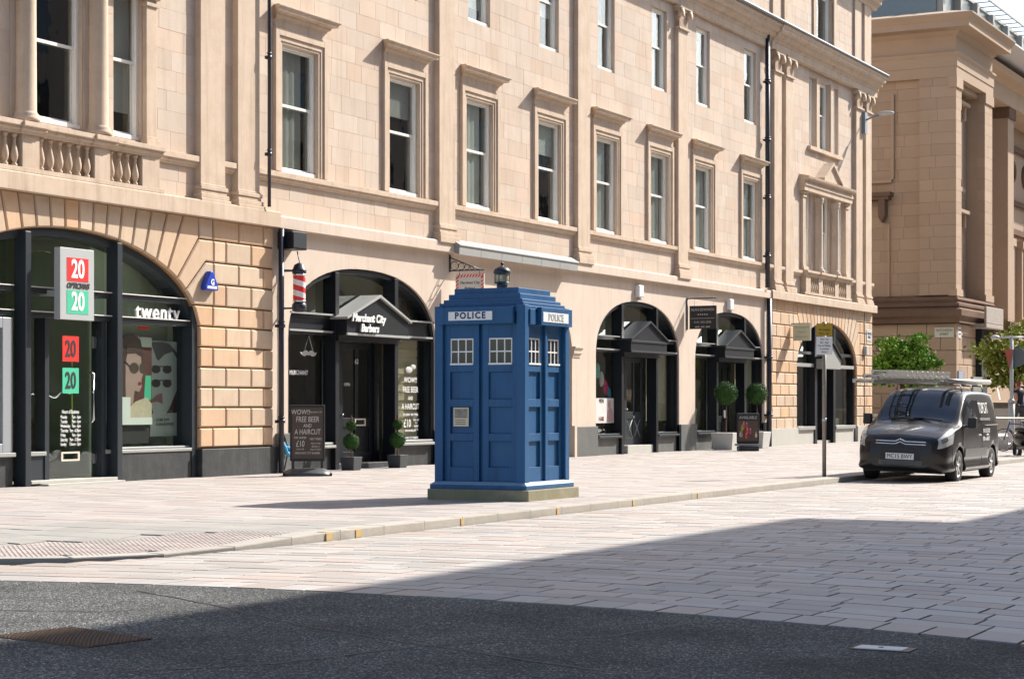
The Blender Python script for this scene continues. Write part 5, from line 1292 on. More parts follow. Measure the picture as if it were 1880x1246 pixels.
for kf, fn in faces.items():
    faceleaf(fn, .135, Wd/2-.03, 'door_leaf' if kf == 'f' else 'panel_leaf', notice=(kf == 'l')); faceleaf(fn, Wd/2+.03, Wd-.135, 'door_leaf' if kf == 'f' else 'panel_leaf')
    q = MB(); P_ = [fn(Wd/2-.03, .02, .262), fn(Wd/2+.03, .02, .262), fn(Wd/2+.03, .11, .262), fn(Wd/2-.03, .11, .262), fn(Wd/2-.03, .02, 2.52), fn(Wd/2+.03, .02, 2.52), fn(Wd/2+.03, .11, 2.52), fn(Wd/2-.03, .11, 2.52)]
    if kf in 'fr': 
        q.add(P_, [(0, 3, 2, 1), (4, 5, 6, 7), (0, 1, 5, 4), (1, 2, 6, 5), (2, 3, 7, 6), (3, 0, 4, 7)]); q.build('centre_mullion', BLUE, pb, bev=.006)
    # sign box
    def BB(ua, ub, za, zb, da, db, nm, m_, bev=.005):
        q = MB(); ps = [fn(ua, da, za), fn(ub, da, za), fn(ub, db, za), fn(ua, db, za), fn(ua, da, zb), fn(ub, da, zb), fn(ub, db, zb), fn(ua, db, zb)]
        q.add(ps, [(0, 3, 2, 1), (4, 5, 6, 7), (0, 1, 5, 4), (1, 2, 6, 5), (2, 3, 7, 6), (3, 0, 4, 7)]); return q.build(nm, m_, pb, bev=bev)
    if kf in 'lb':
        BB(.06, Wd-.16, 2.51, 2.755, -.035, .12, 'sign_box', BLUE); sg = BB(.25, .96, 2.565, 2.69, -.040, -.03, 'sign_panel', SIGNW, .002); tu = .605
        BB(1.03, Wd-.165, 2.515, 2.75, -.05, -.03, 'lamp_cover', BLUE)
    else:
        BB(.14, .30, 2.50, 2.72, -.02, .12, 'sign_end', BLUE); BB(.42 if kf == 'f' else .3, Wd-.02, 2.50, 2.755, -.055, .12, 'sign_box', BLUE); BB(.30, .42, 2.52, 2.72, .01, .12, 'sign_gap', BLUE)
        sg = BB(.47, 1.30, 2.545, 2.685, -.062, -.05, 'sign_panel', SIGNW, .002); tu = .885
    P0 = fn(tu, -.043 if kf in 'lb' else -.065, 2.628 if kf in 'lb' else 2.615)
    rot = {'f': FACE, 'l': FACEX, 'b': (R(90), 0, R(180)), 'r': (R(90), 0, R(90))}[kf]
    text('POLICE', .128 if kf in 'lb' else .14, P0, rot, NAVY if kf in 'lb' else mat('faded_grey_lettering', (.36, .38, .42), .6), sg, 'sign_lettering', sx=.98, bold=.004, spacing=1.28 if kf in 'lb' else 1.15)
# stepped roof
q = MB(); q.box(BX0-.0+.01, BX1-.01, BY0+.01, BY1-.01, 2.68, 2.765); q.build('cornice', BLUE, pb, bev=.008)
for i_, (e, z0, z1) in enumerate(((.05, 2.765, 2.815), (.095, 2.80, 2.865), (.15, 2.86, 2.945), (.21, 2.94, 3.03))):
    q = MB(); q.box(BX0+e, BX1-e, BY0+e, BY1-e, z0, z1); q.build('roof_step', BLUE, pb, bev=.008)
    q = MB(); q.box(BX0+e+.004, BX1-e-.004, BY0+e+.004, BY1-e-.004, z1+.0005, z1+.003); q.build('pale_ledge', BLUEL, pb)  # thin paler blue sheet on top of each step
# lamp
lx, ly = (BX0+BX1)/2-.02, (BY0+BY1)/2
q = MB(); q.lathe([(.085, 0), (.08, .03), (.08, .07), (.085, .09), (.115, .095), (.115, .11)], (lx, ly, 3.03), 20); lamp = q.build('lamp', PIPE, pb)
q = MB(); q.lathe([(.095, 0), (.10, .03), (.10, .10), (.095, .12)], (lx, ly, 3.14), 20); q.build('lamp_glass', mat('dirty_lamp_glass', (.45, .38, .26), .2, var=.35, scale=25, metal=.3), lamp)
q = MB()
for k in range(6): a = k*math.pi/3; q.box(lx+.105*math.cos(a)-.006, lx+.105*math.cos(a)+.006, ly+.105*math.sin(a)-.006, ly+.105*math.sin(a)+.006, 3.14, 3.26)
q.build('lamp_cage', mat('aged_brass', (.22, .17, .10), .4, metal=.7), lamp)
q = MB(); q.lathe([(.11, 0), (.125, .01), (.128, .03), (.12, .06), (.10, .085), (.065, .105), (.03, .115), (.016, .12), (.014, .14), (.026, .155), (.016, .175), (.0, .18)], (lx, ly, 3.26), 22); q.build('lamp_cap', PIPE, lamp)

# ------------------------------------------------------------------ pavement furniture
def leafball(mb, c, r, n, s_, rnd, jit=.12):
    for i_ in range(n):
        v = Vector((rnd.gauss(0, 1), rnd.gauss(0, 1), rnd.gauss(0, 1))).normalized(); k = 1+rnd.uniform(-jit, jit*.6); p = Vector(c)+v*r*k
        t1 = v.cross(Vector((rnd.gauss(0, 1), rnd.gauss(0, 1), rnd.gauss(0, 1)))).normalized(); t2 = v.cross(t1)
        nn = (v*rnd.uniform(.2, 1)+t1*rnd.uniform(-1, 1)).normalized(); a = nn.cross(t2).normalized()*s_; b = nn.cross(a).normalized()*s_*.6
        mb.add([p-a, p+b, p+a, p-b], [(0, 1, 2, 3)])
def topiary_small(x, y, label):
    t = thing('topiary', label, 'potted topiary', (x, y, 0), 'double-ball topiaries flanking the barber door'); rnd = random.Random(int(x*100))
    q = MB(); w = .17; q.add([(x-w*.85, y-w*.85, 0), (x+w*.85, y-w*.85, 0), (x+w*.85, y+w*.85, 0), (x-w*.85, y+w*.85, 0), (x-w, y-w, .28), (x+w, y-w, .28), (x+w, y+w, .28), (x-w, y+w, .28)], [(0, 3, 2, 1), (0, 1, 5, 4), (1, 2, 6, 5), (2, 3, 7, 6), (3, 0, 4, 7), (4, 5, 6, 7)])
    q.build('planter', PLANTB, t, bev=.008)
    q = MB(); q.tube([(x, y, .27), (x+.01, y, .5), (x, y, 1.15)], .018, 8); q.build('stem', mat('red_brown_stem', (.2, .08, .05), .8), t)
    for z, r in ((.60, .165), (.93, .105)):
        q = MB(); q.sphere((x, y, z), r*.93, 16, 10); leafball(q, (x, y, z), r, 1700 if r > .14 else 900, .015, rnd, .14); q.build('leaf_ball', LEAF, t)
topiary_small(34.85, YF-.42, 'double-ball topiary in black square planter, left of the barber door')
topiary_small(36.75, YF-.42, 'double-ball topiary in black square planter, right of the barber door')
def topiary_big(x, y, label):
    t = thing('topiary_tree', label, 'potted topiary', (x, y, 0), 'ball-headed trees in pale planters'); rnd = random.Random(int(x*10))
    q = MB(); w0, w1 = .30, .36; q.add([(x-w0, y-w0, 0), (x+w0, y-w0, 0), (x+w0, y+w0, 0), (x-w0, y+w0, 0), (x-w1, y-w1, .52), (x+w1, y-w1, .52), (x+w1, y+w1, .52), (x-w1, y+w1, .52)], [(0, 3, 2, 1), (0, 1, 5, 4), (1, 2, 6, 5), (2, 3, 7, 6), (3, 0, 4, 7), (4, 5, 6, 7)]); q.build('planter', PLANTW, t, bev=.01)
    q = MB(); q.tube([(x, y, .5), (x+.02, y, 1.0), (x, y, 1.6)], .022, 8); q.build('trunk', BARK, t)
    q = MB(); q.sphere((x, y, 1.72), .28, 14, 9); leafball(q, (x, y, 1.72), .325, 2800, .024, rnd, .26); q.build('crown', LEAF, t)
topiary_big(56.1, 21.5, 'ball-headed topiary tree in pale square planter, left of the available notice board')
topiary_big(58.8, 21.5, 'ball-headed topiary tree in pale square planter, right of the available notice board')
# A-board outside the barber
t = thing('pavement_sign', 'black swing sign chalked free beer and a haircut on the pavement', 'pavement sign', (31.72, 20.72, 0), rot=(0, 0, R(-57)))
bx, by = 31.72, 20.72
dirv = Vector((1, 0)) 
q = MB(); q.box(bx-.335, bx+.335, by-.03, by+.03, .28, 1.36); brd = q.build('board', INK, t, bev=.02)
q = MB(); q.box(bx-.29, bx+.29, by-.034, by-.0305, .33, 1.31); q.build('poster', BOARD, t)
for s_, t_, z_, sc_, dx in ((.13, 'WOW!!', 1.17, 1.0, -.17), (.045, 'MERCHANT CITY', 1.17, .9, .2), (.15, 'FREE BEER', 1.03, .82, 0), (.10, 'AND', .91, .9, 0), (.145, 'A HAIRCUT', .79, .82, 0), (.06, 'FOR UNDER', .68, .9, -.18), (.06, 'FIRST TIMERS', .655, .8, .2), (.17, '£10', .56, .8, -.18), (.045, 'WALK INS', .46, .9, -.18), (.045, 'MON TO FRI', .57, .9, .2), (.045, 'BEFORE 12', .51, .9, .2), (.045, 'CALL IN TODAY', .455, .8, .2), (.055, 'MERCHANT CITY BARBERS', .385, .9, 0)):
    text(t_, s_, (bx+dx*.78, by-.037, z_+.05), FACE, CHALK, t, 'chalk_lettering', sx=sc_*.8, shear=.08)
q = MB(); q.box(bx-.30, bx-.25, by-.02, by+.02, .14, .31); q.box(bx+.25, bx+.30, by-.02, by+.02, .14, .31); q.build('spring_post', CHAR, t)
q = MB(); pr = [(.34, .0), (.34, .05), (.22, .10), (.1, .145), (-.1, .145), (-.22, .10), (-.34, .05), (-.34, 0)]
n = len(pr); vs = [(bx-.46, by+a*.6, z*.55) for a, z in pr]+[(bx-.30, by+a, z) for a, z in pr]+[(bx+.30, by+a, z) for a, z in pr]+[(bx+.46, by+a*.6, z*.55) for a, z in pr]
fs = [tuple(range(n)), tuple(reversed(range(3*n, 4*n)))]
for k in range(3): fs += [(k*n+i, k*n+(i+1) % n, (k+1)*n+(i+1) % n, (k+1)*n+i) for i in range(n)]
q.add(vs, fs, True); q.build('water_base', PLANTB, t)
q = MB()
for sx_ in (-.45, .45): q.cyl((bx+sx_-.02, by-.2, .03), .03, .04, 10, 'x'); q.cyl((bx+sx_-.02, by+.2, .03), .03, .04, 10, 'x')
q.build('wheel', TYRE, t)
t = thing('cloth', 'crumpled bright blue cloth on the black plinth behind the chalk sign', 'cloth', (32.75, YF-.12, .45)); q = MB(); rnd = random.Random(4)
q.tube([(32.72, YF-.12, .62), (32.78, YF-.15, .5), (32.86, YF-.14, .4), (32.95, YF-.16, .36)], .045, 7); q.tube([(32.80, YF-.13, .52), (32.95, YF-.15, .50), (33.0, YF-.14, .38)], .035, 7); q.build('fold', mat('sky_blue_cloth', (.06, .33, .55), .8, var=.2, scale=20), t)
# AVAILABLE board
t = thing('pavement_sign', 'small black notice board headed AVAILABLE with figures picture', 'pavement sign', (54.9, 20.35, 0), rot=(0, 0, R(-57))); bx, by = 54.9, 20.35
q = MB(); q.box(bx-.34, bx+.34, by-.03, by+.03, .22, 1.12); q.build('board', INK, t, bev=.03)
q = MB(); q.box(bx-.38, bx+.38, by-.1, by+.1, .16, .22); q.build('tray', LEAD, t); q = MB(); q.box(bx-.30, bx+.30, by-.2, by+.2, 0, .15); q.build('base', CHAR, t, bev=.03)
text('AVAILABLE', .13, (bx, by-.034, .99), FACE, INKG, t, 'board_lettering', sx=.85)
q = MB(); q.box(bx-.29, bx+.29, by-.036, by-.031, .30, .90); pp = q.build('picture', mat('dark_picture', (.08, .05, .04), .6, var=.5, scale=10), t); rnd = random.Random(8)
for i_ in range(11):
    x_ = bx-.24+rnd.random()*.48; z_ = .38+rnd.random()*.40; q = MB(); q.prism(oval(x_, z_, .035, .07, 8), by-.040, by-.037); q.build('figure_shape', [RED, YEL, FACEP, LACE, mat('magenta_print', (.4, .03, .15), .6)][i_ % 5], t); q = MB(); q.prism(oval(x_, z_+.085, .022, .028, 8), by-.041, by-.038); q.build('figure_head', FACEP, t)
# parking sign on a pole
PX, PY = 35.75, 11.72
t = thing('parking_sign', 'yellow and white parking restriction plates on a weathered steel pole at the kerb', 'parking sign', (PX, PY, 0))
q = MB(); q.cyl((PX, PY, 0), .038, 2.93, 14); q.build('pole', GALV, t)
def rotbox(q, cx, cy, hw, t0, t1, z0, z1, a):
    dx, dy = math.cos(a), math.sin(a); nx, ny = -dy, dx
    P_ = [(cx+dx*u+nx*v, cy+dy*u+ny*v) for u, v in ((-hw, t0), (hw, t0), (hw, t1), (-hw, t1))]
    q.prism(P_, z0, z1, 'z')
aS = R(-68)                                    # plates face back along the street
nrm = (math.sin(aS), -math.cos(aS))
for z0, z1, m_, nm in ((2.66, 2.90, YEL, 'yellow_plate'), (2.31, 2.65, SIGNW, 'white_plate')):
    q = MB(); rotbox(q, PX+nrm[0]*.05, PY+nrm[1]*.05, .15, -.005, .005, z0, z1, aS); q.build(nm, m_, t)
def ptext(s_, size, z, m_): text(s_, size, (PX+nrm[0]*.058, PY+nrm[1]*.058, z), (R(90), 0, aS), m_, t, 'plate_lettering', sx=.85)
ptext('P', .07, 2.855, INK); ptext('No loading', .055, 2.78, INK); ptext('Mon - Sat', .055, 2.71, INK)
for s_, z in (('Mon - Sat', 2.60), ('8am - 6pm', 2.54), ('Pay and Display', 2.48), ('at machine', 2.42), ('Zone 2', 2.36)): ptext(s_, .045, z, INK)
q = MB(); q.cyl((PX, PY, 1.05), .042, .06, 12); q.build('pole_band', STEEL, t)
# ------------------------------------------------------------------ van
VX, VY = 36.40, 10.45
van = thing('parked_van', 'dark grey small delivery van with roof ladders and TOPCAT lettering parked at the kerb', 'van', (VX, VY, -.1), rot=(R(2.2), R(.0), R(.6)))
SEC = [
 (-.03, [(0, .30), (.50, .30), (.57, .42), (.59, .60), (.57, .72), (.53, .77), (.44, .80), (.22, .815), (0, .82)]),
 (.03, [(0, .25), (.64, .25), (.71, .40), (.73, .60), (.71, .75), (.66, .81), (.54, .85), (.27, .87), (0, .875)]),
 (.13, [(0, .22), (.76, .22), (.82, .38), (.83, .62), (.80, .81), (.74, .87), (.60, .90), (.3, .92), (0, .93)]),
 (.32, [(0, .20), (.82, .21), (.875, .40), (.88, .65), (.855, .89), (.78, .95), (.62, .98), (.3, 1.0), (0, 1.005)]),
 (.62, [(0, .20), (.86, .21), (.90, .42), (.905, .68), (.885, .97), (.81, 1.03), (.66, 1.06), (.3, 1.08), (0, 1.09)]),
 (.98, [(0, .20), (.87, .21), (.905, .42), (.91, .70), (.89, 1.04), (.84, 1.08), (.72, 1.12), (.36, 1.16), (0, 1.17)]),
 (1.36, [(0, .20), (.87, .21), (.905, .42), (.91, .70), (.89, 1.07), (.81, 1.34), (.735, 1.41), (.38, 1.46), (0, 1.47)]),
 (1.72, [(0, .20), (.87, .21), (.905, .42), (.91, .70), (.89, 1.08), (.785, 1.55), (.70, 1.655), (.36, 1.715), (0, 1.725)]),
 (2.05, [(0, .20), (.87, .21), (.905, .42), (.91, .70), (.89, 1.09), (.77, 1.61), (.68, 1.735), (.36, 1.79), (0, 1.80)]),
 (2.8, [(0, .20), (.87, .21), (.905, .42), (.91, .70), (.89, 1.10), (.77, 1.63), (.68, 1.755), (.36, 1.81), (0, 1.82)]),
 (3.6, [(0, .20), (.87, .21), (.905, .42), (.91, .70), (.885, 1.10), (.77, 1.62), (.68, 1.745), (.36, 1.80), (0, 1.81)]),
 (4.1, [(0, .22), (.86, .23), (.895, .42), (.90, .70), (.87, 1.10), (.755, 1.58), (.66, 1.705), (.35, 1.76), (0, 1.77)]),
 (4.32, [(0, .28), (.80, .29), (.84, .45), (.85, .70), (.82, 1.06), (.70, 1.48), (.60, 1.60), (.3, 1.655), (0, 1.665)]),
 (4.38, [(0, .36), (.66, .37), (.70, .5), (.72, .70), (.70, 1.0), (.58, 1.35), (.48, 1.45), (.25, 1.49), (0, 1.5)])]
def cr(p0, p1, p2, p3, t): return tuple(.5*((2*b)+(-a+c)*t+(2*a-5*b+4*c-d)*t*t+(-a+3*b-3*c+d)*t**3) for a, b, c, d in zip(p0, p1, p2, p3))
def vsurf(u, v):
    sgn = -1 if v > 8 else 1
    if v > 8: v = 16-v
    i = int(min(len(SEC)-2, max(0, math.floor(u)))); t = u-i; rows = []
    for k in (i-1, i, i+1, i+2):
        k = min(len(SEC)-1, max(0, k)); x, pp = SEC[k]; j = int(min(7, math.floor(v))); s = v-j
        def g(m_): 
            m_ = min(9, max(-1, m_))
            if m_ == -1: return (x, -pp[1][0], pp[1][1])
            if m_ == 9: return (x, -pp[7][0], pp[7][1])
            return (x, pp[m_][0], pp[m_][1])
        rows.append(cr(g(j-1), g(j), g(j+1), g(j+2), s))
    p = cr(rows[0], rows[1], rows[2], rows[3], t)
    return Vector((p[0], sgn*p[1], p[2]))
def vn(u, v):
    e = .02; u = min(12.97, max(.02, u)); a = vsurf(u+e, v)-vsurf(u-e, v); b = vsurf(u, min(15.98, v+e))-vsurf(u, max(.02, v-e)); n = a.cross(b)
    n = n.normalized() if n.length else Vector((0, 0, 1)); p = vsurf(u, v); c = Vector((p.x, 0, .8))
    return n if n.dot(p-c) > 0 else -n
def patch(u0, u1, v0, v1, off, nu=10, nv=8, name='panel', m_=None, par=None, u0b=None, u1b=None):
    """surface patch lying just proud of the bodywork; u limits may differ at v1"""
    q = MB(); u0b = u0 if u0b is None else u0b; u1b = u1 if u1b is None else u1b; vs = []
    for i in range(nu+1):
        for j in range(nv+1):
            v = v0+(v1-v0)*j/nv; ua = u0+(u0b-u0)*j/nv; ub = u1+(u1b-u1)*j/nv; u = ua+(ub-ua)*i/nu
            vs.append(vsurf(u, v)+vn(u, v)*off)
    q.add(vs, [(i*(nv+1)+j, (i+1)*(nv+1)+j, (i+1)*(nv+1)+j+1, i*(nv+1)+j+1) for i in range(nu) for j in range(nv)], True)
    return q.build(name, m_, par or van, local=True)
q = MB(); NU, NV = 78, 64; vs = []
for i in range(NU+1):
    for j in range(NV): vs.append(vsurf(13*i/NU, 16*j/NV))
fs = [(i*NV+j, (i+1)*NV+j, (i+1)*NV+(j+1) % NV, i*NV+(j+1) % NV) for i in range(NU) for j in range(NV)]
q.add(vs, fs, True); q.f += [tuple(range(NV)), tuple(reversed(range(NU*NV, NU*NV+NV)))]; q.mi += [0, 0]
body = q.build('body', CARP, None, local=True)
AXF, AXR, WR = .88, 3.62, .315
cut = MB()
for ax_ in (AXF, AXR):
    for s_ in (-1, 1): cut.lathe([(.385, -.22), (.385, .22)], (ax_, s_*.86, .32), 28, 'y', False)
cutter = cut.build('cutter', CARPL, None, local=True)
bo = body.modifiers.new('b', 'BOOLEAN'); bo.operation = 'DIFFERENCE'; bo.object = cutter; bo.solver = 'EXACT'
dg = bpy.context.evaluated_depsgraph_get(); me = bpy.data.meshes.new_from_object(body.evaluated_get(dg)); body.modifiers.clear(); body.data = me; bpy.data.objects.remove(cutter)
me.materials.clear(); me.materials.append(CARP)
for p in me.polygons: p.material_index = 0
body.name = 'body'; body.parent = van
patch(5.08, 6.95, 6.12, 9.88, .006, 14, 16, 'windscreen', VGLASS, u0b=5.08, u1b=6.95)
for s_, f in ((1, lambda v: v), (-1, lambda v: 16-v)):
    patch(5.55, 8.75, f(4.10), f(4.93), .005, 16, 6, 'side_window', VGLASS, u0b=5.95)
    patch(.75, 3.3, f(3.35), f(5.15), .008, 14, 10, 'headlight', HEADL, u0b=1.3, u1b=4.2)
    hl = patch(1.5, 2.5, f(3.8), f(4.6), .012, 6, 6, 'headlight_bulb', CHROME)
    patch(4.0, 12.2, f(1.05), f(1.95), .006, 30, 4, 'sill_trim', CARPL) if False else None
    q = MB(); pts = [vsurf(5.7+i*.42, f(2.62))+vn(5.7+i*.42, f(2.62))*.012 for i in range(9)]
    patch(5.75, 9.3, f(2.25), f(2.85), .016, 14, 4, 'rub_strip', mat('grey_trim', (.10, .10, .10), .4, metal=.2))
    for u_, a_, b_ in ((5.35, 1.6, 4.0), (8.85, 1.6, 4.9), (11.0, 1.8, 4.9)):
        q = MB(); q.tube([vsurf(u_, f(a_+(b_-a_)*k/10))+vn(u_, f(a_+(b_-a_)*k/10))*.001 for k in range(11)], .004, 5); q.build('door_seam', INK, van, local=True)
    q = MB(); q.tube([vsurf(9.1+.25*k, f(3.98))+vn(9.1+.25*k, f(3.98))*.004 for k in range(9)], .006, 5); q.build('door_rail', LEAD, van, local=True)
    for u_ in (8.35, 9.15):
        q = MB(); a_ = vsurf(u_, f(3.55))+vn(u_, f(3.55))*.02; b_ = vsurf(u_+.25, f(3.55))+vn(u_+.25, f(3.55))*.02; q.tube([a_, b_], .016, 8); q.build('door_handle', CHROME, van, local=True)
    q = MB(); q.box(1.22, 1.34, s_*.95, s_*1.12, 1.05, 1.26); q.box(1.27, 1.33, s_*.86, s_*.96, 1.06, 1.11); q.build('wing_mirror', CARPL, van, local=True, bev=.045)
    for ax_ in (AXF, AXR):
        w = MB(); y0 = s_*.80
        w.lathe([(.20, -.10), (.29, -.105), (.312, -.085), (WR, -.05), (WR, .05), (.312, .085), (.29, .105), (.20, .10), (.20, -.10)], (ax_, y0, WR), 32, 'y', cap=False); wh = w.build('wheel', TYRE, van, local=True)
        w = MB(); w.lathe([(.205, .06), (.215, .098), (.20, .10), (.185, .07), (.18, .0)], (ax_, y0, WR), 32, 'y', cap=False) if s_ > 0 else w.lathe([(.205, -.06), (.215, -.098), (.20, -.10), (.185, -.07), (.18, 0)], (ax_, y0, WR), 32, 'y', cap=False)
        yo = y0+s_*.075
        for k in range(6):
            a = k*math.pi/3+.3; dx, dz = math.cos(a), math.sin(a); px_, pz_ = -dz*.022, dx*.022
            w.prism([(ax_+px_, WR+pz_), (ax_-px_, WR-pz_), (ax_+dx*.195-px_*1.5, WR+dz*.195-pz_*1.5), (ax_+dx*.195+px_*1.5, WR+dz*.195+pz_*1.5)], yo-.012, yo+.012)
        w.cyl((ax_, yo-.02, WR), .045, .04, 14, 'y'); w.build('alloy_rim', ALLOY, wh, local=True)
        w = MB(); w.lathe([(.19, -.005), (.19, .005)], (ax_, y0-s_*.02, WR), 24, 'y'); w.build('brake_disc', CARPL, wh, local=True)
# front: grille with double chevron, intake, plate, fog lamp surrounds
def xf(y, z):                                   # front surface x for given y,z (rough inverse)
    best = None
    for i in range(60):
        u = i*.06
        for j in range(12):
            v = 1.2+j*.4; p = vsurf(u, v); d = abs(abs(p.y)-abs(y))+abs(p.z-z)
            if best is None or d < best[0]: best = (d, p.x)
    return best[1]
xs_ = {}
def bar(zf, r, m_, nm):
    q = MB(); pts = []
    for k in range(25):
        y = -.60+1.2*k/24; z = zf+(.045*(1-abs(y)/.09) if abs(y) < .09 else 0); x = -.048+.10*(abs(y)/.62)**3.5; pts.append((x-.012, y, z))
    q.tube(pts, r, 8); return q.build(nm, m_, van, local=True)
bar(.725, .013, CHROME, 'grille_bar'); bar(.775, .013, CHROME, 'grille_bar')
q = MB(); vs = []
for k in range(25):
    y = -.60+1.2*k/24; x = -.042+.10*(abs(y)/.62)**3.5; vs += [(x, y, .715), (x, y, .79)]
q.add(vs, [(2*i, 2*i+2, 2*i+3, 2*i+1) for i in range(24)], True); q.build('grille', INK, van, local=True)
q = MB(); vs = []
for k in range(25):
    y = -.56+1.12*k/24; x = -.037+.10*(abs(y)/.62)**3.5; vs += [(x+.0, y, .31), (x-.012, y, .40), (x-.012, y, .62), (x, y, .66)]
q.add(vs, [(4*i+j, 4*i+4+j, 4*i+5+j, 4*i+1+j) for i in range(24) for j in range(3)], True); q.build('bumper_insert', CARPL, van, local=True)
q = MB(); q.box(-.075, -.055, -.27, .27, .435, .55); pl_ = q.build('number_plate', SIGNW, van, local=True)
TEXTV = []
def vtext(body_, size, loc, rot, m_, name, sx=.8): TEXTQ.append((body_, size, loc, rot, m_, None, name, sx, .002, 'CENTER', 0, .0, 1.0, '@van'))
vtext('MC15 BWY', .115, (-.078, 0, .49), FACEX, INK, 'plate_lettering', .86)
for s_ in (-1, 1):
    q = MB(); q.tube([(.10, s_*.70, .62), (.09, s_*.70, .40), (.12, s_*.68, .34)], .018, 8); q.build('fog_lamp_trim', mat('grey_trim', (.10, .10, .10), .4), van, local=True)
q = MB(); q.tube([(.93, -.55, 1.19), (1.02, -.1, 1.215), (.98, .3, 1.205)], .012, 6); q.tube([(.95, .05, 1.2), (1.02, .5, 1.20)], .012, 6); q.build('wiper', CARPL, van, local=True)
q = MB(); q.box(.2, 4.2, -.75, .75, .18, .24); q.build('underbody', CARPL, van, local=True)
for z_, s2, b_, sx_ in ((1.42, .32, 'TOPCAT', .62), (1.21, .075, 'WINDOW CLEANING SERVICES', .8), (.98, .12, '0141 552 382', .85), (.82, .12, '07814 640657', .85)):
    x_ = 3.28; tilt = R(13) if z_ > 1.1 else R(2)
    y_ = -(.905+.012) if z_ < 1.1 else -(.905-(z_-1.10)*.235+.012)
    vtext(b_, s2, (2.98 if z_ > 1.1 else 3.0, y_+(.01 if z_ > 1.1 else 0), z_), (R(90)-tilt, 0, 0), INKW if z_ != 1.21 else INKG, 'van_lettering', sx_)
def seamline(pts_uv, r_=.0035, name='panel_gap'):
    q = MB(); q.tube([vsurf(u, v)+vn(u, v)*.0012 for u, v in pts_uv], r_, 5); q.build(name, INK, van, local=True)
for f in (lambda v: v, lambda v: 16-v):
    seamline([(1.35+.35*k, f(5.35-.06*k)) for k in range(10)]); seamline([(3.35-.02*k, f(1.5+.19*k)) for k in range(10)])
    seamline([(5.35+.0*k, f(4.0-.02*k)) for k in range(2)])
seamline([(1.35, 5.35+5.3*k/20) for k in range(21)])
q = MB()
for i_ in range(5): q.tube([(-.052+.10*(abs(-.5+k*.1)/.62)**3.5, -.5+k*.1, .335+i_*.018) for k in range(11)], .004, 5)
q.build('lower_grille', LEAD, van, local=True)
for s_ in (-1, 1):
    q = MB(); q.sphere((.06, s_*.60, .40), .055, 12, 8, sc=(.5, 1, .8)); q.build('fog_lamp', HEADL, van, local=True)
# roof bars
for x_ in (1.9, 2.75, 3.65):
    q = MB(); q.tube([(x_, -.66, 1.74), (x_, -.62, 1.87), (x_, .62, 1.87), (x_, .66, 1.74)], .018, 8); q.build('roof_bar', GALV, van, local=True)
q = MB(); q.tube([(.2, -.05, .9), (.2, -.04, .9)], .001, 3)
# ladders on the roof
def ladder(x0, y0, x1, y1, z, w_, label, rungs=12, h=.075):
    t = thing('ladder', label, 'ladder', (x0, y0, z), 'aluminium ladders on the van roof'); d = Vector((x1-x0, y1-y0, 0)); L_ = d.length; d.normalize(); n = Vector((-d.y, d.x, 0))
    for s_ in (-1, 1):
        q = MB(); c0 = Vector((x0, y0, z))+n*s_*w_/2; c1 = Vector((x1, y1, z))+n*s_*w_/2; e = n*.014; u = Vector((0, 0, h))
        q.add([c0-e, c0+e, c1+e, c1-e, c0-e+u, c0+e+u, c1+e+u, c1-e+u], [(0, 3, 2, 1), (4, 5, 6, 7), (0, 1, 5, 4), (1, 2, 6, 5), (2, 3, 7, 6), (3, 0, 4, 7)]); q.build('rail', ALU, t)
    for i_ in range(rungs):
        p = Vector((x0, y0, z+h/2))+d*(L_*(i_+.5)/rungs); q = MB(); q.tube([p-n*(w_/2+.02), p+n*(w_/2+.02)], .016, 8); q.build('rung', ALU, t)
    return t
ladder(36.55, 11.22, 39.9, 10.6, 1.79, .40, 'lowest aluminium ladder section on the van roof, reaching furthest forward')
ladder(36.75, 11.10, 39.8, 10.55, 1.885, .36, 'middle aluminium ladder section of the stack on the van roof')
ladder(37.1, 11.05, 39.9, 10.55, 1.97, .32, 'topmost aluminium ladder section of the stack on the van roof')
t = thing('pole_carrier', 'pale tube carrier lying along the street side of the van roof', 'pole carrier', (37.8, 9.95, 1.8)); q = MB(); q.tube([(37.9, 9.95, 1.83), (41.0, 9.86, 1.83)], .05, 12); q.build('tube', ALU, t); q = MB(); q.tube([(37.8, 10.08, 1.80), (40.9, 10.0, 1.80)], .035, 12); q.build('pole', ALU, t)

# ------------------------------------------------------------------ classical building beyond the side street
FX, FY = 83.5, 21.5
far = thing('classical_building', 'large shaded classical sandstone building with giant pilasters and heavy cornice', 'building', (FX, FY, 0))
q = MB(); q.box(FX+.3, 90, FY+1.0, 60, -.1, 18.2); q.box(FX+.3, 84.44, FY+.3, FY+1.01, -.1, 18.2); q.box(88.62, 89.98, FY+.3, FY+1.01, -.1, 18.2); q.box(84.4, 88.7, FY+.3, FY+1.01, -.1, 4.9); q.box(84.4, 88.7, FY+.3, FY+1.01, 15.2, 18.2); q.build('wall', FARST, far)
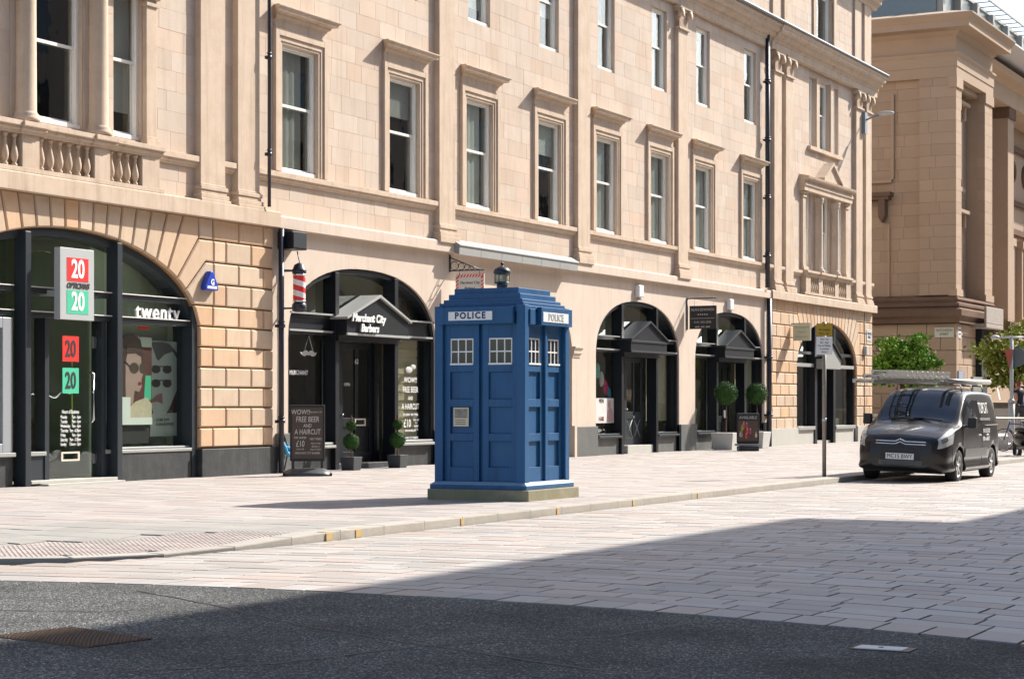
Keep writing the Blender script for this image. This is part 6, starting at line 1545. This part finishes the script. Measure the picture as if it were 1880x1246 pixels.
# stones on the two faces (shaded end wall and the lit return)
items = []; rr = random.Random(77)
def farstone(plane, a0, a1, z0, z1, dep, ch, wgt=1):
    g_ = .006 if ch > .01 else .003; q_ = [(a0+g_, z0+g_), (a1-g_, z0+g_), (a1-g_, z1-g_), (a0+g_, z1-g_)]
    if plane == 'x': fn = lambda a, b, d: (FX+d, a, b)
    else: fn = lambda a, b, d: (a, FY+d, b)
    if plane == 'x': q_ = [(a1-g_, z0+g_), (a0+g_, z0+g_), (a0+g_, z1-g_), (a1-g_, z1-g_)]
    n = 4; c = ((a0+a1)/2, (z0+z1)/2)
    ins = [(a+(ch if a < c[0] else -ch), b+(ch if b < c[1] else -ch)) for a, b in q_]
    vs = [fn(a, b, max(.36, dep+.1)) for a, b in q_]+[fn(a, b, dep+ch) for a, b in q_]+[fn(a, b, dep) for a, b in ins]
    fs = [(8, 9, 10, 11)]
    for i in range(4): j = (i+1) % 4; fs += [(i, j, 4+j, 4+i), (4+i, 4+j, 8+j, 8+i)]
    items.append((vs, fs, show_size(fn(c[0], c[1], 0), (a1-a0)*.5, z1-z0)))
z = 0; k = 0
while z < 4.85:                                # rusticated base
    z1 = min(z+.62, 4.88); y = FY-.02-(.0 if k % 2 else .6)
    while y < 34: farstone('x', max(y, FY-.02), y+1.3, z, z1, .0, .03); y += 1.3
    x = FX+(.0 if k % 2 else -.65)
    while x < 90: farstone('y', max(x, FX+.02), min(x+1.3, 90), z, z1, .0, .03); x += 1.3
    z = z1; k += 1
z = 6.1
while z < 15.2:
    z1 = z+.5; y = FY
    while y < 26.5:
        l = rr.uniform(.7, 1.3); e = min(y+l, 23.1 if y < 23.1 else 26.5)
        if e-y < .15: y = e+.0001; continue
        farstone('x', y, e, z, z1, .0 if e < 23.15 else .22, .003); y = e
    x = FX+.02
    while x < 90:
        l = rr.uniform(.7, 1.3); e = min(x+l, 84.45 if x < 84.45 else 88.6 if x < 88.6 else 90)
        if e-x < .15: x = e+.0001; continue
        if not (85.2 < (x+e)/2 < 87.6 and (6.3 < z < 9.6 or 11 < z < 14.4)): farstone('y', x, e, z, z1, .0 if (e < 84.5 or x > 88.5) else .85, .003)
        x = e
    z = z1
pieces(items, 'stone', far, FARST, 260, 'stone_courses')
q = MB(); q.box(FX+.28, FX+.4, FY+.3, 40, 6, 15.6); q.build('wall_backing', FARST, far)
def fmould(prof, y_end, x_end, name, m_=FARST):
    """profile of (projection, z) run round the corner: along +y on the end wall, along +x on the front"""
    n = len(prof); vs = [(FX-p, y_end, z) for p, z in prof]+[(FX-p, FY-p, z) for p, z in prof]+[(x_end+p*.6, FY-p, z) for p, z in prof]+[(x_end+p*.6, FY+3, z) for p, z in prof]
    q = MB(); fs = [(k*n+i, k*n+(i+1) % n, (k+1)*n+(i+1) % n, (k+1)*n+i) for k in range(3) for i in range(n)]; q.add(vs, fs+[tuple(range(n))]); return q.build(name, m_, far)
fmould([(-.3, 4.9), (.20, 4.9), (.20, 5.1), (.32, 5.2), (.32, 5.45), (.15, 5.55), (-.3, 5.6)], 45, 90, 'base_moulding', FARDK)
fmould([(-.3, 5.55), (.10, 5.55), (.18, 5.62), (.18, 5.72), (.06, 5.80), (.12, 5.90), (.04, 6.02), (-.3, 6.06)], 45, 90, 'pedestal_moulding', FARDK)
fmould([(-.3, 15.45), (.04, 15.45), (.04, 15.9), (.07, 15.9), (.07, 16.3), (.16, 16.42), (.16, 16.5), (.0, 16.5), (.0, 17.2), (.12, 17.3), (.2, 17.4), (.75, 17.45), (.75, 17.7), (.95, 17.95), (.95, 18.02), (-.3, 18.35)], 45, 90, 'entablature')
# panel moulding and bracketed cornice at the left end
q = MB(); q.box(FX+.05, FX+.2, 24.35, 26.4, 11.05, 11.2); q.box(FX+.05, FX+.2, 24.25, 24.38, 11.2, 14.9); q.build('panel_moulding', FARST, far)
q = MB(); q.box(FX-.35, FX+.2, 24.3, 27, 10.45, 10.62); q.box(FX-.28, FX+.2, 24.4, 27, 10.3, 10.45); q.build('window_cornice', FARDK, far)
q = MB(); q.prism([(24.55, 10.3), (24.85, 10.3), (24.85, 9.55), (24.7, 9.3), (24.55, 9.6)], FX-.3, FX+.2, 'x'); q.build('scroll_bracket', FARDK, far, bev=.03)
q = MB(); q.box(FX+.1, FX+.2, 24.45, 24.55, 6.1, 9.3); q.build('window_surround', FARST, far)
# front return: pilaster caps, windows with hoods
for x0_, x1_ in ((83.42, 84.5), (88.55, 90.1)):
    q = MB(); q.box(x0_, x1_, FY-.06, FY+.3, 6.05, 6.35); q.build('pilaster_base', FARST, far); q = MB(); q.box(x0_, x1_, FY-.06, FY+.3, 15.0, 15.45); q.build('pilaster_cap', FARST, far)
for z0_, z1_, hood in ((6.4, 9.4, True), (11.1, 14.2, False)):
    q = MB(); q.box(85.5, 87.3, FY+.92, FY+.96, z0_, z1_); q.build('window', VGLASS, far)
    q = MB(); q.box(85.25, 85.5, FY+.72, FY+1.0, z0_-.1, z1_+.2); q.box(87.3, 87.55, FY+.72, FY+1.0, z0_-.1, z1_+.2); q.box(85.25, 87.55, FY+.72, FY+1.0, z1_, z1_+.25); q.box(85.1, 87.7, FY+.65, FY+1.0, z0_-.2, z0_); q.build('window_surround', FARST, far)
    q = MB(); q.box(85.0, 87.8, FY+.45, FY+1.0, z1_+.5, z1_+.65); q.box(85.15, 85.4, FY+.6, FY+1.0, z1_-.1, z1_+.5); q.box(87.4, 87.65, FY+.6, FY+1.0, z1_-.1, z1_+.5); q.build('window_hood', FARST, far)
# balcony with carved panel and plinth return
q = MB(); q.box(86.0, 89.2, FY-.7, FY+.2, 4.75, 4.95); q.box(86.0, 89.2, FY-.7, FY-.6, 4.95, 5.7); q.build('balcony', mat('carved_grey_stone', (.30, .26, .22), .9, var=.6, scale=12), far, bev=.03)
q = MB(); q.prism([(88.2, 4.75), (88.7, 4.75), (88.7, 3.4), (88.45, 3.1), (88.2, 3.6)], FY-.5, FY+.1); q.build('scroll_bracket', FARDK, far)
q = MB(); q.box(86.9, 87.9, FY-.28, FY+.02, 0, 4.74); q.build('dark_doorway', DARKROOM, far)
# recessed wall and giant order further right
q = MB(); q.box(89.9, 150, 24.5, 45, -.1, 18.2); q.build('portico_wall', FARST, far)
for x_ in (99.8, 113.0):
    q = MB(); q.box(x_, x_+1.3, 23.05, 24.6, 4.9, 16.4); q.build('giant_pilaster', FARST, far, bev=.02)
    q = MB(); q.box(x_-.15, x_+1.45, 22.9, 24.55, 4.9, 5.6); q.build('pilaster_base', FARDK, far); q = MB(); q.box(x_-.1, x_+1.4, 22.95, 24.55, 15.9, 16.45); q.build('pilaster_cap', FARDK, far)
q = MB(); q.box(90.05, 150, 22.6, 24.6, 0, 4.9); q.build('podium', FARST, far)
q = MB(); q.sweep_x([(24.6, 16.45), (22.9, 16.45), (22.9, 17.3), (22.7, 17.4), (22.3, 17.5), (22.2, 17.8), (24.6, 18.1)], 90.05, 150); q.build('portico_entablature', FARST, far)
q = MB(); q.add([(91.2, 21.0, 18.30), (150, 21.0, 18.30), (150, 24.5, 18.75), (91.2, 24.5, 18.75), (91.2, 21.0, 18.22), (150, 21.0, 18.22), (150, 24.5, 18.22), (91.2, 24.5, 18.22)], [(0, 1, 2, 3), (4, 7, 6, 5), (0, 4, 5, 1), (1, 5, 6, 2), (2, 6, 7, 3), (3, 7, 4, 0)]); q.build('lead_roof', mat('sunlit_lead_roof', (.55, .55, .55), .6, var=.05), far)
for z0_, z1_ in ((10.6, 10.9), (12.2, 12.45), (15.1, 15.4)):
    q = MB(); q.box(101.2, 112.9, 24.3, 24.55, z0_, z1_); q.build('string_course', FARDK, far)
for x_, z_ in ((106.9, 14.0), (109.9, 14.0)):
    q = MB(); q.torus((x_, 24.46, z_), .50, .13, 20, 8, 'y'); q.build('round_medallion', FARDK, far); q = MB(); q.lathe([(.42, -.02), (.42, .02)], (x_, 24.47, z_), 18, 'y'); q.build('roundel', FARDK, far)
for x_ in (105.2, 109.2):
    q = MB(); q.box(x_-.8, x_+.8, 24.42, 24.5, 6.2, 9.6); q.build('window', VGLASS, far); q = MB(); q.box(x_-1.1, x_-.8, 24.2, 24.5, 5.9, 9.9); q.build('window_surround', FARST, far); q = MB(); q.box(x_+.8, x_+1.1, 24.2, 24.5, 5.9, 9.9); q.build('window_surround', FARST, far); q = MB(); q.box(x_-1.2, x_+1.2, 24.1, 24.5, 9.9, 10.3); q.build('window_hood', FARST, far)
# modern glazed attic above
GLZ = mat('grey_green_attic_glazing', (.16, .20, .21), .3, metal=.2, var=.15, scale=.5)
q = MB(); q.box(86.2, 150, FY+1.6, 45, 18.2, 20.35); q.build('attic', GLZ, far)
for x_ in [86.5+i*3.1 for i in range(8)]:
    q = MB(); q.box(x_-.18, x_+.18, FY+1.3, FY+1.62, 18.2, 20.35); q.build('attic_mullion', LEAD, far)
q = MB(); q.box(85.8, 150, FY+.7, FY+.78, 20.4, 20.46); q.box(85.8, 150, FY+1.5, FY+1.7, 20.36, 20.5); q.build('roof_edge_rail', LEAD, far)
for i in range(30):
    x_ = 85.9+i*1.15; q = MB(); q.box(x_, x_+.06, FY+.7, FY+1.6, 20.4, 20.44); q.build('roof_edge_strut', LEAD, far)
t = thing('street_sign', 'white street name plate on the rusticated base of the shaded building', 'street sign', (FX, 21.95, 4.3))
q = MB(); q.box(FX-.05, FX-.02, 21.58, 22.42, 4.28, 4.70); q.build('plate', mat('cream_plate', (.55, .54, .46), .5, var=.05), t)
text('HUTCHESON', .15, (FX-.055, 22.0, 4.575), FACEX, INK, t, 'street_name', sx=.8); text('STREET', .15, (FX-.055, 22.0, 4.405), FACEX, INK, t, 'street_name', sx=.8)
t = plate(83.75, 84.3, 4.25, 4.75, FY-.01, 'WILSON', 'STREET', 'small white street name plate on the sunny return of the far building', .12)
t = thing('notice_board', 'small blue and white notice on the sunlit corner of the far building', 'notice', (84.0, FY-.05, 2.6)); q = MB(); q.box(83.7, 84.7, FY-.06, FY-.01, 2.3, 2.85); q.build('panel', mat('slate_blue_notice', (.15, .2, .28), .6), t, bev=.01); q = MB()
for i in range(5): q.box(83.8, 84.5, FY-.065, FY-.06, 2.38+i*.09, 2.42+i*.09)
q.build('notice_lines', INKG, t)

# ------------------------------------------------------------------ trees, street things behind the van
def tree(name, x, y, zc, rx, ry, rz, nclump, nleaf, ls, m_, label, seed, h0=0, trunk=.11):
    rnd = random.Random(seed); t = thing(name, label, 'tree', (x, y, h0))
    q = MB(); pts = [(x, y, h0), (x+.03, y, h0+(zc-h0)*.4), (x-.04, y+.02, zc-rz*.3)]
    vs = []; q.tube(pts, trunk, 10)
    for i in range(9):
        a = rnd.uniform(0, 6.28); e = rnd.uniform(.2, .9); q.tube([(x, y, h0+(zc-h0)*rnd.uniform(.5, .9)), (x+rx*.5*math.cos(a), y+ry*.5*math.sin(a), zc+rz*(e-.5)*.6), (x+rx*.85*math.cos(a), y+ry*.85*math.sin(a), zc+rz*(e-.4))], trunk*.28, 6)
    q.build('trunk', BARK, t)
    q = MB()
    for c_ in range(nclump):
        v = Vector((rnd.gauss(0, 1), rnd.gauss(0, 1), rnd.gauss(0, .9))).normalized(); k = rnd.uniform(.25, 1.3)**.5*(.72+.33*math.sin(v.x*4.1+seed)*math.cos(v.z*3.3+v.y*2.7)+.12)
        c = Vector((x+v.x*rx*k, y+v.y*ry*k, zc+v.z*rz*k)); cr_ = rnd.uniform(.16, .34)*min(rx, rz)
        for i in range(nleaf):
            d = Vector((rnd.gauss(0, 1), rnd.gauss(0, 1), rnd.gauss(0, .7)))*cr_*.55; p = c+d; s = ls*rnd.uniform(.6, 1.3)
            nrm_ = Vector((rnd.gauss(0, 1), rnd.gauss(0, 1), rnd.gauss(.6, 1))).normalized(); a = nrm_.orthogonal().normalized(); a.rotate(Matrix.Rotation(rnd.uniform(0, 6.28), 3, nrm_)); b = nrm_.cross(a)
            q.add([p-a*s, p-a*s*.2+b*s*.7, p+a*s, p-a*s*.2-b*s*.7], [(0, 1, 2, 3)])
    q.build('crown', m_, t); return t
tree('street_tree', 78.2, 22.3, 3.1, 1.35, 1.35, 1.15, 150, 60, .085, LEAFT, 'dense bright green maple in front of the shaded building, left of the van roof', 3)
tree('street_tree', 72.5, 16.35, 3.05, 1.6, 1.6, 1.35, 120, 50, .09, LEAFY, 'yellow-green street tree at the right edge behind the signpost', 8)
t = thing('stone_planter', 'low stone planter at the foot of the maple behind the terrace corner', 'planter', (78, 22, 0)); q = MB(); q.box(76.5, 80, 20.8, 24, 0, .9); q.build('wall', PALEGRAN, t, bev=.02); q = MB(); q.box(76.4, 80.1, 20.7, 24.1, .9, 1.0); q.build('coping', PALEGRAN, t, bev=.01)
t = thing('utility_cabinet', 'pale stone-coloured cabinet beside the terrace corner behind the van', 'cabinet', (73.5, 20.9, 0)); q = MB(); q.box(73.0, 74.2, 20.2, 21.0, 0, 1.15); q.build('body', mat('olive_grey_cabinet', (.27, .25, .20), .7), t, bev=.02); q = MB(); q.box(72.9, 74.3, 20.1, 21.1, 1.15, 1.22); q.build('lid', PALEGRAN, t)
t = thing('low_wall', 'dark brown low wall behind the bicycles', 'wall', (66, 16, 0)); q = MB(); q.box(63.5, 76, 15.7, 16.2, 0, 1.45); q.build('wall', mat('dark_brown_cladding', (.045, .03, .022), .8, var=.4, scale=2), t); q = MB(); q.box(63.45, 76, 15.6, 16.3, 1.45, 1.53); q.build('coping', FARST, t)
t = thing('podium', 'low stone podium behind the parked bicycles', 'podium', (64, 14, 0)); q = MB(); q.box(60.5, 76, 13.5, 15.7, 0, .40); q.build('slab', PALEGRAN, t, bev=.01)
t = thing('noticeboard_panel', 'upright pale panel standing behind the van roof', 'panel', (66, 17.5, 0)); q = MB(); q.box(68.0, 69.3, 16.9, 17.0, 0, 2.35); q.build('sheet', mat('dull_sage_panel', (.25, .28, .23), .6), t); q = MB(); q.add([(66.3, 15.6, 1.54), (66.5, 15.6, 1.54), (66.35, 15.65, 1.95), (66.15, 15.65, 1.95)], [(0, 1, 2, 3)]); q.build('white_board', SIGNW, t)
# two-armed lamp post with road signs
lx_, ly_ = 60.0, 13.75
t = thing('sign_post', 'grey two-armed lamp post carrying a round and a triangular road sign seen from behind', 'lamp post', (lx_, ly_, 0))
q = MB(); q.cyl((lx_, ly_, 0), .055, 3.40, 12); q.cyl((lx_, ly_, 0), .10, 1.45, 12); q.cyl((lx_, ly_, 1.45), .13, .10, 12, r2=.07); q.build('pole', GREYP, t)
q = MB(); dv = Vector((cA*0+sA, -cA, 0)); p0 = Vector((lx_, ly_, 3.42)); q.tube([p0-dv*.42, p0+dv*.42], .03, 8); q.build('arm', GREYP, t)
for s_ in (-1, 1):
    q = MB(); c = p0+dv*.50*s_; q.sphere(tuple(c), .16, 12, 8, sc=(.9, .9, .45)); q.build('lamp_head', GREYP, t)
q = MB(); c = Vector((lx_, ly_, 2.82))+dv*.14; q.lathe([(.30, -.01), (.30, .01)], (c.x, c.y-.02, c.z), 20, 'x'); q.build('round_sign_back', mat('dull_sign_back', (.10, .12, .13), .6), t)
q = MB(); c = Vector((lx_, ly_, 2.75))-dv*.10; rotp = [(c.y-.16, 3.05), (c.y+.10, 3.05), (c.y-.05, 2.45)]; q.prism(rotp, c.x-.06, c.x-.04, 'x'); q.build('triangular_sign', mat('faded_red_sign', (.35, .08, .05), .6), t)
# bicycles
def bike(x, y, a, label, col, z0=0.0):
    t = thing('bicycle', label, 'bicycle', (x, y, z0), 'bicycles parked on the rack behind the van', rot=(R(random.Random(int(x*9)).uniform(-6, 6)), 0, a)); fm = mat('bike_%s' % col[0], col[1], .4, metal=.2)
    for wx in (-.53, .53):
        q = MB(); q.torus((wx, 0, .34), .32, .017, 28, 6); wh = q.build('wheel', TYRE, t, local=True)
        q = MB(); 
        for k in range(12): an = k*math.pi/6; q.tube([(wx, 0, .34), (wx+.31*math.cos(an), 0, .34+.31*math.sin(an))], .0035, 4)
        q.torus((wx, 0, .34), .305, .008, 28, 5); q.build('spokes', CHROME, wh, local=True)
    q = MB(); bb = (-.05, 0, .30); sd = (-.18, 0, .80); hd = (.36, 0, .82)
    for a_, b_ in ((bb, sd), (sd, hd), (bb, (.40, 0, .70)), (bb, (-.53, 0, .34)), (sd, (-.53, 0, .34)), ((.35, 0, .88), (.53, 0, .34))): q.tube([a_, b_], .017, 7)
    q.tube([sd, (-.21, 0, .93)], .014); q.build('frame', fm, t, local=True)
    q = MB(); q.sphere((-.22, 0, .95), .09, 10, 6, sc=(1.5, .7, .35)); q.build('saddle', INK, t, local=True)
    q = MB(); q.tube([(.35, 0, .88), (.33, 0, .98)], .014); q.tube([(.28, -.26, 1.0), (.36, -.14, .98), (.36, .14, .98), (.28, .26, 1.0)], .013); q.build('handlebar', CHROME, t, local=True)
    q = MB(); q.torus((-.05, .03, .30), .085, .008, 16, 5); q.tube([(-.05, .05, .30), (.04, .07, .18)], .01); q.build('crank', CHROME, t, local=True)
    return t
bike(57.6, 12.95, R(78), 'bicycle with silver rims nearest the van on the rack', ('blue', (.02, .05, .15)))
bike(58.4, 12.45, R(74), 'second bicycle from the van, dark red frame, on the rack', ('maroon', (.10, .02, .02)))
bike(59.2, 12.35, R(82), 'bicycle furthest from the van at the right edge of the photo', ('black', (.02, .02, .02)))
t = thing('bike_rack', 'pale steel rail rack the bicycles lean on', 'bike rack', (58, 12.8, 0)); q = MB()
q.tube([(57.0, 13.6, 0), (57.0, 13.6, .98), (57.6, 11.2, .98), (57.6, 11.2, 0)], .03, 8); q.build('rail', GALV, t)
# scooter
t = thing('parked_scooter', 'dark scooter with tall oval windscreen at the right edge of the photo', 'scooter', (53.0, 11.75, -.1), rot=(0, 0, R(35)))
q = MB(); q.torus((-.62, 0, .25), .19, .06, 24, 8); q.build('wheel', TYRE, t, local=True); q = MB(); q.torus((.62, 0, .25), .19, .06, 24, 8); q.build('wheel', TYRE, t, local=True)
q = MB(); q.sphere((.35, 0, .55), .3, 14, 8, sc=(1.3, .55, .7)); q.box(-.35, .2, -.15, .15, .28, .36); q.sphere((-.48, 0, .68), .22, 14, 8, sc=(.55, 1.0, 1.5)); q.build('bodywork', CARP, t, local=True)
q = MB(); q.sphere((.3, 0, .80), .2, 14, 8, sc=(1.9, .7, .4)); q.build('seat', INK, t, local=True); q = MB(); q.sphere((-.66, 0, .78), .09, 12, 8, sc=(.5, 1, 1)); q.build('headlight', HEADL, t, local=True)
q = MB(); q.tube([(-.45, -.33, 1.06), (-.5, 0, 1.02), (-.45, .33, 1.06)], .02); q.tube([(-.62, 0, .25), (-.48, 0, 1.0)], .035); q.build('handlebar', CHROME, t, local=True)
q = MB(); q.lathe([(.24, -.008), (.26, 0), (.24, .008)], (-.58, 0, 1.42), 20, 'x'); sc_ = q.build('windscreen', mat('pale_windscreen', (.32, .38, .40), .15, var=.1), t, local=True)
# ------------------------------------------------------------------ people
def person(loc, heading, label, J, parts, name='person', sc=1.0):
    """J: joint dict name->(x,y,z,r); parts: list of (child object name, material, list of chains)"""
    t = thing(name, label, 'person', loc, rot=(0, 0, heading))
    for nm, m_, chains, root in parts:
        idx = {}; V = []; Rr = []; E_ = []
        for ch_ in chains:
            for k in ch_:
                if k not in idx: idx[k] = len(V); V.append(J[k][:3]); Rr.append(J[k][3])
            for a, b in zip(ch_[:-1], ch_[1:]): E_.append((idx[a], idx[b]))
        me = bpy.data.meshes.new(nm); me.from_pydata([tuple(c*sc for c in v) for v in V], E_, []); me.materials.append(m_)
        o = bpy.data.objects.new(nm, me); COL.objects.link(o); o.parent = t
        sk = o.modifiers.new('skin', 'SKIN'); sk.use_smooth_shade = True
        for i, r in enumerate(Rr): me.skin_vertices[0].data[i].radius = (r*sc, r*sc)
        me.skin_vertices[0].data[idx[root]].use_root = True
        sb_ = o.modifiers.new('sub', 'SUBSURF'); sb_.levels = 2; sb_.render_levels = 2
    return t
JW = dict(pel=(0, 0, .95, .15), waist=(0, 0, 1.08, .13), chest=(.02, 0, 1.30, .155), neckb=(.02, 0, 1.47, .075), neck=(.03, 0, 1.53, .055), head=(.04, 0, 1.62, .085), headt=(.045, 0, 1.71, .075),
 shl=(.02, .17, 1.42, .07), shr=(.02, -.17, 1.42, .07), ell=(-.10, .23, 1.16, .045), elr=(.08, -.23, 1.15, .045), wrl=(-.04, .24, .92, .03), wrr=(.22, -.22, .95, .03), hal=(-.02, .24, .84, .035), har=(.28, -.22, .89, .035),
 fl1=(.02, .235, .76, .011), fl2=(.0, .25, .755, .011), fl3=(-.02, .255, .755, .011), fl4=(-.04, .25, .765, .010), tl=(.04, .22, .80, .012), fr1=(.35, -.215, .84, .011), fr2=(.345, -.23, .83, .011), fr3=(.335, -.24, .825, .011), fr4=(.32, -.25, .83, .010), tr=(.33, -.20, .89, .012),
 hipl=(0, .10, .90, .10), hipr=(0, -.10, .90, .10), knl=(.16, .10, .50, .065), knr=(-.08, -.10, .50, .065), anl=(.22, .10, .09, .045), anr=(-.32, -.10, .16, .045), tol=(.38, .11, .04, .04), tor=(-.20, -.11, .06, .04),
 nose=(.135, 0, 1.615, .016), chin=(.085, 0, 1.555, .04), slv=(-.04, .20, 1.29, .065), slr=(.05, -.20, 1.29, .065))
parts = [('body', SKIN, [['pel', 'waist', 'chest', 'neckb', 'neck', 'head', 'headt'], ['head', 'nose'], ['head', 'chin'], ['neckb', 'shl', 'ell', 'wrl', 'hal', 'fl1'], ['hal', 'fl2'], ['hal', 'fl3'], ['hal', 'fl4'], ['hal', 'tl'], ['neckb', 'shr', 'elr', 'wrr', 'har', 'fr1'], ['har', 'fr2'], ['har', 'fr3'], ['har', 'fr4'], ['har', 'tr'], ['pel', 'hipl', 'knl', 'anl'], ['pel', 'hipr', 'knr', 'anr']], 'pel')]
JT = dict(JW)
def grow(keys, d): 
    for k in keys: x, y, z, r = JT[k]; JT[k+'c'] = (x, y, z, r+d)
grow(['pel', 'waist', 'chest', 'neckb', 'shl', 'slv', 'shr', 'slr'], .022); grow(['hipl', 'hipr', 'knl', 'knr', 'anl', 'anr', 'tol', 'tor'], .018)
JT['pelt'] = (0, 0, .96, .155); JT['hair'] = (.02, 0, 1.70, .085); JT['hairb'] = (-.02, 0, 1.64, .085); JT['hairn'] = (-.03, 0, 1.58, .05); JT['neckbc'] = (.02, 0, 1.44, .085)
TEE = mat('navy_tshirt', (.012, .016, .035), .85, var=.2, scale=12); JEAN = mat('dark_grey_trousers', (.05, .05, .055), .9, var=.2, scale=12); HAIR = mat('auburn_hair', (.16, .05, .025), .7, var=.3, scale=40); SHOE = mat('brown_shoes', (.05, .03, .02), .6)
parts += [('tshirt', TEE, [['pelc', 'waistc', 'chestc', 'neckbc'], ['neckbc', 'shlc', 'slvc'], ['neckbc', 'shrc', 'slrc']], 'waistc'), ('trousers', JEAN, [['pelt', 'hiplc', 'knlc', 'anlc'], ['pelt', 'hiprc', 'knrc', 'anrc']], 'pelt'), ('hair', HAIR, [['hairn', 'hairb', 'hair']], 'hairb'), ('shoe', SHOE, [['anlc', 'tolc']], 'anlc'), ('shoe', SHOE, [['anrc', 'torc']], 'anrc')]
person((62.5, 14.08, .40), R(60), 'auburn-haired pedestrian in a navy t-shirt walking behind the signpost', JT, parts)
# person seen behind the upper window of the left bay: head, shoulders and arm, standing in the room
JP = dict(JT)
DIMSK = mat('skin', (.48, .25, .17)); DRK = mat('maroon_jumper', (.06, .012, .012), .9, var=.3)
pp2 = [(n_, (DRK if n_ == 'tshirt' else m_), c_, r_) for n_, m_, c_, r_ in parts]
person((26.15, YF+.75, 5.15), R(-60), 'person in a dark red top standing inside behind the middle window of the left bay', JT, pp2)

# ------------------------------------------------------------------ buildings across the street, behind the camera, whose shade falls on the road
opp = thing('opposite_building', 'tall dark tenement across the street whose shadow crosses the paving', 'building', (47.7, -2.5, 0))
OPPM = mat('grey_brown_render', (.27, .22, .18), .9, var=.2, scale=.8)
q = MB(); q.box(2, 42.9, -2.5, -16, -.1, 21.05); q.build('tall_wing', OPPM, opp); q = MB(); q.box(1.5, 47.75, -2.5, -9, 21.06, 21.3); q.build('shadow_slab', OPPM, opp); q = MB(); q.box(42.91, 300, -2.5, -16, -.1, 17.15); q.build('low_wing', OPPM, opp)  # slab overhang is added, unseen, to square off the shadow corner on the road
for i in range(60):
    for j in range(5):
        x_ = 6+i*3.4; z_ = 4.6+j*3.1
        if z_+2 > (21 if x_ < 41 else 16.8): continue
        q = MB(); q.box(x_, x_+1.2, -2.46, -2.44, z_, z_+1.9); q.build('window', VGLASS, opp)

# ------------------------------------------------------------------ lettering (made last in one pass), local lettering of the van
flush_text()
for o in bpy.data.objects:
    if o.get('label') == '@van': del o['label']; o.parent = van
